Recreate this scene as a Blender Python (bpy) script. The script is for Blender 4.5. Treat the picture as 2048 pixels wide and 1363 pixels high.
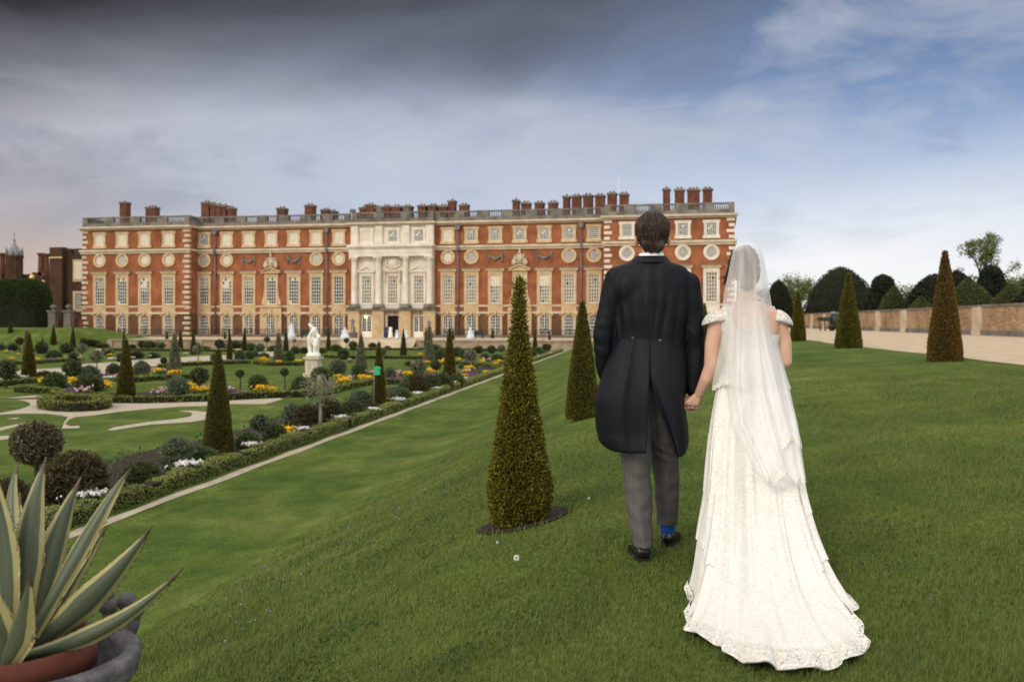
import bpy, bmesh, math, random
import numpy as np
from mathutils import Vector, Matrix, noise
R = math.radians
for o in list(bpy.data.objects):
    bpy.data.objects.remove(o, do_unlink=True)
scene = bpy.context.scene
COL = scene.collection
# ------------------------------------------------------------------ camera
F = 1991.0
TH = math.atan(266 / 1991)
CT, ST = math.cos(TH), math.sin(TH)
cd = bpy.data.cameras.new('camera')
cam = bpy.data.objects.new('camera', cd)
COL.objects.link(cam)
cam.location = (0, 0, 0)
cam.rotation_euler = (R(90), 0, TH)
cd.sensor_width = 36
cd.lens = 35
cd.shift_y = -38.5 / 2048
cd.clip_start = 0.1
cd.clip_end = 3000
cd.dof.use_dof = True
cd.dof.focus_distance = 5.35
cd.dof.aperture_fstop = 4.0
scene.camera = cam
scene.render.resolution_x = 1024
scene.render.resolution_y = 681
# ------------------------------------------------------------------ world
W_ = bpy.data.worlds.new('World')
scene.world = W_
W_.use_nodes = True
nt = W_.node_tree
nt.nodes.clear()
N, L = nt.nodes.new, nt.links.new
out = N('ShaderNodeOutputWorld')
bg = N('ShaderNodeBackground')
L(bg.outputs[0], out.inputs[0])
SUN_EL, SUN_AZ = 32, 206      # degrees, azimuth clockwise from +Y
sky = N('ShaderNodeTexSky')
sky.sky_type = 'NISHITA'
sky.sun_disc = False
sky.sun_elevation = R(SUN_EL)
sky.sun_rotation = R(SUN_AZ)
tc = N('ShaderNodeTexCoord')
sep = N('ShaderNodeSeparateXYZ')
L(tc.outputs['Generated'], sep.inputs[0])
def mth(op, a, b=None, c=None, clamp=False):
    n = N('ShaderNodeMath'); n.operation = op; n.use_clamp = clamp
    for i, v in enumerate((a, b, c)):
        if v is None: continue
        if isinstance(v, (int, float)): n.inputs[i].default_value = v
        else: L(v, n.inputs[i])
    return n.outputs[0]
def mixc(f, a, b, mode='MIX'):
    n = N('ShaderNodeMix'); n.data_type = 'RGBA'; n.blend_type = mode
    for s, v in ((n.inputs[0], f), (n.inputs[6], a), (n.inputs[7], b)):
        if isinstance(v, (int, float)): s.default_value = v
        elif isinstance(v, tuple): s.default_value = (*v, 1)
        else: L(v, s)
    return n.outputs[2]
def ramp(f, stops):
    n = N('ShaderNodeValToRGB'); L(f, n.inputs[0])
    e = n.color_ramp.elements
    while len(e) > 1: e.remove(e[-1])
    for i, (p, c) in enumerate(stops):
        k = e[0] if i == 0 else e.new(p)
        k.position = p; k.color = (*c, 1) if isinstance(c, tuple) else (c, c, c, 1)
    return n.outputs[0]
def wnoise(scale, sx, sy, sz, detail=5, rough=.55, off=0, dist=0):
    m = N('ShaderNodeMapping'); L(tc.outputs['Generated'], m.inputs[0])
    m.inputs['Scale'].default_value = (sx, sy, sz); m.inputs['Location'].default_value = (off, off * .7, off * .3)
    m.inputs['Rotation'].default_value = (0, R(-7), 0)
    n = N('ShaderNodeTexNoise'); n.inputs['Scale'].default_value = scale
    n.inputs['Detail'].default_value = detail; n.inputs['Roughness'].default_value = rough
    n.inputs['Distortion'].default_value = dist
    L(m.outputs[0], n.inputs[0]); return n.outputs[0]
X_, Y_, Z_ = sep.outputs
n1 = wnoise(1.5, 1, 1, 2.0, 6, .5, 3.1, .5)
n2 = wnoise(4.2, 1, 1, 2.3, 5, .55, 7.7, .4)
n3 = wnoise(3.0, 1, 1, 3.6, 6, .62, 1.3, .8)
zw = mth('ADD', Z_, mth('MULTIPLY', mth('SUBTRACT', n1, .5), .24))
zw = mth('ADD', zw, mth('MULTIPLY', mth('SUBTRACT', n2, .5), .10))
zl = mth('ADD', Z_, mth('MULTIPLY', mth('SUBTRACT', n1, .5), .06))
# sunset lit west, pale middle, blue east: cloud colour against height in the sky
west = ramp(mth('MULTIPLY', zl, 2.5), [(0, (.64, .43, .31)), (.14, (.58, .44, .37)), (.22, (.44, .41, .42)), (.36, (.48, .47, .51)), (.5, (.50, .50, .55)), (.62, (.30, .30, .335)), (.8, (.12, .12, .14))])
mid = ramp(mth('MULTIPLY', zw, 2.5), [(0, (.84, .85, .90)), (.17, (.66, .71, .82)), (.30, (.55, .61, .74)), (.44, (.53, .57, .68)), (.58, (.39, .43, .53)), (.70, (.20, .235, .32)), (.85, (.12, .15, .22))])
east = ramp(mth('MULTIPLY', zl, 2.5), [(0, (1.0, .98, .95)), (.15, (.97, .97, .98)), (.25, (.76, .80, .88)), (.37, (.47, .56, .73)), (.48, (.27, .37, .57)), (.6, (.165, .25, .43)), (.78, (.13, .19, .32))])
xw = mth('ADD', X_, mth('MULTIPLY', mth('SUBTRACT', n1, .5), .45))
f1 = ramp(mth('ADD', xw, .6), [(.03, 0.), (.36, 1.)])
f2 = ramp(mth('ADD', xw, .6), [(.50, 0.), (.78, 1.)])
c = mixc(f2, mixc(f1, west, mid), east)
# broken cloud structure: paler puffs and greyer hollows
hi = ramp(mth('ADD', mth('MULTIPLY', n2, .6), mth('MULTIPLY', n3, .4)), [(.495, 0.), (.61, 1.)])
lo = ramp(mth('ADD', mth('MULTIPLY', n2, .6), mth('MULTIPLY', n3, .4)), [(.39, 1.), (.49, 0.)])
zb_ = ramp(Z_, [(.06, .25), (.16, 1.)])
c = mixc(mth('MULTIPLY', mth('MULTIPLY', hi, .50), zb_), c, (.62, .63, .68))
c = mixc(mth('MULTIPLY', mth('MULTIPLY', lo, .48), zb_), c, (.17, .19, .26))
wsp = ramp(n3, [(.52, 0.), (.70, 1.)])
c = mixc(mth('MULTIPLY', wsp, mth('MULTIPLY', ramp(X_, [(0.05, .05), (.3, .5)]), ramp(Z_, [(.1, 1.), (.26, .3)]))), c, (.80, .83, .90))
c = mixc(.08, c, mixc(1.0, sky.outputs[0], (.09, .10, .12), 'MULTIPLY'))
# charcoal cloud bank across the upper left
dk = mth('ADD', Z_, mth('MULTIPLY', mth('SUBTRACT', n1, .5), .17)); dk = mth('ADD', dk, mth('MULTIPLY', mth('SUBTRACT', n3, .5), .10))
dk = mth('ADD', dk, mth('MULTIPLY', mth('ADD', X_, .17), -.19)); dx = ramp(mth('ADD', X_, .6), [(.52, 1.), (.85, .15)])
c = mixc(mth('MULTIPLY', mth('MULTIPLY', ramp(dk, [(.225, 0.), (.285, 1.)]), dx), .72), c, (.105, .11, .135))
c = mixc(mth('MULTIPLY', mth('MULTIPLY', ramp(dk, [(.285, 0.), (.345, 1.)]), dx), .92), c, (.026, .026, .029))
# unseen sky overhead, beside and behind the camera brightened as added fill light
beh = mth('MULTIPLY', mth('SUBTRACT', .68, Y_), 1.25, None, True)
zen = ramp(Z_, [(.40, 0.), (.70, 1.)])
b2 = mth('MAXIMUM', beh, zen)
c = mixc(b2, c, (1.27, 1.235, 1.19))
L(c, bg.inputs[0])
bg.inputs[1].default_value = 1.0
# ------------------------------------------------------------------ sun
sd = bpy.data.lights.new('sun', 'SUN')
sd.energy = 1.4
sd.angle = R(18)
sd.color = (1, .84, .62)
sun = bpy.data.objects.new('sun', sd)
COL.objects.link(sun)
az, el = R(SUN_AZ), R(SUN_EL)
sdir = Vector((math.sin(az) * math.cos(el), math.cos(az) * math.cos(el), math.sin(el)))
sun.rotation_euler = sdir.to_track_quat('Z', 'Y').to_euler()
sun.location = sdir * 50
scene.view_settings.view_transform = 'Standard'
scene.view_settings.look = 'None'
scene.view_settings.exposure = 0
scene.view_settings.gamma = 1
scene.cycles.transparent_max_bounces = 24
scene.cycles.max_bounces = 8
rnd = random.Random(7)
rng = np.random.default_rng(5)
GZ = -3.3
# ------------------------------------------------------------------ helpers
def W(px, py, Y):
    X = (px - 1024) / F * Y
    return Vector((X * CT - Y * ST, X * ST + Y * CT, (643 - py) / F * Y))
def G(px, py, z=GZ):
    return W(px, py, z * F / (643 - py))
def depth(p):
    return -p[0] * ST + p[1] * CT
FT = TH          # yaw of the frame a front is laid out in (the palace stands at a slight angle to the garden)
def FS(px, g):
    r = (px - 1024) / F
    return g / (math.cos(FT) + r * math.sin(FT)) * (r * math.cos(FT) - math.sin(FT))
def FY(px, g):
    r = (px - 1024) / F
    return g / (math.cos(FT) + r * math.sin(FT))
WL = {}
def finish(o, parent=None, origin=(0, 0, 0), label=None, cat=None, group=None, kind=None):
    COL.objects.link(o)
    org = Vector(origin)
    WL[o] = org
    if parent is not None:
        o.parent = parent
        o.location = org - WL[parent]
    else:
        o.location = org
    if label: o['label'] = label
    if cat: o['category'] = cat
    if group: o['group'] = group
    if kind: o['kind'] = kind
    return o
def empty(name, origin, label, cat, group=None):
    o = bpy.data.objects.new(name, None)
    o.empty_display_size = .2
    return finish(o, None, origin, label, cat, group)
def np_mesh(name, V, Fc, mats, mi=None, smooth=False):
    V = np.asarray(V, dtype=np.float32)
    me = bpy.data.meshes.new(name)
    Fc = np.asarray(Fc, dtype=np.int32)
    k = Fc.shape[1]
    me.vertices.add(len(V)); me.vertices.foreach_set('co', V.ravel())
    me.loops.add(Fc.size); me.loops.foreach_set('vertex_index', Fc.ravel())
    me.polygons.add(len(Fc)); me.polygons.foreach_set('loop_start', np.arange(0, Fc.size, k, dtype=np.int32))
    if mi is not None: me.polygons.foreach_set('material_index', np.asarray(mi, dtype=np.int32))
    me.polygons.foreach_set('use_smooth', np.full(len(Fc), smooth))
    me.update(calc_edges=True)
    for m in (mats if isinstance(mats, (list, tuple)) else [mats]): me.materials.append(m)
    return me
class MB:
    def __init__(s): s.v = []; s.f = []; s.m = []; s.sm = []
    def add(s, vs, fs, m=0, smooth=False):
        b = len(s.v); s.v += [tuple(v) for v in vs]
        for f in fs: s.f.append([b + i for i in f]); s.m.append(m); s.sm.append(smooth)
        return s
    def box(s, x0, x1, y0, y1, z0, z1, m=0):
        v = [(x, y, z) for z in (z0, z1) for y in (y0, y1) for x in (x0, x1)]
        return s.add(v, [(0, 2, 3, 1), (4, 5, 7, 6), (0, 1, 5, 4), (2, 6, 7, 3), (0, 4, 6, 2), (1, 3, 7, 5)], m)
    def prism(s, pts, y0, y1, m=0):          # outline in x,z extruded along y
        n = len(pts)
        v = [(x, y0, z) for x, z in pts] + [(x, y1, z) for x, z in pts]
        f = [tuple(range(n)), tuple(range(2 * n - 1, n - 1, -1))]
        f += [(i, i + n, (i + 1) % n + n, (i + 1) % n) for i in range(n)]
        return s.add(v, f, m)
    def loft(s, rings, closed=True, caps=True, m=0, smooth=True):
        n = len(rings[0]); v = [p for r in rings for p in r]; f = []
        for i in range(len(rings) - 1):
            for j in range(n if closed else n - 1):
                a, b = i * n + j, i * n + (j + 1) % n
                f.append((a, b, b + n, a + n))
        if caps and closed:
            f.append(tuple(reversed(range(n)))); k = (len(rings) - 1) * n
            f.append(tuple(range(k, k + n)))
        return s.add(v, f, m, smooth)
    def lathe(s, prof, c=(0, 0, 0), n=24, m=0, sx=1, sy=1, smooth=True):
        rings = [[(c[0] + sx * r * math.cos(t), c[1] + sy * r * math.sin(t), c[2] + z) for t in [2 * math.pi * i / n for i in range(n)]] for r, z in prof]
        return s.loft(rings, True, True, m, smooth)
    def tube(s, pts, rad, n=8, m=0):
        pts = [Vector(p) for p in pts]; rings = []
        for i, p in enumerate(pts):
            d = (pts[min(i + 1, len(pts) - 1)] - pts[max(i - 1, 0)]).normalized()
            a = d.orthogonal().normalized() if i == 0 else (a - d * a.dot(d)).normalized()
            b = d.cross(a); r = rad[i] if isinstance(rad, (list, tuple)) else rad
            rings.append([p + (a * math.cos(t) + b * math.sin(t)) * r for t in [2 * math.pi * k / n for k in range(n)]])
        return s.loft(rings, True, True, m, True)
    def ball(s, c, rx, ry=None, rz=None, n=12, m=0):
        ry = ry or rx; rz = rz or rx; k = max(4, n // 2)
        return s.loft([[(c[0] + rx * math.sin(math.pi * max(i, .02) / k if i < k else math.pi * .995) * math.cos(2 * math.pi * j / n),
                 c[1] + ry * math.sin(math.pi * max(i, .02) / k if i < k else math.pi * .995) * math.sin(2 * math.pi * j / n),
                 c[2] - rz * math.cos(math.pi * i / k)) for j in range(n)] for i in range(k + 1)], True, True, m, True)
    def mesh(s, name, mats, origin=(0, 0, 0)):
        me = bpy.data.meshes.new(name)
        ox, oy, oz = origin
        me.from_pydata([(x - ox, y - oy, z - oz) for x, y, z in s.v], [], s.f)
        for m in (mats if isinstance(mats, (list, tuple)) else [mats]): me.materials.append(m)
        me.polygons.foreach_set('material_index', s.m)
        me.polygons.foreach_set('use_smooth', s.sm)
        me.update(); return me
    def build(s, name, mats, parent=None, origin=None, **kw):
        if origin is None: origin = WL[parent] if parent is not None else (0, 0, 0)
        return finish(bpy.data.objects.new(name, s.mesh(name, mats, origin)), parent, origin, **kw)
def apply_mods(ob):
    bpy.context.view_layer.update()
    dg = bpy.context.evaluated_depsgraph_get()
    me = bpy.data.meshes.new_from_object(ob.evaluated_get(dg), preserve_all_data_layers=True, depsgraph=dg)
    old = ob.data; ob.modifiers.clear(); ob.data = me
    if old.users == 0: bpy.data.meshes.remove(old)
    return ob
def remesh(mb, vox, smooth=4, fac=.5):
    """weld the overlapping shapes of a builder into one continuous surface; returns (verts, faces)"""
    me = mb.mesh('tmp', []); o = bpy.data.objects.new('tmp', me); COL.objects.link(o)
    bm = bmesh.new(); bm.from_mesh(me); bmesh.ops.recalc_face_normals(bm, faces=bm.faces); bm.to_mesh(me); bm.free()
    md = o.modifiers.new('r', 'REMESH'); md.mode = 'VOXEL'; md.voxel_size = vox
    if smooth:
        ms = o.modifiers.new('s', 'SMOOTH'); ms.iterations = smooth; ms.factor = fac
    apply_mods(o)
    me = o.data
    V = np.empty(len(me.vertices) * 3, np.float32); me.vertices.foreach_get('co', V)
    Fq = [tuple(p.vertices) for p in me.polygons]
    bpy.data.objects.remove(o, do_unlink=True); bpy.data.meshes.remove(me)
    return V.reshape(-1, 3), Fq
def raw_obj(name, V, Fq, mat, parent, smooth=True, **kw):
    org = WL[parent] if parent is not None else Vector((0, 0, 0))
    me = bpy.data.meshes.new(name)
    me.from_pydata([tuple(v - np.array(org)) for v in np.asarray(V)], [], Fq)
    for m in (mat if isinstance(mat, list) else [mat]): me.materials.append(m)
    me.polygons.foreach_set('use_smooth', [smooth] * len(me.polygons)); me.update()
    return finish(bpy.data.objects.new(name, me), parent, org, **kw)
# ------------------------------------------------------------------ materials
def mat(name, c1, c2=None, rough=.8, scale=5, detail=4, bump=0, bscale=40, isl=0, stretch=(1, 1, 1), spec=.3, c3=None, bstretch=None, bdist=.02, lo=.35, hi=.65, sss=0, sheen=0):
    m = bpy.data.materials.new(name); m.use_nodes = True
    t = m.node_tree; b = t.nodes['Principled BSDF']; n, l = t.nodes.new, t.links.new
    b.inputs['Roughness'].default_value = rough
    b.inputs['Specular IOR Level'].default_value = spec
    if sheen: b.inputs['Sheen Weight'].default_value = sheen
    if sss: b.inputs['Subsurface Weight'].default_value = sss; b.inputs['Subsurface Radius'].default_value = (.02, .007, .004); b.inputs['Subsurface Scale'].default_value = .5
    co = n('ShaderNodeTexCoord')
    def noi(sc, st, d=4):
        mp = n('ShaderNodeMapping'); mp.inputs['Scale'].default_value = st; l(co.outputs['Object'], mp.inputs[0])
        x = n('ShaderNodeTexNoise'); x.inputs['Scale'].default_value = sc; x.inputs['Detail'].default_value = d
        l(mp.outputs[0], x.inputs[0]); return x.outputs[0]
    last = None
    if c2:
        r = n('ShaderNodeValToRGB'); l(noi(scale, stretch, detail), r.inputs[0])
        e = r.color_ramp.elements; e[0].position = lo; e[0].color = (*c1, 1); e[1].position = hi; e[1].color = (*c2, 1)
        last = r.outputs[0]
    if isl:
        g = n('ShaderNodeNewGeometry'); mx = n('ShaderNodeMix'); mx.data_type = 'RGBA'
        r = n('ShaderNodeMath'); r.operation = 'MULTIPLY'; r.inputs[1].default_value = isl
        l(g.outputs['Random Per Island'], r.inputs[0]); l(r.outputs[0], mx.inputs[0])
        if last: l(last, mx.inputs[6])
        else: mx.inputs[6].default_value = (*c1, 1)
        mx.inputs[7].default_value = (*(c3 or c1), 1); last = mx.outputs[2]
    if last: l(last, b.inputs['Base Color'])
    else: b.inputs['Base Color'].default_value = (*c1, 1)
    if bump:
        bn = n('ShaderNodeBump'); bn.inputs['Strength'].default_value = bump; bn.inputs['Distance'].default_value = bdist
        l(noi(bscale, bstretch or stretch, 5), bn.inputs['Height']); l(bn.outputs[0], b.inputs['Normal'])
    return m
def brick_mat(name, c1, c2, mortar, sc=1.0, w=.22, h=.075, big=None, bump=.3):
    m = bpy.data.materials.new(name); m.use_nodes = True
    t = m.node_tree; b = t.nodes['Principled BSDF']; n, l = t.nodes.new, t.links.new
    b.inputs['Roughness'].default_value = .9; b.inputs['Specular IOR Level'].default_value = .15
    co = n('ShaderNodeTexCoord'); sp = n('ShaderNodeSeparateXYZ'); l(co.outputs['Object'], sp.inputs[0])
    ad = n('ShaderNodeMath'); l(sp.outputs[0], ad.inputs[0]); l(sp.outputs[1], ad.inputs[1])
    cb = n('ShaderNodeCombineXYZ'); l(ad.outputs[0], cb.inputs[0]); l(sp.outputs[2], cb.inputs[1])
    br = n('ShaderNodeTexBrick'); l(cb.outputs[0], br.inputs[0])
    br.inputs['Scale'].default_value = sc; br.inputs['Brick Width'].default_value = w; br.inputs['Row Height'].default_value = h
    br.inputs['Mortar Size'].default_value = .012; br.inputs['Color1'].default_value = (*c1, 1); br.inputs['Color2'].default_value = (*c2, 1)
    br.inputs['Mortar'].default_value = (*mortar, 1)
    ns = n('ShaderNodeTexNoise'); ns.inputs['Scale'].default_value = .6; ns.inputs['Detail'].default_value = 6; l(co.outputs['Object'], ns.inputs[0])
    rr = n('ShaderNodeValToRGB'); l(ns.outputs[0], rr.inputs[0]); e = rr.color_ramp.elements
    e[0].position = .3; e[0].color = (.62, .6, .6, 1); e[1].position = .7; e[1].color = (1.2, 1.15, 1.1, 1)
    mx = n('ShaderNodeMix'); mx.data_type = 'RGBA'; mx.blend_type = 'MULTIPLY'; mx.inputs[0].default_value = 1
    l(br.outputs[0], mx.inputs[6]); l(rr.outputs[0], mx.inputs[7]); l(mx.outputs[2], b.inputs['Base Color'])
    bn = n('ShaderNodeBump'); bn.inputs['Strength'].default_value = bump; bn.inputs['Distance'].default_value = .01; bn.invert = True
    l(br.outputs['Fac'], bn.inputs['Height']); l(bn.outputs[0], b.inputs['Normal'])
    return m
M = {}
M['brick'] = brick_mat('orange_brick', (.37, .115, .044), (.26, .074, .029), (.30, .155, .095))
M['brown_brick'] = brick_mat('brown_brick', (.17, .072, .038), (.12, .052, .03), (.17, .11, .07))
M['tudor'] = brick_mat('tudor_brick', (.085, .042, .028), (.055, .03, .021), (.09, .06, .045))
M['yellow_brick'] = brick_mat('stock_brick', (.46, .31, .17), (.24, .155, .085), (.48, .38, .27), 1, .34, .115)
M['chim'] = mat('chimney_brick', (.16, .058, .034), (.085, .036, .025), rough=.9, scale=1.5)
M['pot'] = mat('clay_pot', (.32, .12, .06), (.22, .08, .045), rough=.9)
M['honey'] = mat('honey_stone', (.58, .45, .28), (.46, .33, .19), rough=.9, scale=1.2, bump=.2, bscale=8)
M['pale'] = mat('pale_stone', (.60, .51, .39), (.46, .38, .28), rough=.9, scale=1.0, bump=.2, bscale=6)
M['white_stone'] = mat('white_stone', (.74, .69, .61), (.60, .54, .46), rough=.9, scale=.9)
M['grey_stone'] = mat('grey_stone', (.225, .205, .18), (.11, .103, .095), rough=.95, scale=.9, detail=6, bump=.3, bscale=7)
M['lead'] = mat('lead_flashing', (.25, .24, .26), (.17, .17, .19), rough=.5)
M['lead_dark'] = mat('dark_lead', (.075, .08, .095), (.16, .16, .18), rough=.45, scale=9, spec=.6)
M['white'] = mat('white_paint', (.82, .80, .74), rough=.5)
M['blind'] = mat('window_blind', (.66, .58, .43), (.54, .47, .34), rough=.7, scale=2)
M['curtain'] = mat('net_curtain', (.27, .235, .18), (.17, .15, .115), rough=.7, scale=2.5)
M['dark'] = mat('dark_interior', (.008, .008, .01), rough=.9)
M['iron'] = mat('black_iron', (.02, .02, .022), rough=.6)
M['plinth'] = mat('plinth_stone', (.16, .14, .12), (.10, .09, .08), rough=.9, scale=2)
g = bpy.data.materials.new('window_glass'); g.use_nodes = True; b_ = g.node_tree.nodes['Principled BSDF']
b_.inputs['Base Color'].default_value = (.014, .016, .020, 1); b_.inputs['Roughness'].default_value = .06; b_.inputs['Specular IOR Level'].default_value = .35
M['glass'] = g
M['gravel'] = mat('pale_gravel', (.56, .45, .32), (.40, .31, .215), rough=1, scale=3, detail=8, bump=.5, bscale=30, lo=.3, hi=.7)
M['gravel_cool'] = mat('garden_gravel', (.46, .40, .32), (.35, .30, .235), rough=1, scale=5, detail=8, bump=.4, bscale=30)
M['soil'] = mat('dark_soil', (.018, .013, .010), (.045, .031, .023), rough=1, scale=8, detail=6, bump=.8, bscale=30)
M['bark'] = mat('bark', (.09, .07, .055), (.045, .035, .028), rough=.9, scale=14, stretch=(1, 1, .2), bump=.5)
M['pale_bark'] = mat('pale_bark', (.26, .24, .20), (.16, .14, .11), rough=.9, scale=14)
def leaf(name, a, b, c):
    return mat(name, a, b, rough=.6, scale=2.2, isl=.9, c3=c, spec=.25)
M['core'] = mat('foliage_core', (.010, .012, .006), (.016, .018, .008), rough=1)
M['yew'] = leaf('yew_leaf', (.050, .056, .010), (.085, .074, .010), (.14, .115, .014))
M['yew_gold'] = leaf('gold_yew_leaf', (.055, .062, .008), (.085, .082, .010), (.22, .19, .019))
M['yew_mid'] = leaf('mid_yew_leaf', (.055, .066, .012), (.095, .092, .013), (.13, .115, .016))
M['yew_rust'] = leaf('rusty_yew_leaf', (.088, .060, .014), (.130, .080, .018), (.17, .10, .025))
M['yew_dark'] = leaf('dark_yew_leaf', (.010, .016, .009), (.017, .024, .013), (.024, .032, .018))
M['yew_green'] = leaf('green_yew_leaf', (.04, .062, .012), (.062, .088, .018), (.085, .105, .02))
M['box_dark'] = leaf('dark_shrub_leaf', (.035, .052, .020), (.058, .074, .026), (.085, .10, .036))
M['box_brown'] = leaf('brownish_shrub_leaf', (.042, .036, .016), (.060, .054, .020), (.085, .072, .028))
M['box_green'] = leaf('green_shrub_leaf', (.040, .078, .024), (.062, .105, .032), (.095, .14, .046))
M['box_grey'] = leaf('greygreen_shrub_leaf', (.075, .105, .058), (.105, .14, .078), (.15, .185, .11))
M['silver'] = leaf('silvery_leaf', (.115, .125, .07), (.17, .175, .10), (.24, .24, .155))
M['box_hedge'] = leaf('box_hedge_leaf', (.12, .165, .038), (.19, .23, .058), (.29, .32, .10))
M['hedge_low'] = leaf('low_hedge_leaf', (.10, .135, .022), (.145, .18, .03), (.20, .23, .045))
M['hornbeam'] = leaf('hornbeam_leaf', (.016, .040, .009), (.028, .060, .013), (.04, .075, .018))
M['holly'] = leaf('variegated_holly_leaf', (.045, .042, .022), (.085, .072, .038), (.15, .135, .08))
M['tree'] = leaf('tree_leaf', (.055, .085, .02), (.09, .12, .03), (.14, .16, .05))
M['tree_pale'] = leaf('pale_tree_leaf', (.10, .13, .045), (.15, .18, .06), (.2, .22, .09))
M['f_yellow'] = mat('yellow_petal', (.85, .50, .01), rough=.6, isl=.8, c3=(.9, .62, .02))
M['f_white'] = mat('white_petal', (.80, .80, .80), rough=.6)
M['f_purple'] = mat('purple_petal', (.16, .05, .20), rough=.6, isl=.8, c3=(.26, .12, .30))
M['f_pink'] = mat('pink_petal', (.65, .30, .42), rough=.6, isl=.8, c3=(.8, .6, .66))
M['f_blue'] = mat('violet_petal', (.22, .20, .50), rough=.6)
M['marble'] = mat('white_marble', (.86, .84, .79), (.76, .73, .66), rough=.5, scale=3)
# ------------------------------------------------------------------ ground
PS = np.array([-400, -87, -84.5, -79, -8, -5.6, -5.1, -4.2, -2.2, -1.4, -.87, -.5, 0, .8, 2.2, 4, 5.9, 400.])
PZ = np.array([-.95, -.95, -1.15, -3.3, -3.3, -3.26, -3.17, -2.87, -1.98, -1.58, -1.41, -1.33, -1.27, -1.245, -1.08, -.92, -.8, -.8])
def prof(s):
    s = np.asarray(s, dtype=float)
    w = [(-.5, .1), (-.25, .2), (0, .4), (.25, .2), (.5, .1)]
    return sum(k * np.interp(s + d, PS, PZ) for d, k in w)
GT = 116.6      # front of the palace terrace
def zg(s, g):
    s = np.asarray(s, dtype=float); g = np.asarray(g, dtype=float)
    z = prof(s)
    m = np.clip((s + 5.2) / 2, 0, 1) * np.clip((5.6 - s) / 1.5, 0, 1)
    z = z + m * (.018 * np.sin(s * 2.3 + g * .9) * np.sin(g * .55 + 1) + .012 * np.sin(s * 5.1 - g * 1.7))
    lawn = np.clip((-s - 5) / 3, 0, 1) * np.clip((s + 70) / 8, 0, 1)
    z = z + lawn * .0
    t1 = np.clip((g - (GT - 9)) / 9, 0, 1); t1 = t1 * t1 * (3 - 2 * t1)
    up = np.where((s > -6) & (s < 14), 1., np.where(s < -79, np.clip((s + 90) / 4, 0, 1), 0))
    z = z * (1 - t1 * up) + -2.26 * t1 * up
    z = np.where((g > GT + .05) & (s > -84) & (s < 14), -2.26, z)
    sm = lambda t: np.clip(t, 0, 1) ** 2 * (3 - 2 * np.clip(t, 0, 1))
    base = np.where(g > GT + .05, -2.3, GZ)
    m1 = sm((g - 109.5) / 10) * sm((-s - 64.5) / 9.5) * (1 - sm((g - 125) / 5) * (s > -84))
    z = np.where((s < -64) & (s > -84) & (g > 105), base + (-.78 - base) * m1, z)
    z = np.where((g > GT + .05) & (s >= 14) , np.minimum(z, -.8), z)
    return z
def Z1(s, g): return float(zg(s, g))
def on_ground(px, py, Yd=6.):
    for _ in range(40):
        q = W(px, py, Yd); Yd = .6 * Yd + .4 * min(300, Z1(q.x, q.y) * F / (643 - py))
    q = W(px, py, Yd); q.z = Z1(q.x, q.y); return q
def GP(px, py): return on_ground(px, py, 116) if (px < 218 and py < 699) else G(px, py)
def grid(name, ss, gs, zf, m, dz=0, **kw):
    S, Gm = np.meshgrid(ss, gs)
    V = np.stack([S, Gm, zf(S, Gm) + dz], -1).reshape(-1, 3)
    a, b = len(ss), len(gs)
    i = (np.arange(b - 1)[:, None] * a + np.arange(a - 1)[None]).ravel()
    me = np_mesh(name, V, np.stack([i, i + 1, i + 1 + a, i + a], 1), m, smooth=True)
    return finish(bpy.data.objects.new(name, me), **kw)
def lawn_mat():
    m = bpy.data.materials.new('mown_grass'); m.use_nodes = True
    t = m.node_tree; b = t.nodes['Principled BSDF']; n, l = t.nodes.new, t.links.new
    b.inputs['Roughness'].default_value = .95; b.inputs['Specular IOR Level'].default_value = .1
    co = n('ShaderNodeTexCoord')
    def no(sc, st=(1, 1, 1), d=5, di=0):
        mp = n('ShaderNodeMapping'); mp.inputs['Scale'].default_value = st; l(co.outputs['Object'], mp.inputs[0])
        x = n('ShaderNodeTexNoise'); x.inputs['Scale'].default_value = sc; x.inputs['Detail'].default_value = d; x.inputs['Distortion'].default_value = di
        l(mp.outputs[0], x.inputs[0]); return x.outputs[0]
    def rp(f, st):
        r = n('ShaderNodeValToRGB'); l(f, r.inputs[0]); e = r.color_ramp.elements
        e[0].position, e[0].color = st[0][0], (*st[0][1], 1); e[1].position, e[1].color = st[-1][0], (*st[-1][1], 1)
        for p, c in st[1:-1]: k = e.new(p); k.color = (*c, 1)
        return r.outputs[0]
    a = rp(no(.35, (1, 1.6, 1), 6, .4), [(.32, (.054, .094, .017)), (.5, (.078, .120, .024)), (.68, (.116, .148, .038))])
    d = rp(no(2.6, (1, .6, 1), 8), [(.3, (.72, .75, .7)), (.72, (1.28, 1.22, 1.2))])
    h = rp(no(38, (1, .45, 1), 4), [(.3, (.6, .62, .55)), (.7, (1.4, 1.35, 1.3))])
    st = n('ShaderNodeTexWave'); st.inputs['Scale'].default_value = .16; st.inputs['Distortion'].default_value = 1.2; st.inputs['Detail'].default_value = 2; l(co.outputs['Object'], st.inputs[0])
    w = rp(st.outputs[1], [(.3, (.94, .95, .94)), (.7, (1.06, 1.05, 1.06))])
    for x in (d, h, w):
        mx = n('ShaderNodeMix'); mx.data_type = 'RGBA'; mx.blend_type = 'MULTIPLY'; mx.inputs[0].default_value = 1
        l(a, mx.inputs[6]); l(x, mx.inputs[7]); a = mx.outputs[2]
    l(a, b.inputs['Base Color'])
    bn = n('ShaderNodeBump'); bn.inputs['Strength'].default_value = .7; bn.inputs['Distance'].default_value = .03
    l(no(45, (1, .5, 1), 4), bn.inputs['Height']); l(bn.outputs[0], b.inputs['Normal'])
    return m
M['lawn'] = lawn_mat()
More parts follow.
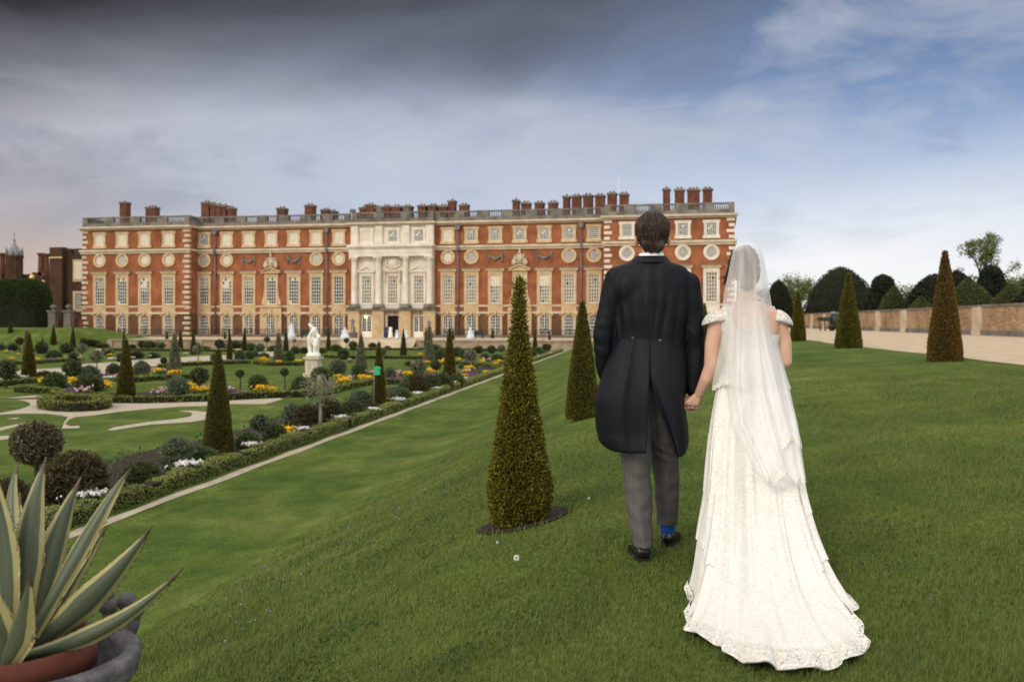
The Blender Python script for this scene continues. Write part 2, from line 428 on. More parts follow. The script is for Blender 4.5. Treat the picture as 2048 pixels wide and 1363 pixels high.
ss = np.unique(np.concatenate([np.linspace(-400, -95, 12), np.arange(-95, -62, .7), np.linspace(-62, -10, 20), np.arange(-10, 8, .12), np.linspace(8, 14.2, 10), [13.95, 14.05], np.linspace(15, 400, 16)]))
gs = np.unique(np.concatenate([np.linspace(-12, 1, 12), np.arange(1, 14, .12), np.linspace(14, 40, 60), np.linspace(40, 106, 50), np.arange(106, 133, .6), [GT - .02, GT, GT + .06], np.linspace(133, 1500, 22)]))
grid('lawn', ss, gs, zg, M['lawn'], kind='structure')
def sheet(name, pts, m, dz, z=GZ, kind='structure', px=True, **kw):
    bm = bmesh.new()
    vs = [bm.verts.new(tuple(G(*p, z)) if px else (p[0], p[1], z)) for p in pts]
    for v in vs: v.co.z = z + dz
    f = bm.faces.new(vs)
    bmesh.ops.recalc_face_normals(bm, faces=[f])
    if f.normal.z < 0: f.normal_flip()
    bmesh.ops.triangulate(bm, faces=[f])
    me = bpy.data.meshes.new(name); bm.to_mesh(me); bm.free(); me.materials.append(m)
    return finish(bpy.data.objects.new(name, me), kind=kind, **kw)
def smooth_pts(p, k=6):
    """closed Catmull-Rom through the points"""
    o = []; n = len(p)
    for i in range(n):
        a, b, c, d = [Vector(p[(i + j) % n]) for j in (-1, 0, 1, 2)]
        for t in range(k):
            t /= k
            o.append(tuple(.5 * ((2 * b) + (c - a) * t + (2 * a - 5 * b + 4 * c - d) * t * t + (3 * b - a - 3 * c + d) * t ** 3)))
    return o
# raised gravel walk on the right, in front of the long wall
e = [(6.75 + .16 * math.sin(y * .33) + .07 * math.sin(y * 1.1), y) for y in np.arange(-6, 130, 1.)]
bmv = [(x, y, -.787) for x, y in e] + [(19.6, y, -.787) for x, y in e]
n_ = len(e)
mb = MB(); mb.add(bmv, [(i, i + n_, i + n_ + 1, i + 1) for i in range(n_ - 1)])
mb.build('gravel_walk', M['gravel'], kind='structure')
# narrow gravel strip by the box edging
mb = MB(); n_ = 140; v = []
for i in range(n_):
    y = 3 + (GT - 4 - 3) * i / (n_ - 1)
    v += [(-8.93 + .03 * math.sin(y * 2), y, GZ + .008), (-8.68 + .03 * math.sin(y * 1.3 + 1), y, GZ + .008)]
mb.add(v, [(2 * i, 2 * i + 1, 2 * i + 3, 2 * i + 2) for i in range(n_ - 1)])
mb.build('gravel_strip', M['gravel_cool'], kind='structure')
# parterre paths (laid on the sunken garden floor)
P1 = [(-60, 806), (0, 799), (22, 795), (60, 791), (110, 790), (150, 800), (205, 805), (282, 806), (420, 803), (480, 800), (560, 796), (566, 798), (530, 808), (460, 808), (405, 812), (360, 813), (300, 817), (240, 823), (190, 830), (150, 834), (138, 839), (130, 848), (140, 852), (160, 851), (158, 856), (124, 857), (128, 845), (136, 834), (120, 830), (90, 827), (40, 827), (0, 829), (-60, 836)]
sheet('garden_path', P1, M['gravel_cool'], .008)
P2 = [(360, 821), (385, 821), (418, 824), (422, 830), (418, 838), (380, 844), (300, 849), (222, 861), (214, 860), (228, 854), (300, 843), (350, 838), (380, 833), (385, 828), (380, 824), (362, 822.5)]
sheet('garden_path', P2, M['gravel_cool'], .008)
sheet('garden_path', smooth_pts([(-80, 864), (-20, 858), (40, 847), (66, 842), (50, 848), (0, 861), (-60, 874)], 3), M['gravel_cool'], .008)
sheet('garden_path', [(-60, 878), (0, 872), (40, 870), (60, 872), (0, 880), (-60, 890)], M['gravel_cool'], .008)
sheet('garden_path', [(10, 837), (40, 835), (33, 838)], M['gravel_cool'], .008)
sheet('lawn_patch', smooth_pts([(-60, 806), (0, 798), (40, 800), (60, 807), (52, 814), (20, 822), (-60, 832)], 4), M['lawn'], .016)
sheet('garden_path', [(-40, 748), (20, 743), (60, 739), (131, 735), (150, 737), (165, 728), (250, 722), (330, 715.5), (421, 711), (560, 706), (560, 711), (423, 721), (362, 729), (310, 737), (268, 742), (240, 748), (131, 748), (60, 756), (0, 760), (-40, 762)], M['gravel_cool'], .008)
sheet('garden_path', [(480, 708), (540, 702.5), (566, 703), (560, 706), (490, 713)], M['gravel_cool'], .012)
sheet('garden_path', [(188, 700), (192, 697.5), (560, 697), (1135, 697.5), (1140, 700.5), (560, 700)], M['gravel_cool'], .012)
# terrace
sheet('terrace', [(-86, GT + .3), (16, GT + .3), (16, 141), (-86, 141)], M['gravel'], 0, -2.2, px=False)
S0, S1 = FS(683, GT), FS(832, GT)
for a, b, lab in ((-66.5, S0, 'low pale stone retaining wall along the terrace, left of the steps'), (S1, -6.0, 'low pale stone retaining wall along the terrace, right of the steps')):
    mb = MB()
    mb.box(a, b, GT, GT + .45, GZ - .3, -2.34)
    mb.box(a - .05, b + .05, GT - .12, GT + .55, -2.34, -2.17)
    k = int((b - a) / 6)
    for i in range(k + 1):
        x = a + .3 + (b - a - .6) * i / k
        mb.box(x - .35, x + .35, GT - .16, GT - .002, GZ - .2, -2.345)
    mb.build('retaining_wall', mat('terrace_wall_stone', (.36, .29, .20), (.24, .19, .13), rough=.9, scale=1.5), label=lab, cat='wall')
mb = MB()
for i in range(7):
    mb.box(S0, S1, GT - 2.1 + i * .32, GT + .6, GZ - .1 + 1e-3 * i, GZ + (i + 1) * .155 if i < 6 else -2.19)
mb.build('garden_steps', M['pale'], label='wide flight of pale stone steps up to the palace doorway', cat='steps')
# ------------------------------------------------------------------ palace
FT = math.atan(.2105)
G0, GW, GC = 135.8, 133.2, 135.0
def bay(px, g): return FS(px, g)
LW0, LW1 = FS(165, GW), FS(378, GW)
RW0, RW1 = FS(1209, GW), FS(1469, GW)
palace = empty('palace', ((LW0 + RW1) / 2, G0, -2.2), 'long red brick palace front with pale stone windows, balustrade and many chimneys', 'palace')
ZB = -2.2
sections = [('l', LW0, LW1, GW), ('m', LW1, FS(700, G0), G0), ('c', FS(704, GC), FS(866, GC), GC), ('r', FS(870, G0), RW0, G0), ('w', RW0, RW1, GW)]
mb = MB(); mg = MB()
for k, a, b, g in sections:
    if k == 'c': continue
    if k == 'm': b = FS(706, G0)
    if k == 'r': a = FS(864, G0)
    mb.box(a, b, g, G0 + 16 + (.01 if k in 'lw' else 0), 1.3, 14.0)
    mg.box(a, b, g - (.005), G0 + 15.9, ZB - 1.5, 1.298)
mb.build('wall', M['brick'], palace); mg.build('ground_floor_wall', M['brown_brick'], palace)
# central stone front
ca, cb = sections[2][1], sections[2][2]
mb = MB(); mb.box(ca, cb, GC, G0 + 10, 1.9, 14.0, 0)
mb.build('stone_front', M['white_stone'], palace)
mb = MB(); mb.box(ca - .1, cb + .1, GC - .01, G0 + 9.9, ZB - 1, 1.6, 0)
cols = [FS(x, GC) for x in (710.5, 759, 812.5, 860.5)]
for x in cols:                              # banded piers below the columns
    for i in range(9):
        mb.box(x - .85, x + .85, GC - .75, GC - .012, ZB + .02 + i * .42, ZB + .40 + i * .42)
    mb.box(x - .8, x + .8, GC - .7, GC - .013, ZB, 1.6)
for i, px in enumerate((734, 787, 838)):    # voussoirs
    x = FS(px, GC)
    for j in range(-4, 5):
        mb.prism([(x + j * .30 - .13, .85), (x + j * .30 + .13, .85), (x + j * .42 + .17, 1.58), (x + j * .42 - .17, 1.58)], GC - .14 - (.14 if j == 0 else 0), GC - .011)
mb.build('rusticated_base', M['honey'], palace)
mb = MB(); mb.box(ca - .35, cb + .35, GC - 1.0, GC + .5, 1.601, 1.9); mb.build('base_ledge', M['grey_stone'], palace)
for x in cols:
    mb = MB()
    mb.lathe([(.72, 1.9), (.74, 2.05), (.66, 2.3), (.55, 2.45), (.46, 2.5), (.47, 2.62), (.44, 2.7), (.44, 5), (.40, 8.2), (.39, 8.55), (.42, 8.6)], (x, GC - .38, 0), 20)
    c = mb.build('column', M['white_stone'], palace)
    mb = MB(); mb.lathe([(.42, 8.6), (.45, 8.8), (.6, 9.1)], (x, GC - .38, 0), 16); mb.box(x - .62, x + .62, GC - 1.0, GC - .002, 9.1, 9.25)
    for s_ in (-.5, .5):
        mb.ball((x + s_, GC - .85, 9.0), .15)
    mb.build('capital', M['white_stone'], c)
    mb = MB(); mb.lathe([(.9, 1.9), (.86, 2.15), (.7, 2.5), (.6, 2.52)], (x, GC - .38, 0), 20); mb.build('column_base', M['grey_stone'], c)
mb = MB()
mb.box(ca - .1, cb + .1, GC - .95, GC - .003, 9.25, 9.75); mb.box(ca - .14, cb + .14, GC - 1.0, GC - .004, 9.75, 10.35)
mb.box(ca - .35, cb + .35, GC - 1.3, GC - .005, 10.6, 10.95)
for i in range(46):
    x = ca - .1 + (cb - ca + .2) * (i + .5) / 46
    mb.box(x - .07, x + .07, GC - 1.22, GC - .006, 10.36, 10.6)
mb.build('entablature', M['white_stone'], palace)
for x in cols:
    mb = MB(); mb.box(x - .55, x + .55, GC - .38, GC - .002, 10.955, 13.6); mb.box(x - .38, x + .38, GC - .43, GC - .381, 11.3, 13.3); mb.build('pilaster', M['white_stone'], palace)
# bands, cornices, parapets
white_band, honey_band, cornice, par = MB(), MB(), MB(), MB()
for k, a, b, g in sections:
    e0 = .25 if k in 'lwc' else 0
    if k == 'm': b = ca
    if k == 'r': a = cb
    if k != 'c':
        honey_band.box(a - e0 * .5, b + e0 * .5, g - .12, g - .007, 1.12, 1.42)
        white_band.box(a - e0 * .5, b + e0 * .5, g - .10, g - .008, 2.1, 2.36)
        white_band.box(a - e0, b + e0, g - .22, g - .009, 10.1, 10.42); white_band.box(a - e0 - .1, b + e0 + .1, g - .42, g - .010, 10.42, 10.72)
    zc = 13.62
    cornice.box(a - e0, b + e0, g - .3, g + .2, zc, zc + .25); cornice.box(a - e0 - .2, b + e0 + .2, g - .7, g + .3, zc + .25, zc + .52)
    par.box(a - .02, b + .02, g + .02, g + .5, zc + .52, zc + 1.12)
for k, g, x in (('l', GW, LW1), ('w', GW, RW0), ('w', GW, RW1), ('l', GW, LW0)):       # returns of the projecting wings
    s_ = 1 if (k == 'l' and x == LW1) or (x == RW1) else -1
    x0, x1 = (x, x + .22) if s_ > 0 else (x - .22, x)
    L_ = G0 + (12 if x in (RW1, LW0) else 0)
    white_band.box(x0 - .001, x1 + .001, g - .1, L_, 10.421, 10.721)
    cornice.box(x0 - .1, x1 + .1, g, L_, 13.871, 14.141)
    par.box(x - (.45 if s_ > 0 else 0), x + (0 if s_ > 0 else .45), g + .51, L_, 14.14, 14.74)
white_band.build('string_course', M['pale'], palace); honey_band.build('stone_band', M['pale'], palace)
cornice.build('cornice', M['pale'], palace); par.build('parapet', M['grey_stone'], palace)
mb = MB()
for k, a, b, g in sections: mb.box(a + .3, b - .3, g + .5, G0 + 15, 13.6, 14.02 + .01 * len(mb.v) / 8)
mb.build('roof', M['lead'], palace)
for k, a, b, g in sections:
    n = {'l': 4, 'm': 7, 'c': 3, 'r': 7, 'w': 5}[k]
    for i in range(n):
        x0, x1 = a + (b - a) * i / n, a + (b - a) * (i + 1) / n
        mb = MB(); pw = .8 if k != 'c' else .75
        z0, z1 = 14.74, 15.62
        mb.box(x0, x0 + pw, g, g + .55, z0, z1 + .02); mb.box(x1 - pw, x1, g, g + .55, z0, z1 + .02)
        mb.box(x0 + pw, x1 - pw, g + .05, g + .5, z1 - .2, z1)
        nb = int((x1 - x0 - 2 * pw) / .27)
        for j in range(nb):
            x = x0 + pw + (x1 - x0 - 2 * pw) * (j + .5) / nb
            mb.lathe([(.06, z0), (.09, z0 + .2), (.05, z0 + .5), (.07, z1 - .2)], (x, g + .27, 0), 6)
        if k == 'c': mb.box(x0 - .3, x0 + .35, g - .1, g + .6, z1 + .02, z1 + .5)
        mb.build('balustrade', M['grey_stone'], palace)
# side balustrades on the wings
for x, d in ((LW1 - .25, 1), (RW1 - .25, 1), (LW0 + .25, -1)):
    mb = MB(); mb.box(x - .25, x + .25, GW + .6, G0 + (0 if d == 1 and x < 0 else 8), 15.42, 15.62)
    for j in range(10 if x < 0 and d == 1 else 32): mb.box(x - .06, x + .06, GW + .7 + j * .27, GW + .85 + j * .27, 14.74, 15.42)
    mb.build('balustrade', M['grey_stone'], palace)
# quoins
def quoin(x, g, side=0, mm='pale'):
    mb = MB(); i = 0; z = -1.9
    while z < 13.4:
        if not (1.0 < z + .2 < 1.5 or 9.9 < z + .2 < 10.8):
            w = .85 if i % 2 == 0 else .62
            if side == 0: mb.box(x - w / 1.3, x + w / 1.3, g - .1, g - .004, z, z + .40)
            else: mb.box(min(x, x + side * w * 1.25), max(x, x + side * w * 1.25), g - .1, g + .45, z, z + .40)
        i += 1; z += .755
    mb.build('quoin', M[mm], palace)
quoin(LW0 - .06, GW, 1, 'pale'); quoin(LW1 + .06, GW, -1); quoin(RW0 - .06, GW, 1, 'white_stone'); quoin(RW1 + .06, GW, -1, 'white_stone')
# ---- windows: one mesh per kind, shared
def frame_ears(mb, w, z0, z1, iw, iz0, iz1, d=.16, ear=.14):
    mb.box(-w / 2, -iw / 2, -d, .02, z0, z1); mb.box(iw / 2, w / 2, -d, .02, z0, z1)
    mb.box(-iw / 2, iw / 2, -d, .02, iz1, z1); mb.box(-iw / 2, iw / 2, -d, .02, z0, iz0)
    if ear:
        for s_ in (-1, 1):
            for a, b in ((z0, z0 + .35), (z1 - .4, z1)): mb.box(*(sorted((s_ * w / 2, s_ * (w / 2 + ear)))), -d + .005, .02, a, b)
def sash(w, z0, z1, nc, nr, french=False, arch=0, rnd_=None):
    mb = MB(); t = .046 if arch else .055; y0, y1 = -.075, -.03
    def h(x):  return z1 - arch * (2 * x / w) ** 2 if arch else z1
    mb.box(-w / 2, -w / 2 + .07, y0, y1, z0, h(w / 2)); mb.box(w / 2 - .07, w / 2, y0, y1, z0, h(w / 2)); mb.box(-w / 2 + .07, w / 2 - .07, y0, y1, z0, z0 + .08)
    if not arch: mb.box(-w / 2 + .07, w / 2 - .07, y0, y1, z1 - .07, z1)
    for i in range(1, nc):
        x = -w / 2 + w * i / nc; tt = .09 if french and i == nc // 2 else t
        mb.box(x - tt / 2, x + tt / 2, y0 + .01, y1, z0 + .08, h(x) - (0 if arch else .07))
    for j in range(1, nr):
        z = z0 + (z1 - z0) * j / nr; tt = .07 if (not french and j == nr // 2) else t
        mb.box(-w / 2 + .07, w / 2 - .07, y0 + .015, y1, z - tt / 2, z + tt / 2)
    return mb
def panes(w, z0, z1, nc, nr, light, seed, disk=0):
    """glass in small panes; some show the curtain or blind behind"""
    r = random.Random(seed); mb = MB()
    for j in range(nr):
        for i in range(nc):
            x0, x1 = -w / 2 + w * i / nc, -w / 2 + w * (i + 1) / nc
            a, b = z0 + (z1 - z0) * j / nr, z0 + (z1 - z0) * (j + 1) / nr
            p = light(j / nr)
            m = 0 if r.random() > (p - 1 if p > 1 else p) else (2 if p > 1 else 1)
            if p > 1.75 and p < 1.9 and m == 2 and j > nr * .6: m = 1
            y = -.022 + r.uniform(-.003, .003)
            mb.add([(x0, y, a), (x1, y + r.uniform(-.004, .004), a), (x1, y, b), (x0, y, b)], [(0, 1, 2, 3)], m)
    return mb
GM = [M['glass'], M['blind'], M['curtain']]
def shared(name, mb, mats): return mb.mesh(name, mats)
AT, TA, GA, RO = {}, {}, {}, {}
for st in ('honey', 'pale', 'white_stone'):
    mb = MB(); frame_ears(mb, 1.95, 11.0, 13.35, 1.36, 11.33, 13.0); mb.box(-1.1, 1.1, -.24, .01, 10.93, 11.05)
    AT[st] = shared('window', mb, M[st])
    mb = MB(); frame_ears(mb, 2.12, 2.38, 7.1, 1.46, 2.58, 6.5, .17, 0); mb.box(-.95, .95, -.2, -.171, 6.65, 7.05)
    mb.box(-1.06, 1.06, -.11, .01, 1.42, 2.38)
    TA[st] = shared('window', mb, M[st])
    mb = MB()
    def ringm(mb, r0, r1, y0, y1, zc, n=28):
        v = []
        for i in range(n):
            t = 2 * math.pi * i / n
            for r, y in ((r0, y0), (r1, y0), (r1, y1), (r0, y1)): v.append((r * math.cos(t), y, zc + r * math.sin(t) * 1.0))
        f = []
        for i in range(n):
            for k in range(4): f.append((4 * i + k, 4 * i + (k + 1) % 4, 4 * ((i + 1) % n) + (k + 1) % 4, 4 * ((i + 1) % n) + k))
        mb.add(v, f)
    ringm(mb, .72, 1.05, -.17, .01, 9.12); ringm(mb, .62, .74, -.08, .01, 9.12); mb.box(-.16, .16, -.28, .01, 9.88, 10.1)
    RO[st] = shared('window', mb, M[st])
    mb = MB()                     # ground floor: segmental arch surround
    mb.box(-1.0, -.69, -.15, .01, -1.85, .55); mb.box(.69, 1.0, -.15, .01, -1.85, .55); mb.box(-1.05, 1.05, -.2, .011, -2.0, -1.85)
    n = 12; up = [(-1.0 + 2.0 * i / n, .95 + .33 * (1 - (2 * i / n - 1) ** 2)) for i in range(n + 1)]
    lo = [(.69 - 1.38 * i / n, .55 + .38 * (1 - (2 * i / n - 1) ** 2)) for i in range(n + 1)]
    mb.prism([(-1.0, .55)] + up + [(1.0, .55)] + lo, -.15, .01)
    hd = [(-1.12 + 2.24 * i / n, 1.0 + .4 * (1 - (2 * i / n - 1) ** 2)) for i in range(n + 1)]
    mb.prism(hd + [(x, z - .14) for x, z in reversed(hd)], -.34, -.151)
    for s_ in (-1, 1): mb.box(*sorted((s_ * 1.0, s_ * 1.28)), -.3, .01, .86, 1.02)
    mb.box(-.15, .15, -.40, -.1, 1.05, 1.55)
    GA[st] = shared('window', mb, M[st])
SA = {'attic': shared('sash', sash(1.36, 11.33, 13.0, 5, 6), M['white']),
      'tall': shared('sash', sash(1.46, 2.58, 6.5, 4, 8), M['white']),
      'ground': shared('sash', sash(1.38, -1.85, .93, 5, 6, arch=.38), M['white']),
      'french': shared('sash', sash(1.38, -2.15, .93, 4, 7, True, arch=.38), M['white'])}
mb = MB()
for i in range(-2, 3):
    x = i * .22; hh = math.sqrt(.62 ** 2 - x * x); mb.box(x - .026, x + .026, -.06, -.03, 9.12 - hh, 9.12 + hh)
    mb.box(-hh, hh, -.055, -.03, 9.12 + x - .026, 9.12 + x + .026)
SA['round'] = shared('sash', mb, M['white'])
def var(tag, w, z0, z1, nc, nr, fns):
    return [shared('glass', panes(w, z0, z1, nc, nr, f, hash((tag, i)) % 999 if False else 31 * i + len(tag)), GM) for i, f in enumerate(fns)]
GL = {'attic_blind': var('attb', 1.36, 11.33, 13.0, 5, 6, [lambda t: 1., lambda t: 1., lambda t: 1.]),
      'attic_open': var('atto', 1.36, 11.33, 13.0, 5, 6, [lambda t: .08, lambda t: .05, lambda t: .02]),
      'tall_half': var('tallh', 1.46, 2.58, 6.5, 4, 8, [lambda t: 1.8 if t > .45 else 0, lambda t: 1.95 if t > .6 else .0, lambda t: 1.7 if t > .5 else .0]),
      'tall_dark': var('tald', 1.46, 2.58, 6.5, 4, 8, [lambda t: .0, lambda t: .05, lambda t: .1]),
      'tall_light': var('tallli', 1.46, 2.58, 6.5, 4, 8, [lambda t: 1.93, lambda t: 1.96, lambda t: 1.88]),
      'round': var('r', .001, 9, 9.01, 1, 1, [lambda t: 0])}
def segp(z0, seed, p=.1):
    r = random.Random(seed); mb = MB(); w = 1.38; nc, nr = 5, 6
    for i in range(nc):
        for j in range(nr):
            x0, x1 = -w / 2 + w * i / nc, -w / 2 + w * (i + 1) / nc
            f = lambda x: .93 - .38 * (2 * x / w) ** 2
            t0, t1 = j / nr, (j + 1) / nr
            m = 0 if r.random() > p else 2
            y = -.02 + r.uniform(-.003, .003)
            mb.add([(x0, y, z0 + (f(x0) - z0) * t0), (x1, y, z0 + (f(x1) - z0) * t0), (x1, y, z0 + (f(x1) - z0) * t1), (x0, y, z0 + (f(x0) - z0) * t1)], [(0, 1, 2, 3)], m)
    return mb
GL['ground'] = [shared('glass', segp(-1.85, 3), GM), shared('glass', segp(-1.85, 4, .3), GM)]
GL['french'] = [shared('glass', segp(-2.15, 5, .05), GM)]
GL['round'] = []
for m_ in (0, 1, 2):
    mb = MB(); n = 24; mb.add([(.64 * math.cos(2 * math.pi * i / n), -.02, 9.12 + .64 * math.sin(2 * math.pi * i / n)) for i in range(n)], [tuple(range(n))], m_)
    GL['round'].append(shared('glass', mb, GM))
def place_window(kind_mesh, sash_key, glass_mesh, x, g, door=False):
    o = finish(bpy.data.objects.new('window', kind_mesh), palace, (x, g, 0))
    finish(bpy.data.objects.new('sash', SA[sash_key]), o, (x, g, 0))
    finish(bpy.data.objects.new('glass', glass_mesh), o, (x, g, 0))
    return o
rw = random.Random(11)
bays = [(200, 'l'), (245, 'l'), (290, 'l'), (338, 'l'), (409, 'm'), (454, 'm'), (498, 'm'), (543, 'm'), (588, 'm'), (633, 'm'), (678, 'm'), (734, 'c'), (786, 'c'), (838, 'c'),
        (896, 'r'), (943, 'r'), (991, 'r'), (1040, 'r'), (1089, 'r'), (1138, 'r'), (1188, 'r'), (1254, 'w'), (1310, 'w'), (1366, 'w'), (1423, 'w')]
lintel = {}
mb = MB(); mb.box(-1.42, 1.42, -.5, .01, 7.42, 7.5, 0); mb.box(-1.3, 1.3, -.36, .01, 7.1, 7.42, 1)
LINT = mb.mesh('window_hood', [M['lead'], M['honey']])
def pediment(mb, x, g, w, z, h, d=.45):
    mb.prism([(x - w, z), (x + w, z), (x + w, z + .16), (x - w, z + .16)], g - d, g - .02)
    for s_ in (-1, 1): mb.prism([(x + s_ * w, z + .16), (x + s_ * w, z + .34), (x, z + h + .18), (x, z + h)], g - d - .002, g - .021)
    mb.prism([(x - w * .95, z + .161), (x + w * .95, z + .161), (x, z + h)], g - .2, g - .022)
FR = (498, 543, 588, 633, 678, 245, 896, 943, 991, 1040, 1089)
for i, (px, k) in enumerate(bays):
    g = {'l': GW, 'w': GW, 'c': GC}.get(k, G0); x = FS(px, g)
    st = {'c': 'white_stone', 'w': 'white_stone'}.get(k, 'honey' if k in 'lm' else 'honey')
    # attic
    lit = px < 734 and px != 409 or px in (734, 896)
    place_window(AT[st], 'attic', (GL['attic_blind'] if lit else GL['attic_open'])[rw.randrange(3)], x, g)
    # tall floor
    tk = 'tall_half' if px in (200, 290, 338, 409, 454, 498) else ('tall_dark' if px in (245, 543, 588, 633, 678) else 'tall_light')
    o = place_window(TA[st], 'tall', GL[tk][rw.randrange(3)], x, g)
    if k != 'c' and px not in (543, 1040): finish(bpy.data.objects.new('window_hood', LINT), o, (x, g, 0))
    # roundels
    if k != 'c' and px not in (498, 543, 588, 991, 1040, 1089):
        place_window(RO[st], 'round', GL['round'][(2 if px % 2 else 1) if lit else 0], x, g)
    # ground floor
    if k != 'c':
        place_window(GA[st], 'french' if px in FR else 'ground', (GL['french'][0] if px in FR else GL['ground'][rw.randrange(2)]), x, g - .006)
for px in (734, 838):
    x = FS(px, GC); mb = MB(); pediment(mb, x, GC, 1.3, 7.0, .75, .4); mb.build('pediment', M['white_stone'], palace)
x = FS(786, GC); mb = MB(); mb.box(x - 1.25, x + 1.25, GC - .5, GC - .02, 7.0, 7.3)
for s_ in (-1, 1): mb.box(x + s_ * 1.1 - .12, x + s_ * 1.1 + .12, GC - .4, GC - .021, 5.6, 6.99)
mb.build('door_hood', M['pale'], palace)
def relief(mb, x, g, z, w, h, n, seed, d=.25):
    """carved mass: shield in the middle, scrolled foliage and beasts around it"""
    r = random.Random(seed)
    mb.ball((x, g - .06, z), w * .26, d * 1.3, h * .38, 14)
    for i in range(n):
        a = 2 * math.pi * i / n
        cx, cz = x + math.cos(a) * w * .36, z + math.sin(a) * h * .38
        mb.ball((cx, g - .04, cz), w * .11, d, h * .12, 8)
        for t in range(2):
            mb.ball((x + math.cos(a + .3 * t) * w * (.44 + .05 * t), g - .02, z + math.sin(a + .3 * t) * h * (.42 + .05 * t)), w * .07 * r.uniform(.7, 1.2), d * .8, h * .07 * r.uniform(.7, 1.2), 6)
mb = MB(); relief(mb, x, GC, 8.35, 2.9, 1.75, 12, 3, .3); mb.build('carved_shield', M['white_stone'], palace)
for px in (543, 1040):           # pedimented middle windows with a carved trophy above
    x = FS(px, G0); mb = MB(); pediment(mb, x, G0, 1.5, 7.1, .75, .5)
    for s_ in (-1, 1):
        mb.prism([(x + s_ * 1.06, 2.5), (x + s_ * 1.5, 2.5), (x + s_ * 1.45, 3.1), (x + s_ * 1.2, 3.6), (x + s_ * 1.08, 5.0)], G0 - .18, G0 - .02)
    mb.box(x - 1.7, x + 1.7, G0 - .5, G0 - .023, 2.12, 2.4)
    mb.build('pediment', M['honey'], palace)
    mb = MB(); mb.box(x - 1.65, x + 1.65, G0 - .25, G0 - .16, -2.1, 2.1)
    for i in range(9): mb.box(x - 1.7, x - .72, G0 - .33, G0 - .251, -2.05 + i * .45, -1.66 + i * .45); mb.box(x + .72, x + 1.7, G0 - .33, G0 - .251, -2.05 + i * .45, -1.66 + i * .45)
    mb.box(x - .18, x + .18, G0 - .42, G0 - .334, 1.0, 2.0)
    mb.build('rusticated_base', M['honey'], palace)
    place_window(GA['honey'], 'french', GL['french'][0], x, G0 - .26)
    mb = MB(); relief(mb, x, G0 - .1, 8.75, 1.9, 1.5, 9, px)
    for s_ in (-1, 1):
        mb.ball((x + s_ * .8, G0 - .3, 8.25), .35, .25, .45); mb.ball((x + s_ * .62, G0 - .35, 8.7), .18, .16, .2)
    mb.ball((x, G0 - .3, 9.65), .16, .15, .42); mb.lathe([(.12, 9.9), (.2, 10.05), (.05, 10.3)], (x, G0 - .3, 0), 8)
    mb.build('carved_trophy', M['grey_stone'] if False else M['pale'], palace)
for px in (498, 588, 991, 1089):
    x = FS(px, G0); mb = MB()
    for s_ in (-1, 1):
        mb.ball((x + s_ * .95, G0 - .1, 9.5), .2, .14, .22, 8); mb.ball((x + s_ * .95, G0 - .1, 9.0), .15, .13, .4, 8); mb.ball((x + s_ * .95, G0 - .1, 8.5), .18, .12, .2, 8)
    mb.tube([(x - .9 + 1.8 * i / 10, G0 - .14, 9.35 - .55 * (1 - (i / 5 - 1) ** 2)) for i in range(11)], [.12, .15, .12, .17, .16, .22, .16, .17, .12, .15, .12], 8)
    mb.ball((x, G0 - .16, 8.75), .32, .18, .2, 10)
    mb.build('stone_festoon', M['grey_stone'], palace)
# doors of the stone front
for px, k in ((734, 0), (838, 0)):
    x = FS(px, GC); mb = MB(); mb.box(x - .78, x + .78, GC - .10, GC - .014, ZB, .86)
    o = mb.build('door_frame', M['white'], palace)
    m2 = MB()
    for s_ in (-1, 1):
        for i in range(2):
            for j in range(6):
                a = x + s_ * .36 - .28 + i * .3; m2.box(a, a + .25, GC - .118, GC - .101, -1.35 + j * .36, -1.35 + j * .36 + .3)
    m2.build('glass', M['glass'], o)
x = FS(787, GC); mb = MB()
mb.box(x - .92, x - .8, GC - .16, GC - .02, ZB, .9); mb.box(x + .8, x + .92, GC - .16, GC - .02, ZB, .9); mb.box(x - .92, x + .92, GC - .16, GC - .02, .9, 1.02)
d_ = mb.build('doorway', M['pale'], palace)
mb = MB(); mb.box(x - .8, x + .8, GC - .05, GC - .03, ZB + .02, .9); mb.build('dark_hall', M['dark'], d_)
mb = MB(); mb.box(x - .86, x - .80, GC - .75, GC - .161, ZB + .05, .86); mb.build('open_door_leaf', M['white'], d_)
lm = bpy.data.materials.new('lit_lamp'); lm.use_nodes = True; b_ = lm.node_tree.nodes['Principled BSDF']
b_.inputs['Emission Color'].default_value = (1, .78, .35, 1); b_.inputs['Emission Strength'].default_value = 7; b_.inputs['Base Color'].default_value = (1, .9, .7, 1)
x = FS(733, GC) ; mb = MB(); mb.ball((x, GC - .3, .68), .16, m=0, n=14); lo_ = mb.build('door_lamp', lm, palace)
mb = MB(); mb.tube([(x, GC - .1, 1.1), (x, GC - .3, 1.05), (x, GC - .3, .84)], .03, 6); mb.build('lamp_bracket', M['iron'], lo_)
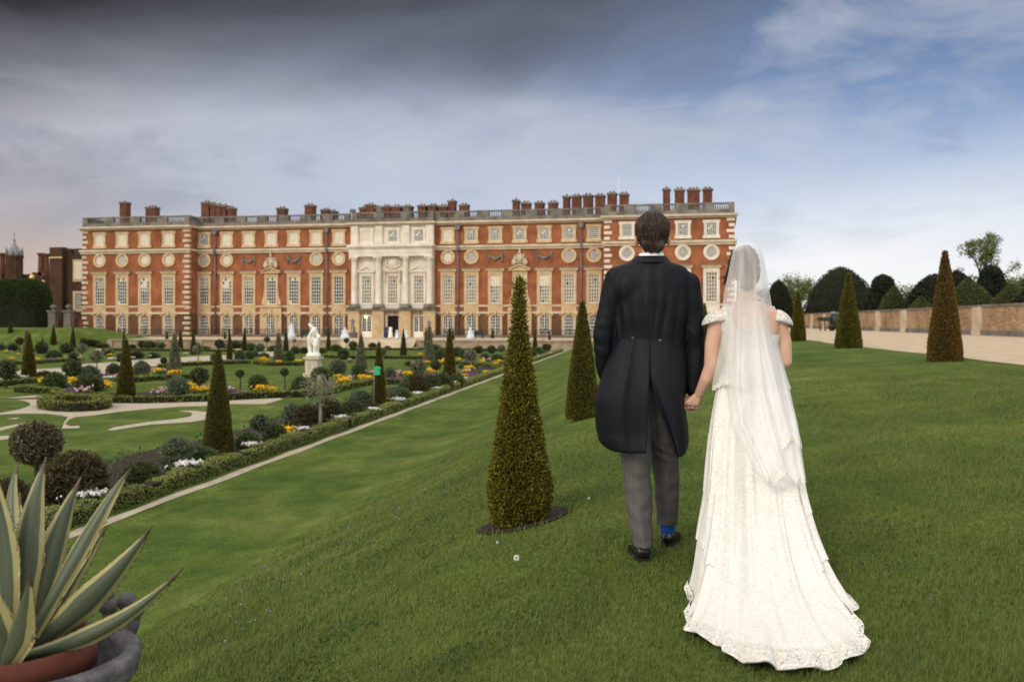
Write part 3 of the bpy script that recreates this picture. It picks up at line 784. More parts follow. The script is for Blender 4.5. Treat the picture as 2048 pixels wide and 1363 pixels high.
# plinth and railings
mb = MB()
for k, a, b, g in sections:
    if k == 'c': continue
    mb.box(a + (0 if k != 'm' else .3), b - (0 if k != 'r' else .3), g - 1.6, g - 1.2, ZB - .2, ZB + .32)
mb.build('area_kerb', M['plinth'], palace)
for k, a, b, g in sections:
    if k == 'c': continue
    mb = MB(); a0, b0 = a + .2, b - .2
    n = int((b0 - a0) / .16)
    mb.box(a0, b0, g - 1.42, g - 1.38, ZB + 1.0, ZB + 1.05); mb.box(a0, b0, g - 1.42, g - 1.38, ZB + .4, ZB + .44)
    for i in range(n + 1):
        xx = a0 + (b0 - a0) * i / n; w = .035 if i % 14 == 0 else .011
        mb.box(xx - w, xx + w, g - 1.40 - w, g - 1.40 + w, ZB + .3, ZB + (1.3 if i % 14 == 0 else 1.15))
    mb.build('iron_railing', M['iron'], palace)
for px in (432, 655, 917, 1163):
    x = FS(px, G0); mb = MB(); mb.tube([(x, G0 - .32, ZB), (x, G0 - .32, 12.9)], .10, 8)
    for z in range(-1, 13, 2): mb.box(x - .17, x + .17, G0 - .44, G0 - .2, z, z + .14)
    mb.prism([(x - .2, 12.9), (x + .2, 12.9), (x + .42, 13.5), (x - .42, 13.5)], G0 - .6, G0 - .1)
    mb.box(x - .14, x + .14, G0 - .75, G0 - .1, 10.0, 10.76)
    mb.build('drainpipe', M['lead_dark'], palace)
# chimneys
CH = [(249, 14, 403, 0), (304, 22, 413, 3), (413, 17, 403, 0), (428, 11, 406, 0), (439, 11, 408, 0), (450, 11, 410, 0), (463, 12, 414, 0), (564, 17, 415, 0), (620, 18, 409, 0), (652, 18, 418, 3), (668, 9, 421, 3),
      (726, 12, 414, 4), (741, 18, 408, 4), (757, 12, 413, 4), (773, 19, 411, 4), (793, 19, 411, 4), (815, 19, 411, 4), (845, 17, 410, 4), (866, 17, 409, 4), (887, 18, 410, 4), (904, 14, 400, 4), (928, 18, 408, 4),
      (1032, 12, 399, 4), (1052, 18, 404, 4), (1079, 18, 404, 4), (1106, 18, 403, 4), (1133, 13, 391, 2), (1153, 18, 390, 2), (1176, 19, 389, 2), (1200, 19, 389, 2), (1224, 18, 385, 2), (1248, 18, 386, 2),
      (1333, 14, 376, 2), (1359, 19, 377, 2), (1387, 25, 377, 2), (1415, 19, 376, 2)]
for px, w, yt, dg_ in CH:
    g = G0 + 5 + dg_; x = FS(px, g); yy = FY(px, g); sc = yy / F; hw = w * sc / 2 * .97; zt = (643 - yt) * sc
    mb = MB(); mb.box(x - hw, x + hw, g - .5, g + .9, 13.5, zt - .35); mb.box(x - hw - .04, x + hw + .04, g - .54, g + .94, 14.9, 15.1)
    c = mb.build('chimney', M['chim'], palace)
    mb = MB(); mb.box(x - hw - .12, x + hw + .12, g - .62, g + 1.02, zt - .35, zt - .2); mb.box(x - hw - .05, x + hw + .05, g - .55, g + .95, zt - .199, zt - .06)
    mb.build('chimney_cap', M['grey_stone'], c)
    k = max(1, int(hw * 2 / .55))
    for i in range(k):
        xx = x + (i - (k - 1) / 2) * .5
        mb = MB(); mb.lathe([(.14, zt - .06), (.15, zt + .1), (.11, zt + .22), (.13, zt + .24)], (xx, g + .2, 0), 8); mb.build('chimney_pot', M['pot'], c)
g = G0 + 12; x = FS(1237, g); mb = MB(); mb.tube([(x, g, 14), (x, g, (643 - 355) * FY(1237, g) / F)], [.06, .03], 6); mb.build('flagpole', M['white'], palace)
_rot = Matrix.Rotation(TH - FT, 3, 'Z')
palace.rotation_euler.z = TH - FT; palace.location = _rot @ palace.location
FT = TH
# ------------------------------------------------------------------ older brick range at the far left
tud = empty('brick_gatehouse', (FS(136, 158), 158, -1.2), 'dark brown brick tudor range with battlements and chimneys beyond the clipped hedge', 'building')
def TZ(py, px, g): return (643 - py) * FY(px, g) / F
g = 158; a, b = FS(106, g), FS(178, g)
zt = TZ(494, 130, g); mb = MB(); mb.box(a, b, g, g + 12, -2, zt - 1.2)
x = a
for i, (p0, p1) in enumerate(((106, 128), (134, 143), (149, 160), (165, 178))): mb.box(FS(p0, g), FS(p1, g), g, g + 1, zt - 1.2, zt - (.0 if i == 0 else .25))
mb.box(FS(106, g) + .01, FS(131, g), g - 1.0, g - .002, -2, zt - .1)
g2 = 175; mb.box(FS(-60, g2), FS(106, g2), g2, g2 + 10, -2, TZ(548, 60, g2)); mb.box(FS(85, g2), FS(106, g2), g2 - 3, g2 - .002, -2, TZ(552, 90, g2))
mb.build('wall', M['tudor'], tud)
mb = MB(); mb.box(a - .1, FS(131, g) + .05, g - 1.1, g - 1.003, TZ(517, 120, g), TZ(514, 120, g)); mb.build('stone_string', M['honey'], tud)
for y0, y1 in ((519, 563), (582, 623)):
    x0, x1 = FS(147, g), FS(166, g); z0, z1 = TZ(y1, 155, g), TZ(y0, 155, g)
    mb = MB(); mb.box(x0, x1, g - .2, g - .02, z0, z1); o = mb.build('window', M['honey'], tud)
    mb = MB(); mb.box(x0 + .35, x1, g - .26, g - .201, z0 + .4, z1 - .4); o2 = mb.build('glass', M['blind'] if y0 == 519 else M['glass'], o)
    mb = MB()
    for i in range(4): mb.box(x0 + .35 + i * .33, x0 + .42 + i * .33, g - .3, g - .261, z0 + .4, z1 - .4)
    for j in range(6): mb.box(x0 + .35, x1, g - .295, g - .262, z0 + .4 + j * (z1 - z0 - .8) / 6, z0 + .46 + j * (z1 - z0 - .8) / 6)
    mb.build('sash', M['white'], o)
g = 176
mb = MB(); x = FS(42, g); w = 16 * FY(42, g) / F; mb.lathe([(w, -1), (w, TZ(517, 42, g)), (w * 1.08, TZ(517, 42, g)), (w * 1.08, TZ(512, 42, g))], (x, g - 2, 0), 8, smooth=False)
o = mb.build('turret', M['tudor'], tud)
z0 = TZ(512, 42, g); mb = MB(); mb.lathe([(w * .95, z0), (w * .9, z0 + .5), (w * .55, z0 + 1.2), (w * .2, z0 + 2.2), (.12, z0 + 2.6), (.25, z0 + 2.9), (.06, z0 + 3.1), (.04, z0 + 3.9), (.15, z0 + 4.0), (.02, z0 + 4.3)], (x, g - 2, 0), 8, smooth=False)
for i in range(8): t = 2 * math.pi * (i + .5) / 8; mb.lathe([(.12, z0), (.12, z0 + 1.0), (.02, z0 + 1.6)], (x + w * .95 * math.cos(t), g - 2 + w * .95 * math.sin(t), 0), 6)
mb.build('turret_cap', M['lead'], o)
for px, w_, yt in ((5, 6, 506), (83, 7, 506), (93, 6, 507)):
    x = FS(px, g); w = w_ * FY(px, g) / F; zt = TZ(yt, px, g)
    mb = MB(); mb.box(x - w * 1.4, x + w * 1.4, g - 1.5, g + 1, TZ(560, px, g), TZ(545, px, g)); mb.lathe([(w, TZ(545, px, g)), (w * .85, zt - 1.5), (w * .85, zt - .6), (w * 1.2, zt - .3), (w * 1.2, zt)], (x, g, 0), 8, smooth=False)
    mb.build('chimney', M['chim'], tud)
# gate piers with gilt lamps, left of the palace
gold = mat('gilt_lamp', (.95, .65, .22), rough=.35, spec=.8)
for px, lab in ((107, 'grey stone gate pier topped with an urn, next to the clipped hedge'), (138, 'grey stone gate pier topped with an urn, next to the palace corner')):
    g = 134; x = FS(px, g); s_ = FY(px, g) / F; zb = -1.3; mb = MB()
    mb.box(x - .55, x + .55, g - .5, g + .5, zb - .5, TZ(624, px, g)); mb.box(x - .7, x + .7, g - .62, g + .62, TZ(624, px, g), TZ(620, px, g))
    o = mb.build('gate_pier', M['plinth'], label=lab, cat='gate pier')
    mb = MB(); mb.lathe([(.4, TZ(620, px, g)), (.2, TZ(617, px, g)), (.5, TZ(614, px, g)), (.45, TZ(611, px, g)), (.1, TZ(609, px, g)), (.02, TZ(607, px, g))], (x, g, 0), 12); mb.build('urn', M['plinth'], o)
for px, py, lab in ((64, 554, 'gilt globe lamp on a tall post beside the tudor turret'), (86, 565, 'gilt globe lamp on a tall post at the rounded hedge end')):
    g = 160; x = FS(px, g); s_ = FY(px, g) / F; z = TZ(py, px, g); mb = MB(); mb.tube([(x, g, -1), (x, g, z - .4)], .06, 6); mb.lathe([(.06, z - .6), (.3, z - .45), (.3, z - .38)], (x, g, 0), 10)
    o = mb.build('street_lamp', M['iron'], label=lab, cat='street lamp'); mb = MB(); mb.ball((x, g, z), .42, n=14); mb.build('lamp_globe', gold, o)
mb = MB(); g = 135; mb.box(FS(150, g), FS(166, g), g - .3, g, -2.4, TZ(640, 155, g)); mb.box(FS(112, g), FS(134, g), g + .2, g + .5, -2, TZ(641, 120, g)); mb.box(FS(150, g) - .1, FS(166, g), g - .36, g + .06, TZ(640, 155, g), TZ(638, 155, g))
mb.build('garden_wall', M['chim'], label='short red brick wall joining the palace corner to the gate piers', cat='wall')
# ------------------------------------------------------------------ long wall on the right
SWL = 19.4
wall = empty('boundary_wall', (SWL, 60, -.8), 'long low brown brick wall with pale stone pillars beside the gravel walk', 'wall')
mb = MB(); mb.box(SWL, SWL + .4, -20, 135, -1.0, .86); mb.build('brickwork', M['yellow_brick'], wall)
mb = MB(); mb.box(SWL - .07, SWL + .47, -20, 135, .861, .98); mb.build('coping', M['grey_stone'], wall)
mb = MB(); mb.box(SWL - .12, SWL - .002, -20, 135, -1.0, -.50); mb.build('plinth', M['grey_stone'], wall)
r_ = (1957 - 1024) / F; y0 = SWL / (r_ * CT - ST); gp = y0 * (r_ * ST + CT)
for k in range(-6, 9):
    gg = gp + k * 8.35
    if gg > 134 or gg < -8: continue
    mb = MB(); mb.box(SWL - .16, SWL - .003, gg - .62, gg + .62, -.499, .86); mb.box(SWL - .2, SWL - .121, gg - .7, gg + .7, -.95, -.5)
    mb.build('stone_pillar', M['pale'], wall)
# ------------------------------------------------------------------ foliage
def leaf_quads(P, Nn, size, up=.4, jit=.6, rg=rng, asp=.5):
    """leaf-shaped quads at points P standing out along Nn"""
    n = len(P)
    d = Nn + rg.normal(0, jit, (n, 3)); d[:, 2] += up
    d /= np.linalg.norm(d, axis=1, keepdims=True)
    q = rg.normal(0, 1, (n, 3)); w = np.cross(d, q); w /= np.linalg.norm(w, axis=1, keepdims=True) + 1e-9
    s = size * rg.uniform(.6, 1.3, (n, 1))
    a = P - d * s * .25; c = P + d * s * .75; mid = P + d * s * .2
    V = np.stack([a, mid + w * s * asp * .5, c, mid - w * s * asp * .5], 1).reshape(-1, 3)
    return V, np.arange(4 * n).reshape(-1, 4)
def surf_mesh(name, rows, n_seg, nleaf, size, mleaf, mcore, up=.4, jit=.6, lump=.04, seed=1, asp=.5, shell=.06, sprig=0):
    """rows: (z, r) profile. A dark inner body plus leaves over it."""
    rg = np.random.default_rng(seed)
    z = np.array([r[0] for r in rows]); rr = np.array([r[1] for r in rows])
    seg = np.sqrt(np.diff(z) ** 2 + np.diff(rr) ** 2); ar = seg * (rr[1:] + rr[:-1]) / 2
    idx = rg.choice(len(seg), nleaf, p=ar / ar.sum()); t = rg.uniform(0, 1, nleaf); th = rg.uniform(0, 2 * np.pi, nleaf)
    Z = z[idx] + (z[idx + 1] - z[idx]) * t; Rr = rr[idx] + (rr[idx + 1] - rr[idx]) * t
    ph = rg.uniform(0, 6.28, 8)
    H = max(z) - min(z); mx = max(rr)
    lm = 1 + lump * (np.sin(3 * th + ph[0] + Z / H * 5) * .5 + np.sin(7 * th + ph[1] + Z / H * 17) * .35 + np.sin(2 * th + ph[2] - Z / H * 31) * .5)
    dep = rg.uniform(-shell, shell * .25, nleaf) * mx
    X = (Rr * lm + dep)
    nz = -(rr[idx + 1] - rr[idx]) / np.maximum(seg[idx], 1e-6); nr = (z[idx + 1] - z[idx]) / np.maximum(seg[idx], 1e-6)
    P = np.stack([X * np.cos(th), X * np.sin(th), Z + dep * nz], 1)
    Nn = np.stack([nr * np.cos(th), nr * np.sin(th), nz], 1)
    if sprig:                      # each point carries a small upturned shoot of several leaves
        d = Nn + rg.normal(0, jit, Nn.shape); d[:, 2] += up; d /= np.linalg.norm(d, axis=1, keepdims=True)
        P = np.concatenate([P + d * size * .42 * k for k in range(sprig)]); Nn = np.tile(d * 1.5, (sprig, 1)); up, jit = 0, .55
    V, Fq = leaf_quads(P, Nn, size, up, jit, rg, asp)
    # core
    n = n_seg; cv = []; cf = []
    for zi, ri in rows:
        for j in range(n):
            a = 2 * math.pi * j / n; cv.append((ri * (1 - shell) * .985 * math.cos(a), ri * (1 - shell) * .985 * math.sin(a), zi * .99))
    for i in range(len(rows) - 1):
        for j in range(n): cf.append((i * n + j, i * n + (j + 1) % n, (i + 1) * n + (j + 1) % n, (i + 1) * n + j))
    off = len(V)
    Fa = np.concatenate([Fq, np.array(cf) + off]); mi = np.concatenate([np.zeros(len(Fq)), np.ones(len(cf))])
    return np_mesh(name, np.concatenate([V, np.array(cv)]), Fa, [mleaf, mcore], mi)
def cone_rows(h, r, top=.12, bulge=.06, k=16):
    o = []
    for i in range(k + 1):
        t = i / k; o.append((t * h, r * ((1 - t) * (1 - top) + top + bulge * math.sin(math.pi * t) - .06 * max(0, 1 - t / .08))))
    o.append((h * 1.004 + r * .02, .001)); return o
def ball_rows(r, sx=1, flat=1., k=12, squash=0):
    return [(r * flat * (1 + math.sin(-math.pi / 2 + math.pi * i / k)), max(.001, r * sx * math.cos(-math.pi / 2 + math.pi * i / k))) for i in range(k + 1)]
# --- the large yew cone beside the couple, with its lumpy profile
Y1 = 6.95
c1 = W(1038, 1046, Y1); c1.z = Z1(c1.x, c1.y) - .02
sc1 = Y1 / F
prof1 = [(1062, 48), (1045, 64), (1010, 70), (985, 70), (950, 66), (910, 59), (868, 52), (825, 46.5), (786, 41), (745, 36.5), (704, 31), (663, 24.5), (622, 18.5), (595, 15), (575, 13), (556, 13), (548, 9), (543, .2)]
zb1 = c1.z + .02
top1 = (643 - 543) * sc1
rows1 = [((1062 - p) / (1062 - 543) * (top1 - zb1 - .03), max(.004, (w - 14 * min(1, w / 24)) * sc1)) for p, w in prof1]
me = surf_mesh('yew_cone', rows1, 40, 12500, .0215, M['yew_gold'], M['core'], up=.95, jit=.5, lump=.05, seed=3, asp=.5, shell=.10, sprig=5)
o = finish(bpy.data.objects.new('yew_cone', me), None, c1, label='tall golden green clipped yew cone in a soil ring beside the groom', cat='topiary', group='clipped yew cones')
# soil ring cut round its foot
mb = MB(); v = [(c1.x, c1.y, Z1(c1.x, c1.y) + .012)]
for i in range(36):
    a = 2 * math.pi * i / 36; rr = .335 * (1 + .07 * math.sin(3 * a) + .03 * math.sin(7 * a)); x, y = c1.x + .02 + rr * math.cos(a), c1.y + .08 + rr * 1.0 * math.sin(a)
    v.append((x, y, Z1(x, y) + .012))
mb.add(v, [(0, i + 1, (i + 1) % 36 + 1) for i in range(36)], smooth=True); mb.build('soil_ring', M['soil'], kind='structure')
# --- other yew cones (ground point px, py, height in px, half width px, material, leaf count, label)
def CONE(px, py, top, hw, mm, nl, lab, z=None, Yd=None, seed=0, lump=.03, grp='clipped yew cones', nm='yew_cone', ls=None, jit=.5):
    if Yd is None: p = G(px, py, z if z is not None else GZ); Yd = depth(p)
    else: p = W(px, py, Yd)
    sc = Yd / F; h = (py - top) * sc
    if z is None and Yd is not None and abs(p.z - GZ) > .3: p.z = Z1(p.x, p.y)
    rows = cone_rows(h, hw * sc * .94)
    me = surf_mesh(nm, rows, 20, nl, ls or max(.03, .9 * sc * 4), M[mm], M['core'], up=.8, jit=jit, lump=lump, seed=seed or px, shell=.07)
    o = bpy.data.objects.new(nm, me)
    return finish(o, None, p, label=lab, cat='topiary', group=grp)
CONE(1165, 836, 604, 37, 'yew_mid', 22000, 'golden green yew cone on the bank just behind the groom', Yd=14.7)
CONE(1409, 690, 598, 13, 'yew_mid', 3000, 'slim dark yew cone glimpsed between the groom and the bride', Yd=38, z=None)
CONE(1890, 722, 503, 37, 'yew_rust', 22000, 'tall rusty brown yew cone, rightmost on the upper lawn', Yd=20.2)
CONE(1697, 694, 547, 28.5, 'yew_mid', 16000, 'olive green yew cone standing between the rusty cone and the bride', Yd=30.5)
CONE(1596, 684, 586, 16.5, 'yew', 9000, 'slim brownish green yew cone nearest the bride shoulder', Yd=41)
gc = [(437, 915, 699, 34, 'yew_mid', 16000, 'broad olive yew cone in the near flower border beside the gravel loop'),
      (252, 797, 679, 19.5, 'yew', 7000, 'dark yew cone with a leaning tip at the low hedge by the curved gravel path'),
      (58, 762, 667, 15.5, 'yew', 5000, 'dark yew cone nearest the left edge of the photo among dark bushes'),
      (758, 819, 685, 16.5, 'yew', 6000, 'dark yew cone directly behind the small green box on its pole'),
      (899, 766, 658, 14.5, 'yew', 5000, 'dark yew cone in the long border left of the large foreground cone')]
for i, (px, py, tp, hw, mm, nl, lab) in enumerate(gc): CONE(px, py, tp, hw, mm, nl, lab)
for i, (px, py, tp, hw, lab) in enumerate([(349, 749, 667, 15, 'silvery grey topiary cone between two flower beds beyond the gravel loop'), (557, 727, 667, 11, 'silvery grey topiary cone left of the white statue'),
      (722, 745, 669, 13, 'silvery grey topiary cone between the white statue and the green box'), (858, 728, 654, 11.5, 'silvery grey topiary cone right of the palace doorway'), (53, 722, 660, 7, 'silvery grey topiary cone hidden behind the leftmost garden cone')]):
    CONE(px, py, tp, hw, 'silver', 4500, lab, lump=.07, grp='silvery topiary cones', nm='topiary_cone', jit=.9)
small = [(107, 695, 655, 6.5, 'on the left grass bank foot'), (146, 694, 652, 6, 'below the gate piers'), (334, 695, 658, 5, 'left of the silvery cone near the left wing'), (361, 697, 658, 5.5, 'right of the silvery cone near the left wing'),
         (387, 709, 658, 6.5, 'under the quoins of the left wing'), (450, 694, 659, 5, 'thin and furthest, behind the second drainpipe bay'), (459, 718, 657, 6.5, 'behind the broad olive cone tip'), (489, 701, 656, 6, 'below the left stone festoon'),
         (572, 702, 656, 6, 'between the silvery cone and the white statue'), (657, 701, 655, 5.5, 'just right of the white statue'), (807, 713, 659, 7.5, 'in front of the draped tables near the doorway'), (852, 700, 655, 5, 'tucked behind the right silvery cone'),
         (906, 697, 655, 5, 'tucked behind the border cone'), (985, 693, 656, 5, 'left of the large foreground cone near the terrace'), (1070, 706, 657, 6, 'right of the large foreground cone near the hedge end'), (1099, 697, 660, 4.5, 'at the terrace corner of the long hedge'), (248, 700, 657, 4.5, 'peeping out behind the leaning cone')]
sm_me = surf_mesh('yew_cone', cone_rows(1, .135), 14, 1500, .034, M['yew'], M['core'], up=.8, jit=.5, lump=.04, seed=77)
for i, (px, py, tp, hw, lab) in enumerate(small):
    p = GP(px, py); sc = depth(p) / F
    o = bpy.data.objects.new('yew_cone', sm_me); finish(o, None, p, label='small distant yew cone ' + lab, cat='topiary', group='small distant yew cones')
    h = (py - tp) * sc; o.scale = (hw * sc / .135, hw * sc / .135, h)
for px, py, tp, hw, lab in ((21, 671, 648, 5, 'small yew cone on top of the left grass bank, leftmost'), (85, 670, 645, 4, 'small yew cone on top of the left grass bank before the hedge end'), (143, 669, 644, 4.5, 'small yew cone on top of the left grass bank beside the gate pier')):
    p = on_ground(px, py, 118); o = bpy.data.objects.new('yew_cone', sm_me); finish(o, None, p, label=lab, cat='topiary', group='small distant yew cones'); sc = depth(p) / F
    o.scale = (hw * sc / .135,) * 2 + ((py - tp) * sc,)
# --- shrubs
LM = [(437, 905, 'the broad olive cone'), (252, 795, 'the leaning dark cone'), (58, 760, 'the leftmost garden cone'), (628, 745, 'the white statue'), (758, 815, 'the green box cone'), (899, 764, 'the border cone'),
      (349, 748, 'the leftmost silvery cone'), (722, 742, 'the middle silvery cone'), (557, 725, 'the small silvery cone'), (858, 725, 'the rightmost silvery cone'),
      (1040, 760, 'the large near cone'), (150, 1010, 'the agave leaves'), (149, 815, 'the ring shaped hedge'), (459, 716, 'the second bay cone'), (572, 700, 'the cone before the statue'), (807, 711, 'the doorway cone'), (1070, 704, 'the hedge end cone'), (387, 707, 'the left quoin cone'), (107, 694, 'the bank foot cone'), (657, 700, 'the cone beyond the statue'), (489, 700, 'the left festoon cone')]
used = {}
ORD = ['', 'second ', 'third ', 'fourth ', 'fifth ', 'sixth ', 'seventh ', 'eighth ', 'ninth ', 'tenth ']
def rel(px, py, desc):
    l = min(LM, key=lambda q: (q[0] - px) ** 2 + (2.2 * (q[1] - py)) ** 2)
    dx, dy = px - l[0], py - l[1]
    s = ('right of' if dx > 0 else 'left of') if abs(dx) > 1.6 * abs(dy) else ('in front of' if dy > 0 else 'beyond')
    if abs(dx) <= 1.6 * abs(dy) and abs(dx) > 8: s = s + (' right of' if dx > 0 else ' left of')
    key = desc + ' ' + s + ' ' + l[2]
    used[key] = used.get(key, 0) + 1
    return ORD[used[key] - 1] + key
def px_sort(lst):
    def kf(q):
        l = min(LM, key=lambda r: (r[0] - q[0]) ** 2 + (2.2 * (r[1] - q[1])) ** 2)
        return (l[0], (q[0] - l[0]) ** 2 + (q[1] - l[1]) ** 2)
    return sorted(lst, key=kf)
DESC = {'box_dark': 'dark green', 'box_brown': 'brownish green', 'box_green': 'bright green', 'box_grey': 'grey green', 'silver': 'silvery'}
# (px centre, py base, half width px, height px, material)
shrubs = [(150, 1020, 62, 116, 'box_brown'), (20, 1042, 38, 86, 'box_brown'), (354, 945, 33, 70, 'box_grey'), (402, 938, 34, 46, 'box_green'), (282, 970, 34, 48, 'box_dark'), (497, 908, 23, 44, 'box_green'), (548, 888, 24, 42, 'box_dark'),
          (617, 862, 27, 54, 'box_brown'), (657, 852, 27, 56, 'box_brown'), (703, 840, 22, 40, 'box_dark'), (722, 815, 24, 34, 'box_grey'), (803, 808, 18, 32, 'box_green'), (815, 797, 17, 42, 'box_grey'), (833, 797, 21, 50, 'box_brown'), (860, 789, 18, 40, 'box_dark'),
          (885, 782, 20, 36, 'box_dark'), (915, 775, 13, 28, 'box_green'), (782, 812, 14, 26, 'box_green'), (745, 830, 15, 26, 'box_dark'), (700, 850, 16, 24, 'box_dark'), (585, 858, 20, 52, 'box_grey'),
          (676, 747, 16, 28, 'box_grey'), (642, 762, 20, 28, 'box_green'), (719, 757, 15, 30, 'box_green'), (601, 790, 18, 37, 'box_green'), (516, 785, 18, 36, 'box_green'), (687, 718, 12, 20, 'box_green'), (579, 727, 10, 26, 'box_green'),
          (109, 780, 22, 36, 'box_green'), (33, 766, 19, 17, 'box_dark'), (89, 759, 14, 18, 'box_dark'), (178, 790, 26, 40, 'box_dark'), (178, 765, 20, 34, 'box_grey'), (227, 753, 13, 26, 'box_dark'), (108, 720, 15, 20, 'box_green'), (134, 706, 13, 20, 'box_dark'), (147, 722, 9, 18, 'box_dark'),
          (83, 707, 12, 24, 'box_dark'), (26, 702, 10, 16, 'box_dark'), (3, 700, 8, 14, 'box_grey'), (273, 717, 14, 16, 'box_dark'), (217, 712, 11, 14, 'box_grey'), (283, 756, 16, 34, 'box_grey'), (356, 794, 20, 42, 'box_grey'), (230, 694, 9, 14, 'box_green'), (287, 696, 11, 16, 'box_dark'), (300, 697, 12, 15, 'box_dark'),
          (321, 697, 9, 13, 'box_grey'), (265, 696, 8, 8, 'box_dark'), (308, 716, 12, 12, 'box_green'), (180, 694, 18, 12, 'box_dark'), (205, 695, 12, 9, 'box_dark'), (430, 727, 9, 20, 'box_green'), (470, 697, 12, 16, 'box_dark'), (480, 720, 11, 20, 'box_green'),
          (503, 701, 9, 15, 'box_green'), (520, 703, 9, 16, 'box_grey'), (545, 703, 9, 12, 'box_dark'), (500, 718, 9, 16, 'box_green'), (508, 714, 9, 12, 'box_dark'), (590, 707, 9, 14, 'box_dark'), (608, 706, 9, 12, 'box_dark'), (645, 706, 8, 11, 'box_green'), (672, 702, 11, 13, 'box_green'), (528, 720, 10, 15, 'box_dark'),
          (832, 697, 9.5, 15, 'box_dark'), (813, 697, 6, 12, 'box_dark'), (775, 699, 6, 8, 'box_green'), (745, 699, 8, 14, 'box_dark'), (705, 697, 9, 14, 'box_green'), (880, 723, 13, 24, 'box_green'), (870, 702, 12, 14, 'box_grey'), (915, 712, 9, 18, 'box_dark'), (928, 716, 10, 18, 'box_green'), (957, 706, 10, 14, 'box_dark'),
          (962, 696, 8, 11, 'box_green'), (978, 696, 8, 14, 'box_dark'), (995, 722, 11, 14, 'box_green'), (970, 716, 9, 11, 'box_grey'), (1002, 697, 8, 10, 'box_green'), (1086, 697, 8, 18, 'box_grey'), (1093, 701, 9, 14, 'box_dark'), (1110, 698, 9, 15, 'box_dark'), (1078, 710, 9, 16, 'box_green'), (1062, 716, 8, 18, 'box_dark'), (1120, 697, 7, 8, 'box_green'),
          (780, 758, 12, 24, 'box_grey'), (817, 732, 8, 10, 'box_green'), (240, 724, 8, 18, 'box_dark'), (440, 697, 8, 16, 'box_dark'), (410, 700, 10, 8, 'box_green'), (395, 701, 7, 16, 'silver')]
S_ME = {}
def shrub_mesh(mm, lod):
    k = (mm, lod)
    if k not in S_ME:
        nl, sz = {0: (9000, .06), 1: (3500, .09), 2: (900, .16)}[lod]
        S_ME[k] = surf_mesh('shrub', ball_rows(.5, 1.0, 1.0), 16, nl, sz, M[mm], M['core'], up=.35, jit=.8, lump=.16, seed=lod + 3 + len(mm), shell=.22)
    return S_ME[k]
for px, py, hw, h, mm in px_sort(shrubs):
    p = GP(px, py); sc = depth(p) / F
    o = bpy.data.objects.new('shrub', shrub_mesh(mm, 0 if hw > 24 else (1 if hw > 14 else 2)))
    size = 'large' if hw > 30 else ('small' if hw < 10 else 'rounded')
    finish(o, None, p - Vector((0, 0, .02)), label=rel(px, py, f'{size} {DESC[mm]} shrub'), cat='shrub', group='clipped shrubs in the parterre')
    o.scale = (2 * hw * sc, 2 * hw * sc, h * sc * 1.02); o.rotation_euler.z = rnd.uniform(0, 6)
# standards: ball on a bare stem: (px, crown centre py, r px, base py, material)
stds = [(72, 888, 47, 972, 'holly'), (640, 780, 33, 872, 'silver'), (837, 734, 15.5, 765, 'silver'), (941, 710, 12, 744, 'silver'), (193, 713, 13, 745, 'silver'), (164, 697, 10, 725, 'silver'), (399, 752, 18, 787, 'box_dark'), (480, 747, 8.5, 785, 'box_dark'), (569, 744, 8.5, 787, 'box_dark'),
        (145, 737, 18, 770, 'box_dark'), (872, 731, 10, 760, 'box_dark'), (693, 681, 5.5, 700, 'box_dark'), (534, 679, 6, 700, 'box_dark'), (706, 690, 8.5, 715, 'box_green'), (396, 699, 10, 725, 'silver'), (439, 687, 9, 712, 'box_brown'), (983, 699, 8.5, 722, 'box_dark'), (1003, 697, 8, 716, 'silver'), (765, 703, 8, 722, 'box_grey'),
        (40, 682, 8, 705, 'box_brown'), (167, 678, 6, 694, 'box_brown'), (12, 740, 20, 775, 'box_dark'), (520, 846, 18, 902, 'box_grey'), (328, 721, 7, 745, 'box_brown'), (922, 732, 6, 757, 'box_grey')]
tk = {}
for px, cy, r, by, mm in px_sort(stds):
    p = GP(px, by); Yd = depth(p); sc = Yd / F; h = (by - cy) * sc; rr = r * sc
    root = empty('standard_tree', p, rel(px, by, f"{'variegated' if mm == 'holly' else DESC[mm]} ball on bare stem"), 'topiary', 'ball topiaries on bare stems')
    key = (mm, r > 25)
    if key not in tk:
        big = r > 25
        tk[key] = surf_mesh('crown', ball_rows(.5, 1, 1), 14, (1500 if mm == 'silver' else 7000) if big else 900, .07 if big else .15, M[mm], M['core'] if not (big and mm == 'silver') else M[mm], up=.2, jit=.9, lump=.13 if mm == 'silver' else .07, seed=9, shell=.75 if big and mm == 'silver' else .22)
    c = bpy.data.objects.new('crown', tk[key]); finish(c, root, p + Vector((0, 0, h - rr * .85))); c.scale = (2 * rr, 2 * rr, 1.8 * rr)
    mb = MB(); mb.tube([p - Vector((0, 0, .05)), p + Vector((.02, 0, h * .5)), p + Vector((0, 0, h - rr * .3))], [.035 + rr * .06, .03 + rr * .04, .03], 7); mb.build('trunk', M['bark'] if mm not in ('silver', 'box_grey') else M['pale_bark'], root)
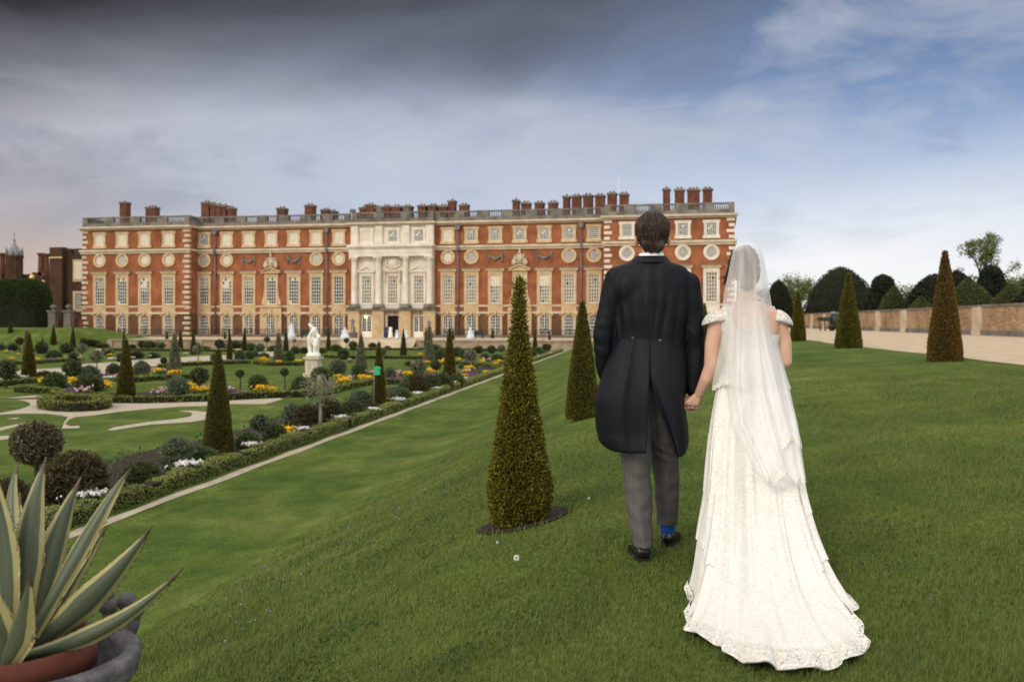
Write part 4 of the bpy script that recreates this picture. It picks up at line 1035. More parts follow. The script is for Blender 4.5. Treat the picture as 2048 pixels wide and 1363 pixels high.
# --- low hedges
def path3(pts, z=GZ, step=.5, px=True):
    P = [G(*p, z) if px else Vector((p[0], p[1], z)) for p in pts]; o = []
    for a, b in zip(P, P[1:]):
        n = max(1, int((b - a).length / step))
        o += [a.lerp(b, i / n) for i in range(n)]
    return o + [P[-1]]
def hedge(name, P, w, h, mm, dens, ls, lab, closed=False, cat='hedge', nmax=60000, grp='low clipped hedges', lump=.12):
    rg = np.random.default_rng(len(P)); A = np.array([tuple(p) for p in P]); D = np.diff(A, axis=0); Ls = np.linalg.norm(D, axis=1)
    T = np.array([np.array([-d[1], d[0], 0]) / max(np.linalg.norm(d), 1e-6) for d in D])
    n = int(min(nmax, Ls.sum() * (w + 2 * h) * dens)); i = rg.choice(len(D), n, p=Ls / Ls.sum()); t = rg.uniform(0, 1, (n, 1))
    C = A[i] + D[i] * t; u = rg.uniform(0, w + 2 * h, n)
    along = np.concatenate([[0], np.cumsum(Ls)])[i] + Ls[i] * t[:, 0]
    hh = h * (1 + lump * np.sin(along * 2.1) * np.sin(along * .77 + 1) + lump * .6 * np.sin(along * 7.3))
    side = np.where(u < h, -1, np.where(u > h + w, 1, 0))
    off = np.where(side == -1, -w / 2, np.where(side == 1, w / 2, u - h - w / 2)); zz = np.where(side == -1, u, np.where(side == 1, u - h - w, h)) / h * hh
    zz = np.where(side == 0, hh - .25 * h * (2 * off / w) ** 4, zz)
    P_ = C + T[i] * (off * (1 + .06 * np.sin(along * 5)))[:, None]; P_[:, 2] += zz
    Nn = T[i] * side[:, None] * 1.; Nn[:, 2] += (side == 0) * 1.
    V, Fq = leaf_quads(P_, Nn, ls, .5, .7, rg, .6)
    mb = MB(); rings = []
    TT = list(T) + [T[-1]]
    for p, q in zip(A, TT): rings.append([tuple(p + q * a * w * .44 + np.array([0, 0, b * h])) for a, b in ((-1, -.1), (1, -.1), (1, .88), (-1, .88))])
    mb.loft(rings, True, True, 0, False)
    off_ = len(V); cf = [f for f in mb.f]
    me = bpy.data.meshes.new(name)
    quads = [f if len(f) == 4 else f for f in cf]
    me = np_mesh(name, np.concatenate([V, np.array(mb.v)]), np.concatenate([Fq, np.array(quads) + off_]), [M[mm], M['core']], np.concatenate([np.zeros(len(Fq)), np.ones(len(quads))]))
    org = Vector(tuple(A[len(A) // 2])); me.transform(Matrix.Translation(-org))
    return finish(bpy.data.objects.new(name, me), None, org, label=lab, cat=cat, group=grp)
hedge('box_hedge', path3([(-9.28, 5), (-9.28, 30)], px=False), .34, .29, 'box_hedge', 1700, .035, 'light green low box hedge beside the gravel strip, nearest stretch', nmax=60000, lump=.2)
hedge('box_hedge', path3([(-9.28, 30.2), (-9.28, GT - 5)], px=False), .34, .28, 'box_hedge', 560, .06, 'light green low box hedge beside the gravel strip, far stretch', nmax=45000)
el = [(149 + 60 * math.cos(t), 814 + 8.5 * math.sin(t)) for t in [2 * math.pi * i / 28 for i in range(29)]]
hedge('box_hedge', path3(el, step=.6), .5, .36, 'hedge_low', 260, .07, 'yellow green ring shaped low hedge on the curved gravel path')
LH = [([(35, 783), (60, 785), (112, 787)], 'straight low hedge left of the ring shaped hedge'), ([(112, 790), (124, 797), (150, 802), (180, 803), (205, 798)], 'curved low hedge around the round flower bed'),
      ([(200, 801), (215, 805), (282, 806), (421, 802), (470, 798), (560, 794), (619, 794), (645, 790), (690, 778), (742, 768)], 'long low hedge along the far side of the gravel loop'),
      ([(765, 768), (800, 769), (850, 766)], 'low hedge right of the green box'), ([(270, 764), (300, 761), (366, 757), (400, 756)], 'low hedge below the silvery cone by the flower beds'), ([(-20, 774), (30, 769), (90, 763)], 'dark low hedge under the leftmost garden cone'),
      ([(-20, 729), (60, 728), (130, 723), (160, 720)], 'thin low hedge in the far left lawn'), ([(320, 736), (350, 732), (418, 729), (500, 727)], 'thin low hedge beyond the silvery cone'), ([(510, 728), (540, 731), (590, 731), (640, 724)], 'thin low hedge before the silvery cone left of the statue'),
      ([(642, 715), (700, 717), (780, 717), (880, 719), (905, 722)], 'thin low hedge between statue and right silvery cone'), ([(905, 728), (950, 731), (1003, 738), (1030, 742)], 'low hedge left of the large foreground cone'), ([(205, 701), (330, 702), (470, 703)], 'faint low hedge below the left wing'), ([(640, 700), (860, 700), (1000, 702)], 'faint low hedge at the foot of the garden steps')]
for pts, lab in LH: hedge('low_hedge', path3(pts, step=1.), .42, .28, 'hedge_low', 150, .09, lab)
# soil beds beside the hedges
def bed(pts, w, side=1):
    P = path3(pts, step=1.5); v = []
    for i, p in enumerate(P):
        d = (P[min(i + 1, len(P) - 1)] - P[max(0, i - 1)]).normalized(); t = Vector((-d.y, d.x, 0)) * side
        ww = w * (1 + .15 * math.sin(i * 1.7)); a = p + t * .1; b = p + t * ww; v += [(a.x, a.y, GZ + .02), (b.x, b.y, GZ + .02)]
    mb = MB(); mb.add(v, [(2 * i, 2 * i + 1, 2 * i + 3, 2 * i + 2) for i in range(len(P) - 1)]); mb.build('soil_bed', M['soil'], kind='structure')
bed([(200, 801), (282, 806), (421, 802), (560, 794), (619, 794), (690, 778), (742, 768)], 2.6)
bed([(112, 790), (124, 797), (150, 802), (180, 803), (205, 798)], 4.5); bed([(270, 764), (366, 757), (400, 756)], 2.2); bed([(-20, 774), (90, 763)], 2.4); bed([(510, 728), (590, 731), (640, 724)], 2.2)
bed([(642, 715), (780, 717), (905, 722)], 1.8); bed([(905, 728), (1003, 738), (1030, 742)], 2.2); bed([(765, 768), (850, 766)], 2.4); bed([(-20, 729), (130, 723)], 2.); bed([(320, 736), (418, 729), (500, 727)], 2.)
mb = MB(); v = []
for i in range(110):
    y = 4 + i; v += [(-9.5, y, GZ + .02), (-12.4 + .25 * math.sin(y * .5), y, GZ + .02)]
mb.add(v, [(2 * i, 2 * i + 1, 2 * i + 3, 2 * i + 2) for i in range(109)]); mb.build('soil_bed', M['soil'], kind='structure')
# flower clumps
def flower_mesh(mm, seed, nf, tall, fs):
    rg = np.random.default_rng(seed)
    nl = 260; P = np.stack([rg.normal(0, .22, nl), rg.normal(0, .22, nl), rg.uniform(0, .3 * tall, nl)], 1)
    V1, F1 = leaf_quads(P, P * [1, 1, 0], .13, .9, .4, rg, .3)
    Q = np.stack([rg.normal(0, .2, nf), rg.normal(0, .2, nf), rg.uniform(.22, .42, nf) * tall], 1)
    Vs, Fs, off = [V1], [F1], len(V1)
    for k in range(3):
        V2, F2 = leaf_quads(Q + rg.normal(0, .01, Q.shape), rg.normal(0, 1, Q.shape), fs, .4, .6, rg, .9); Vs.append(V2); Fs.append(F2 + off); off += len(V2)
    mi = np.concatenate([np.zeros(len(F1)), np.ones(sum(map(len, Fs)) - len(F1))])
    return np_mesh('flower_clump', np.concatenate(Vs), np.concatenate(Fs), [M['box_green'], M[mm]], mi)
FL = {'yellow': [flower_mesh('f_yellow', i, 60, 1.25, .11) for i in range(3)], 'white': [flower_mesh('f_white', i + 9, 110, .55, .09) for i in range(2)], 'purple': [flower_mesh('f_purple', i + 5, 130, .55, .10) for i in range(2)], 'pink': [flower_mesh('f_pink', i + 15, 16, 1.2, .13) for i in range(2)]}
fy = [(23, 722), (12, 706), (37, 711), (75, 723), (120, 723), (161, 721), (131, 776), (142, 772), (206, 783), (212, 776), (86, 772), (282, 760), (295, 756), (317, 749), (347, 754), (375, 788), (390, 786), (383, 780), (404, 788), (398, 730), (525, 724), (534, 726), (520, 789), (543, 788), (221, 714), (558, 729), (598, 728), (648, 715), (676, 759), (684, 772), (693, 768), (724, 762), (733, 765), (817, 757), (841, 713), (854, 730), (916, 724), (966, 729), (997, 731), (990, 733), (929, 750), (935, 745), (864, 751), (973, 751), (930, 757), (895, 775), (780, 812), (574, 880), (885, 730), (422, 787), (770, 756), (787, 758)]
fw = [(606, 880), (682, 855), (748, 836), (793, 817), (835, 802), (871, 790), (903, 777), (927, 768), (502, 914), (1077, 718), (372, 962), (299, 718), (372, 713), (224, 725), (42, 766), (216, 767), (265, 722), (171, 1030), (22, 708), (398, 712), (1100, 712), (967, 702), (560, 703), (695, 704), (832, 702), (5, 764)]
fp = [(145, 792), (150, 788), (202, 756), (334, 755), (107, 721), (475, 790), (476, 725), (655, 776), (951, 756), (945, 754), (790, 764), (668, 780), (560, 792), (860, 757), (712, 770), (940, 725)]
fk = [(166, 795), (319, 797), (128, 779), (405, 784), (232, 762), (740, 757), (935, 750), (697, 767), (797, 756), (890, 724), (135, 720), (160, 722), (325, 748), (460, 787), (975, 728), (700, 725)]
for nm, lst, w0 in (('yellow', fy, .85), ('white', fw, .52), ('purple', fp, .95), ('pink', fk, .8)):
    for i, (px, py) in enumerate(px_sort(lst)):
        p = G(px, py); me = FL[nm][i % len(FL[nm])]
        s_ = w0 * rnd.uniform(.8, 1.25) * (1.0 if py > 720 else .8) * (.8 if nm == 'yellow' else 1)
        o = bpy.data.objects.new('flower_clump', me); finish(o, None, p + Vector((0, 0, .26 if nm == 'white' else 0)), label=rel(px, py, f'clump of {nm} flowers'), cat='flowers', group=f'{nm} flower clumps')
        o.scale = (s_, s_, s_); o.rotation_euler.z = rnd.uniform(0, 6)
# low border planting between the shrubs
rgb = np.random.default_rng(8); n = 9000
s_ = rgb.uniform(-12.3, -9.6, n); g_ = 6 + 104 * rgb.uniform(0, 1, n) ** 1.5
k_ = np.sin(g_ * 1.7 + s_) * np.sin(g_ * .6 - s_ * 2) > -.1; s_, g_ = s_[k_], g_[k_]
P = np.stack([s_, g_, GZ + .03 + rgb.uniform(0, .22, len(s_))], 1); V, Fq = leaf_quads(P, P * 0, .13, 1.2, .5, rgb, .3)
finish(bpy.data.objects.new('border_plants', np_mesh('border_plants', V, Fq, M['box_green'])), None, kind='stuff', label='low leafy plants filling the soil of the long border', cat='border plants')
# --- hedge and yews
def dome_mesh(seed, pr, nl, ls, mm): return surf_mesh('crown', pr, 24, nl, ls, M[mm], M['core'], up=.1, jit=.8, lump=.05, seed=seed, shell=.05)
def DOME(px, top, hw, Yd, mm, shape, lab, seed, holes=False, nm='yew_tree'):
    r_ = (px - 1024) / F; Yd = max(Yd, 20.3 / (r_ * CT - ST - hw / F)); p = W(px, 643, Yd); p.z = -.8; sc = Yd / F; h = (643 - top) * sc + .8; r = hw * sc
    if shape == 'dome': pr = [(h * t, r * w) for t, w in ((0, .9), (.15, 1.), (.35, .97), (.55, .85), (.72, .68), (.85, .48), (.94, .28), (.99, .1), (1, .001))]
    elif shape == 'cone': pr = [(h * t, r * w) for t, w in ((0, 1.), (.3, .95), (.5, .8), (.65, .62), (.8, .38), (.92, .16), (.98, .06), (1, .001))]
    else: pr = [(h * t, r * w) for t, w in ((0, .95), (.25, 1.), (.45, .84), (.62, .66), (.78, .55), (.9, .44), (.97, .25), (1, .001))]
    root = empty(nm, p, lab, 'tree', 'clipped yews beyond the wall')
    c = bpy.data.objects.new('crown', dome_mesh(seed, pr, 9000, .22 if mm != 'yew_green' else .12, mm)); finish(c, root, p)
    mb = MB(); mb.tube([p - Vector((0, 0, .3)), p + Vector((.1, 0, h * .4)), p + Vector((0, 0, h * .8))], [.4, .3, .1], 8); mb.build('trunk', M['bark'], root)
DOME(1557, 559, 30, 92, 'yew_dark', 'dome', 'dark domed yew directly right of the veil', 1)
DOME(1681, 533, 72, 80, 'yew_dark', 'dome', 'widest dark domed yew behind the olive cone', 2)
DOME(1766, 549, 42, 88, 'yew_dark', 'knob', 'dark bell shaped yew between the widest dome and the small green cone', 3)
DOME(1788, 570, 37, 72, 'yew_green', 'cone', 'small bright green conical yew above the middle of the wall', 4)
DOME(1868, 549, 58, 84, 'yew_dark', 'dome', 'dark domed yew left of the rusty cone', 5)
DOME(1842, 592, 40, 76, 'yew_green', 'cone', 'low dark green yew cone at the foot of the dome left of the rusty cone', 11)
DOME(1915, 541, 40, 92, 'yew_dark', 'dome', 'dark yew dome peeping out behind the tip of the rusty cone', 6)
DOME(1938, 552, 62, 66, 'yew_green', 'cone', 'broad olive green conical yew right of the rusty cone', 7)
DOME(1982, 531, 42, 74, 'yew_dark', 'knob', 'tall black green yew beneath the sparse tree', 8)
DOME(2022, 566, 52, 66, 'yew_green', 'cone', 'olive yew cone near the right edge of the photo', 9)
DOME(2075, 562, 62, 60, 'yew_dark', 'cone', 'dark yew cut by the right edge of the photo', 10)
def free_tree(px, base_y, Yd, w, h, nm, lab, mm, seed, nl, sparse=False, cy=.6):
    """broadleaf tree: trunk, forking limbs, leaf clumps on the twigs"""
    r = random.Random(seed); Y0_ = Yd; Yd = max(Yd, 24 / ((px - 1024) / F * CT - ST)) * 1.15; w *= Yd / Y0_; h = (h - .9) * Yd / Y0_ + .9; p = W(px, base_y, Yd); p.z = -.9
    root = empty(nm, p, lab, 'tree', 'broadleaf trees beyond the yews')
    mb = MB(); tips = []
    def grow(a, d, ln, rad, lv):
        b = a + d * ln; mid = a.lerp(b, .5) + Vector((r.uniform(-1, 1), r.uniform(-1, 1), 0)) * ln * .06
        mb.tube([a, mid, b], [rad, rad * .85, rad * .65], 6)
        if lv == 0: tips.append(b); return
        if lv <= 2: tips.append(b)
        for k in range(r.choice((2, 3, 3)) if lv > 1 else 3):
            q = Vector((r.uniform(-1, 1), r.uniform(-1, 1), r.uniform(-.15, .7))) * .75
            grow(b, (d * .75 + q).normalized(), ln * r.uniform(.62, .85), rad * .6, lv - 1)
    grow(p, Vector((.05, 0, 1)), h * .30, w * .035, 4)
    T = np.array([tuple(t) for t in tips]); c = np.array(p) + np.array([0, 0, h * cy])
    ext = np.abs(T - c).max(0); sc = np.array([w / 2 / ext[0], w / 2 / ext[1], 1]); 
    mb.v = [(c[0] + (v[0] - c[0]) * (sc[0] if v[2] > p.z + h * .25 else 1), c[1] + (v[1] - c[1]) * (sc[1] if v[2] > p.z + h * .25 else 1), v[2]) for v in mb.v]
    zmx = max(v[2] for v in mb.v); kz = h * .97 / (zmx - p.z); mb.v = [(v[0], v[1], p.z + (v[2] - p.z) * kz) for v in mb.v]
    T = c + (T - c) * sc; T[:, 2] = p.z + (T[:, 2] - p.z) * kz
    mb.build('trunk', M['bark'], root)
    rg = np.random.default_rng(seed); i = rg.integers(0, len(T), nl); cl = rg.normal(0, 1, (nl, 3)) * (w * (.028 if sparse else .055))
    P = T[i] + cl; V, Fq = leaf_quads(P, cl, .20 if sparse else .3, .1, 1, rg, .6)
    me = np_mesh('crown', V, Fq, M[mm]); me.transform(Matrix.Translation(-p)); finish(bpy.data.objects.new('crown', me), root, p)
free_tree(1972, 640, 105, 6.6, 10.4, 'broadleaf_tree', 'tall sparse leafed tree rising behind the black green yew', 'tree', 4, 5200, True, .72)
free_tree(1921, 640, 108, 3.0, 7.0, 'broadleaf_tree', 'thin young tree left of the tall sparse tree', 'tree_pale', 6, 700, True, .7)
free_tree(1590, 640, 120, 5.5, 6.2, 'broadleaf_tree', 'pale green leafy tree between the veil and the widest dome', 'tree_pale', 8, 3500)
free_tree(1608, 640, 112, 4.5, 4.8, 'broadleaf_tree', 'mid green bushy tree behind the slim cone by the bride', 'tree', 9, 3500)
free_tree(1745, 640, 125, 6, 5.5, 'broadleaf_tree', 'green tree top showing between the two darkest yews', 'tree', 10, 3000)
free_tree(1822, 640, 125, 7, 5.2, 'broadleaf_tree', 'green tree top behind the small bright green yew', 'tree', 12, 3000)
free_tree(2040, 640, 110, 7, 5.6, 'broadleaf_tree', 'dark green tree top at the right edge of the photo', 'tree', 13, 3500)
for i, (px, lab) in enumerate(((1560, 'distant tree nearest the palace corner'), (1650, 'distant tree behind the widest yew dome'), (1900, 'distant tree behind the rusty cone tip'), (1955, 'distant tree low behind the olive yew'))):
    free_tree(px, 640, 135, 9, 5.2, 'broadleaf_tree', lab, 'tree', 20 + i, 2200)
# tall clipped hornbeam hedge at the left, rounded end
gh = 133; xe = FS(72, gh)
def hb(name):
    rg = np.random.default_rng(2); wd, L_, zt = 3.2, 34, (643 - 556) * FY(50, gh) / F
    V, Fc = [], []; prof_ = []
    for i in range(17):
        t = math.pi * i / 16; prof_.append((math.copysign(abs(math.cos(t)) ** .55, math.cos(t)) * wd, abs(math.sin(t)) ** .5 * (zt + 1.1) - 1.1))
    A = []; n = 46000
    x = rg.uniform(0, 1, n); k = rg.uniform(0, 16, n); i = k.astype(int); f = k - i; pr = np.array(prof_)
    py = pr[i, 0] * (1 - f) + pr[i + 1, 0] * f; pz = pr[i, 1] * (1 - f) + pr[i + 1, 1] * f
    xx = -L_ * x; end = np.clip((xx + 3.0) / 3.0, 0, 1); sh = np.sqrt(np.clip(1 - end ** 2.2, 0, 1)); sh2 = np.maximum(sh, .02)
    P = np.stack([xe + xx, gh + wd + py * sh2, -1.0 + (pz + 1.0) * np.maximum(sh2 ** .6, .1)], 1)
    # close the round end with a vertical leaf skin
    Nn = np.stack([end * 1.5, py / wd, (pz / zt)], 1); V1, F1 = leaf_quads(P, Nn, .2, .1, .6, rg, .7)
    rings = []
    for u in np.linspace(-L_, -.02, 40):
        e = max(0, (u + 3) / 3); s = max(.02, math.sqrt(max(0, 1 - e ** 2.2))); rings.append([(xe + u, gh + wd + a * s * .94, -1.05 + (b + 1.0) * max(s ** .6, .1) * .975) for a, b in prof_])
    mb = MB(); mb.loft(rings, False, False); Q = np.array(mb.f)
    me = np_mesh(name, np.concatenate([V1, np.array(mb.v)]), np.concatenate([F1, Q + len(V1)]), [M['hornbeam'], M['core']], np.concatenate([np.zeros(len(F1)), np.ones(len(Q))]))
    org = Vector((xe - 10, gh + 3, -.95)); me.transform(Matrix.Translation(-org)); return finish(bpy.data.objects.new(name, me), None, org, label='tall dark green clipped hedge with a rounded end at the far left', cat='hedge')
hb('clipped_hedge')
# --- green utility cart by the wall
cart = empty('garden_cart', W(1662, 657, 84), 'dark green covered garden cart parked by the brown brick wall', 'cart')
gcol = mat('dark_green_paint', (.02, .035, .032), rough=.5); p = Vector(WL[cart]); p.z = -.78; q = 84 / F
mb = MB(); x0, x1 = p.x - 25 * q, p.x - 2 * q; mb.box(x0, x1, p.y - .5, p.y + .5, .05, .32); mb.box(x0 - .04, x1 + .04, p.y - .54, p.y + .54, .321, .38); mb.build('tray', gcol, cart)
for a in (x0 + .05, x0 + .45, x1 - .08): mb = MB(); mb.tube([(a, p.y - .42, .05), (a + .05, p.y - .42, -.78)], .05, 6); mb.build('leg', gcol, cart)
mb = MB(); mb.ball((p.x + 8 * q, p.y, .12), .52, .5, .62, 14); mb.build('rounded_cover', gcol, cart)
for a in (0, 14): mb = MB(); mb.lathe([(.0, -.09), (.3, -.08), (.32, 0), (.3, .08), (0, .09)], (0, 0, 0), 16); mb.v = [(p.x + a * q + v[0], p.y - .5 + v[2], -.46 + v[1]) for v in mb.v]; mb.build('wheel', M['iron'], cart)
mb = MB(); mb.ball((p.x + 4 * q, p.y - .1, .72), .3, .25, .14, 10); mb.build('grey_hood', M['lead'], cart)
# ------------------------------------------------------------------ white statue and lead statues
def capsule(mb, p1, r1, p2, r2, n=14, m=0):
    p1, p2 = Vector(p1), Vector(p2); d = p2 - p1; L_ = d.length or 1e-4; d = d / L_ if L_ > 1e-4 else Vector((0, 0, 1))
    a = d.orthogonal().normalized(); b = d.cross(a); rings = []
    def ring(c, r): return [tuple(c + (a * math.cos(t) + b * math.sin(t)) * r) for t in [2 * math.pi * k / n for k in range(n)]]
    for k in range(4): t = (k + .15) / 4 * math.pi / 2; rings.append(ring(p1 - d * r1 * math.cos(t), r1 * math.sin(t)))
    for k in range(5): rings.append(ring(p1.lerp(p2, k / 4), r1 + (r2 - r1) * k / 4))
    for k in (3, 2, 1, 0): t = (k + .15) / 4 * math.pi / 2; rings.append(ring(p2 + d * r2 * math.cos(t), r2 * math.sin(t)))
    mb.loft(rings, True, True, m, True)
def chain(mb, pts, n=14):
    for (p, r), (q, s) in zip(pts, pts[1:]): capsule(mb, p, r, q, s, n)
def oval(mb, c, rx, ry, rz, n=20): mb.ball(c, rx, ry, rz, n)
def figure(mb, x, y, z, h, pose='stand', rot=0, sway=0.):
    """small standing figure of height h (statues and distant guests)"""
    k = h / 1.75; c_, s_ = math.cos(rot), math.sin(rot)
    def q(a, b, c): return (x + (a * c_ - b * s_) * k, y + (a * s_ + b * c_) * k, z + c * k)
    w = sway
    chain(mb, [(q(-.09, 0, .05), .05), (q(-.10 + w * .3, 0, .5), .065), (q(-.08 + w, 0, .95), .095)], 10)
    chain(mb, [(q(.12, -.05, .05), .05), (q(.15 + w * .3, -.1, .5), .065), (q(.08 + w, 0, .95), .095)], 10)
    for a in (-.09, .12): chain(mb, [(q(a, 0, .04), .045), (q(a, -.14, .03), .035)], 8)
    oval(mb, q(w, 0, 1.0), .17 * k, .12 * k, .15 * k, 12); oval(mb, q(w * .7, 0, 1.25), .17 * k, .11 * k, .24 * k, 12); oval(mb, q(w * .5, 0, 1.4), .2 * k, .1 * k, .1 * k, 12)
    chain(mb, [(q(w * .3, 0, 1.42), .05 * k), (q(0, 0, 1.55), .05 * k)], 8); oval(mb, q(0, -.01, 1.64), .075 * k, .09 * k, .11 * k, 12); oval(mb, q(0, -.1, 1.63), .02 * k, .025 * k, .03 * k, 8)
    arms = {'stand': ([(-.21, 0, 1.40), (-.27, 0, 1.1), (-.24, -.1, .88)], [(.21, 0, 1.40), (.27, 0, 1.1), (.24, -.08, .88)]),
            'point': ([(-.2, 0, 1.40), (-.48, 0, 1.42), (-.75, 0, 1.50)], [(.21, 0, 1.40), (.32, 0, 1.15), (.15, -.1, 1.0)]),
            'bowed': ([(-.2, 0, 1.38), (-.05, -.2, 1.15), (.12, -.2, 1.0)], [(.2, 0, 1.38), (.32, -.05, 1.12), (.22, -.2, .95)]),
            'up': ([(-.2, 0, 1.4), (-.34, 0, 1.62), (-.14, 0, 1.84)], [(.21, 0, 1.40), (.30, 0, 1.12), (.18, -.15, .95)])}[pose]
    for A in arms: chain(mb, [(q(*A[0]), .055 * k), (q(*A[1]), .042 * k), (q(*A[2]), .03 * k)], 8); oval(mb, q(*[A[2][i] + (0, 0, -.05 if A[2][2] < 1.2 else .05)[i] for i in range(3)]), .03 * k, .025 * k, .05 * k, 8)
pS = G(627, 753); sS = depth(pS) / F; zt = pS.z + 40.5 * sS
st = empty('marble_statue', pS, 'bright white marble statue of a bent figure on a stone pedestal in the lawn', 'statue')
mb = MB(); b_ = 15 * sS
mb.box(pS.x - b_ * 1.1, pS.x + b_ * 1.1, pS.y - b_ * 1.1, pS.y + b_ * 1.1, pS.z - .1, pS.z + .22); mb.box(pS.x - b_ * .86, pS.x + b_ * .86, pS.y - b_ * .86, pS.y + b_ * .86, pS.z + .22, zt - .16); mb.box(pS.x - b_ * 1.05, pS.x + b_ * 1.05, pS.y - b_ * 1.05, pS.y + b_ * 1.05, zt - .16, zt)
mb.build('pedestal', mat('weathered_pedestal', (.42, .36, .30), (.62, .56, .47), rough=.9, scale=3, stretch=(3, 3, .6)), st)
def sp(px, py, dy=0): return (pS.x + (px - 628) * sS, pS.y + dy, zt + (712 - py) * sS)
mb = MB(); mb.lathe([(.42, zt), (.44, zt + .08), (.38, zt + .2)], (pS.x, pS.y, 0), 14)
u = sS
chain(mb, [(sp(622, 708), 4 * u), (sp(620, 690), 4.5 * u), (sp(621, 676), 6.5 * u)], 12); chain(mb, [(sp(632, 708, -.1), 4 * u), (sp(634, 690, -.16), 4.5 * u), (sp(625, 676), 6 * u)], 12)
oval(mb, sp(623, 674), 7 * u, 6 * u, 8 * u); chain(mb, [(sp(624, 672), 6 * u), (sp(628, 662), 6 * u), (sp(631, 658), 5 * u)], 12)
chain(mb, [(sp(630, 660), 3 * u), (sp(626, 654), 2.4 * u)], 10); oval(mb, sp(623, 652), 4 * u, 4 * u, 3.4 * u); oval(mb, sp(620, 648), 3 * u, 3 * u, 2.5 * u)
chain(mb, [(sp(634, 662), 2.8 * u), (sp(637, 674), 2.2 * u), (sp(633, 684, -.15), 1.8 * u)], 10); chain(mb, [(sp(627, 661, -.15), 2.5 * u), (sp(622, 670, -.3), 2.2 * u), (sp(628, 680, -.3), 1.8 * u)], 10)
chain(mb, [(sp(637, 671), 4 * u), (sp(636, 690), 3.6 * u), (sp(635, 709), 4.5 * u)], 10); oval(mb, sp(640, 673, -.05), 4 * u, 3.5 * u, 4 * u)
V, Fq = remesh(mb, .022, 3); 
V = V + np.stack([np.zeros(len(V)), np.zeros(len(V)), .008 * np.sin(V[:, 0] * 70)], 1)
raw_obj('marble_figure', V, Fq, M['marble'], st)
for px, lab, pose, ym in ((705, 'dark lead statue with one outstretched arm, left of the stone front', 'point', 634), (858, 'dark lead statue standing right of the palace doorway', 'stand', 636)):
    g = 132.5; p = Vector((FS(px, g), g, -2.2)); s_ = FY(px, g) / F; h = (675 - ym) * s_
    t = empty('lead_statue', p, lab, 'statue', 'lead statues on the terrace')
    mb = MB(); mb.box(p.x - .55, p.x + .55, p.y - .5, p.y + .5, -2.2, -1.6); mb.box(p.x - .62, p.x + .62, p.y - .57, p.y + .57, -1.6, -1.48); mb.build('pedestal', M['plinth'], t)
    mb = MB(); figure(mb, p.x, p.y, -1.48, h - .75, pose); chain(mb, [((p.x + .28, p.y + .1, -1.4), .16), ((p.x + .25, p.y + .05, -.7), .1)], 8)
    V, Fq = remesh(mb, .04, 2); raw_obj('lead_figure', V, Fq, M['lead_dark'], t)
# draped tables, guests
cloth_w = mat('pale_blue_cloth', (.66, .72, .78), (.56, .62, .70), rough=.9, scale=3)
for px, by, w, top, lab in ((583, 676, 10, 650, 'white draped cocktail table nearest the left drainpipe'), (690, 676, 12.5, 659, 'white draped cocktail table below the dark statue with outstretched arm'), (794, 677, 7, 665, 'low white draped table in front of the doorway'), (811, 677, 9, 660, 'tall white draped table just right of the doorway'), (941, 676, 11.5, 659, 'white draped cocktail table right of the border cone')):
    g = 124; p = Vector((FS(px, g), g, -2.2)); s_ = FY(px, g) / F; h = (by - top) * s_ + .05; r = w * s_ * .62
    prof_ = [(r * 1.25, 0), (r * 1.1, h * .3), (r * .82, h * .55), (r * .8, h * .8), (r * .86, h * .97), (r * .84, h), (.01, h + .005)]
    mb = MB(); rings = []
    for rr, z in prof_: rings.append([(p.x + rr * (1 + .07 * math.sin(9 * t) * (1 - z / h)) * math.cos(t), p.y + rr * (1 + .07 * math.sin(9 * t) * (1 - z / h)) * math.sin(t), p.z + z) for t in [2 * math.pi * k / 36 for k in range(36)]])
    mb.loft(rings); t = mb.build('draped_table', cloth_w, None, p, label=lab, cat='table', group='draped tables on the terrace')
    if px != 811:
        mb = MB(); mb.lathe([(.12, h), (.17, h + .12), (.1, h + .2), (.16, h + .3), (.02, h + .34)], (p.x, p.y, p.z), 10); mb.build('white_vase', cloth_w, None, p + Vector((0, 0, h)), label='small white vase on the ' + lab.replace('white draped ', ''), cat='vase', group='white vases on the draped tables')
navy = mat('navy_cloth', (.02, .03, .09), rough=.8); blk = mat('black_cloth', (.012, .012, .015), rough=.8); skin_far = mat('guest_skin', (.5, .3, .22), rough=.6); crm = mat('cream_cloth', (.85, .80, .70), rough=.8)
def guest(px, feet, top, mm, lab, g, z=-2.2, dress=False):
    p = Vector((FS(px, g), g, z)); s_ = FY(px, g) / F; h = (feet - top) * s_
    t = empty('person', p, lab, 'person'); mb = MB(); figure(mb, p.x, p.y, p.z, h, 'bowed', rnd.uniform(-.6, .6)); V, Fq = remesh(mb, .03, 2); raw_obj('body', V, Fq, skin_far, t)
    k = h / 1.75; mb = MB()
    if dress: mb.lathe([(.30, .12), (.3, .5), (.22, 1.0), (.23, 1.35), (.2, 1.47), (.07, 1.5)], (p.x, p.y, p.z), 16)
    else:
        for a in (-.1, .11): chain(mb, [((p.x + a * k, p.y, p.z + .08), .085 * k), ((p.x + a * k * .8, p.y, p.z + .9 * k), .12 * k)], 10)
        oval(mb, (p.x, p.y, p.z + 1.22 * k), .24 * k, .16 * k, .32 * k)
        for a in (-1, 1): chain(mb, [((p.x + a * .22 * k, p.y, p.z + 1.4 * k), .075 * k), ((p.x + a * .28 * k, p.y, p.z + 1.1 * k), .06 * k), ((p.x + a * .2 * k, p.y - .16 * k, p.z + .95 * k), .05 * k)], 8)
    V, Fq = remesh(mb, .03, 2); raw_obj('clothing', V, Fq, mm, t); mb = MB(); oval(mb, (p.x, p.y + .02, p.z + 1.67 * k), .09 * k, .1 * k, .1 * k); mb.build('hair', M['bark'] if mm != crm else crm, t)
guest(772, 675, 652, navy, 'distant guest in a dark top and blue skirt left of the doorway', 128, dress=True)
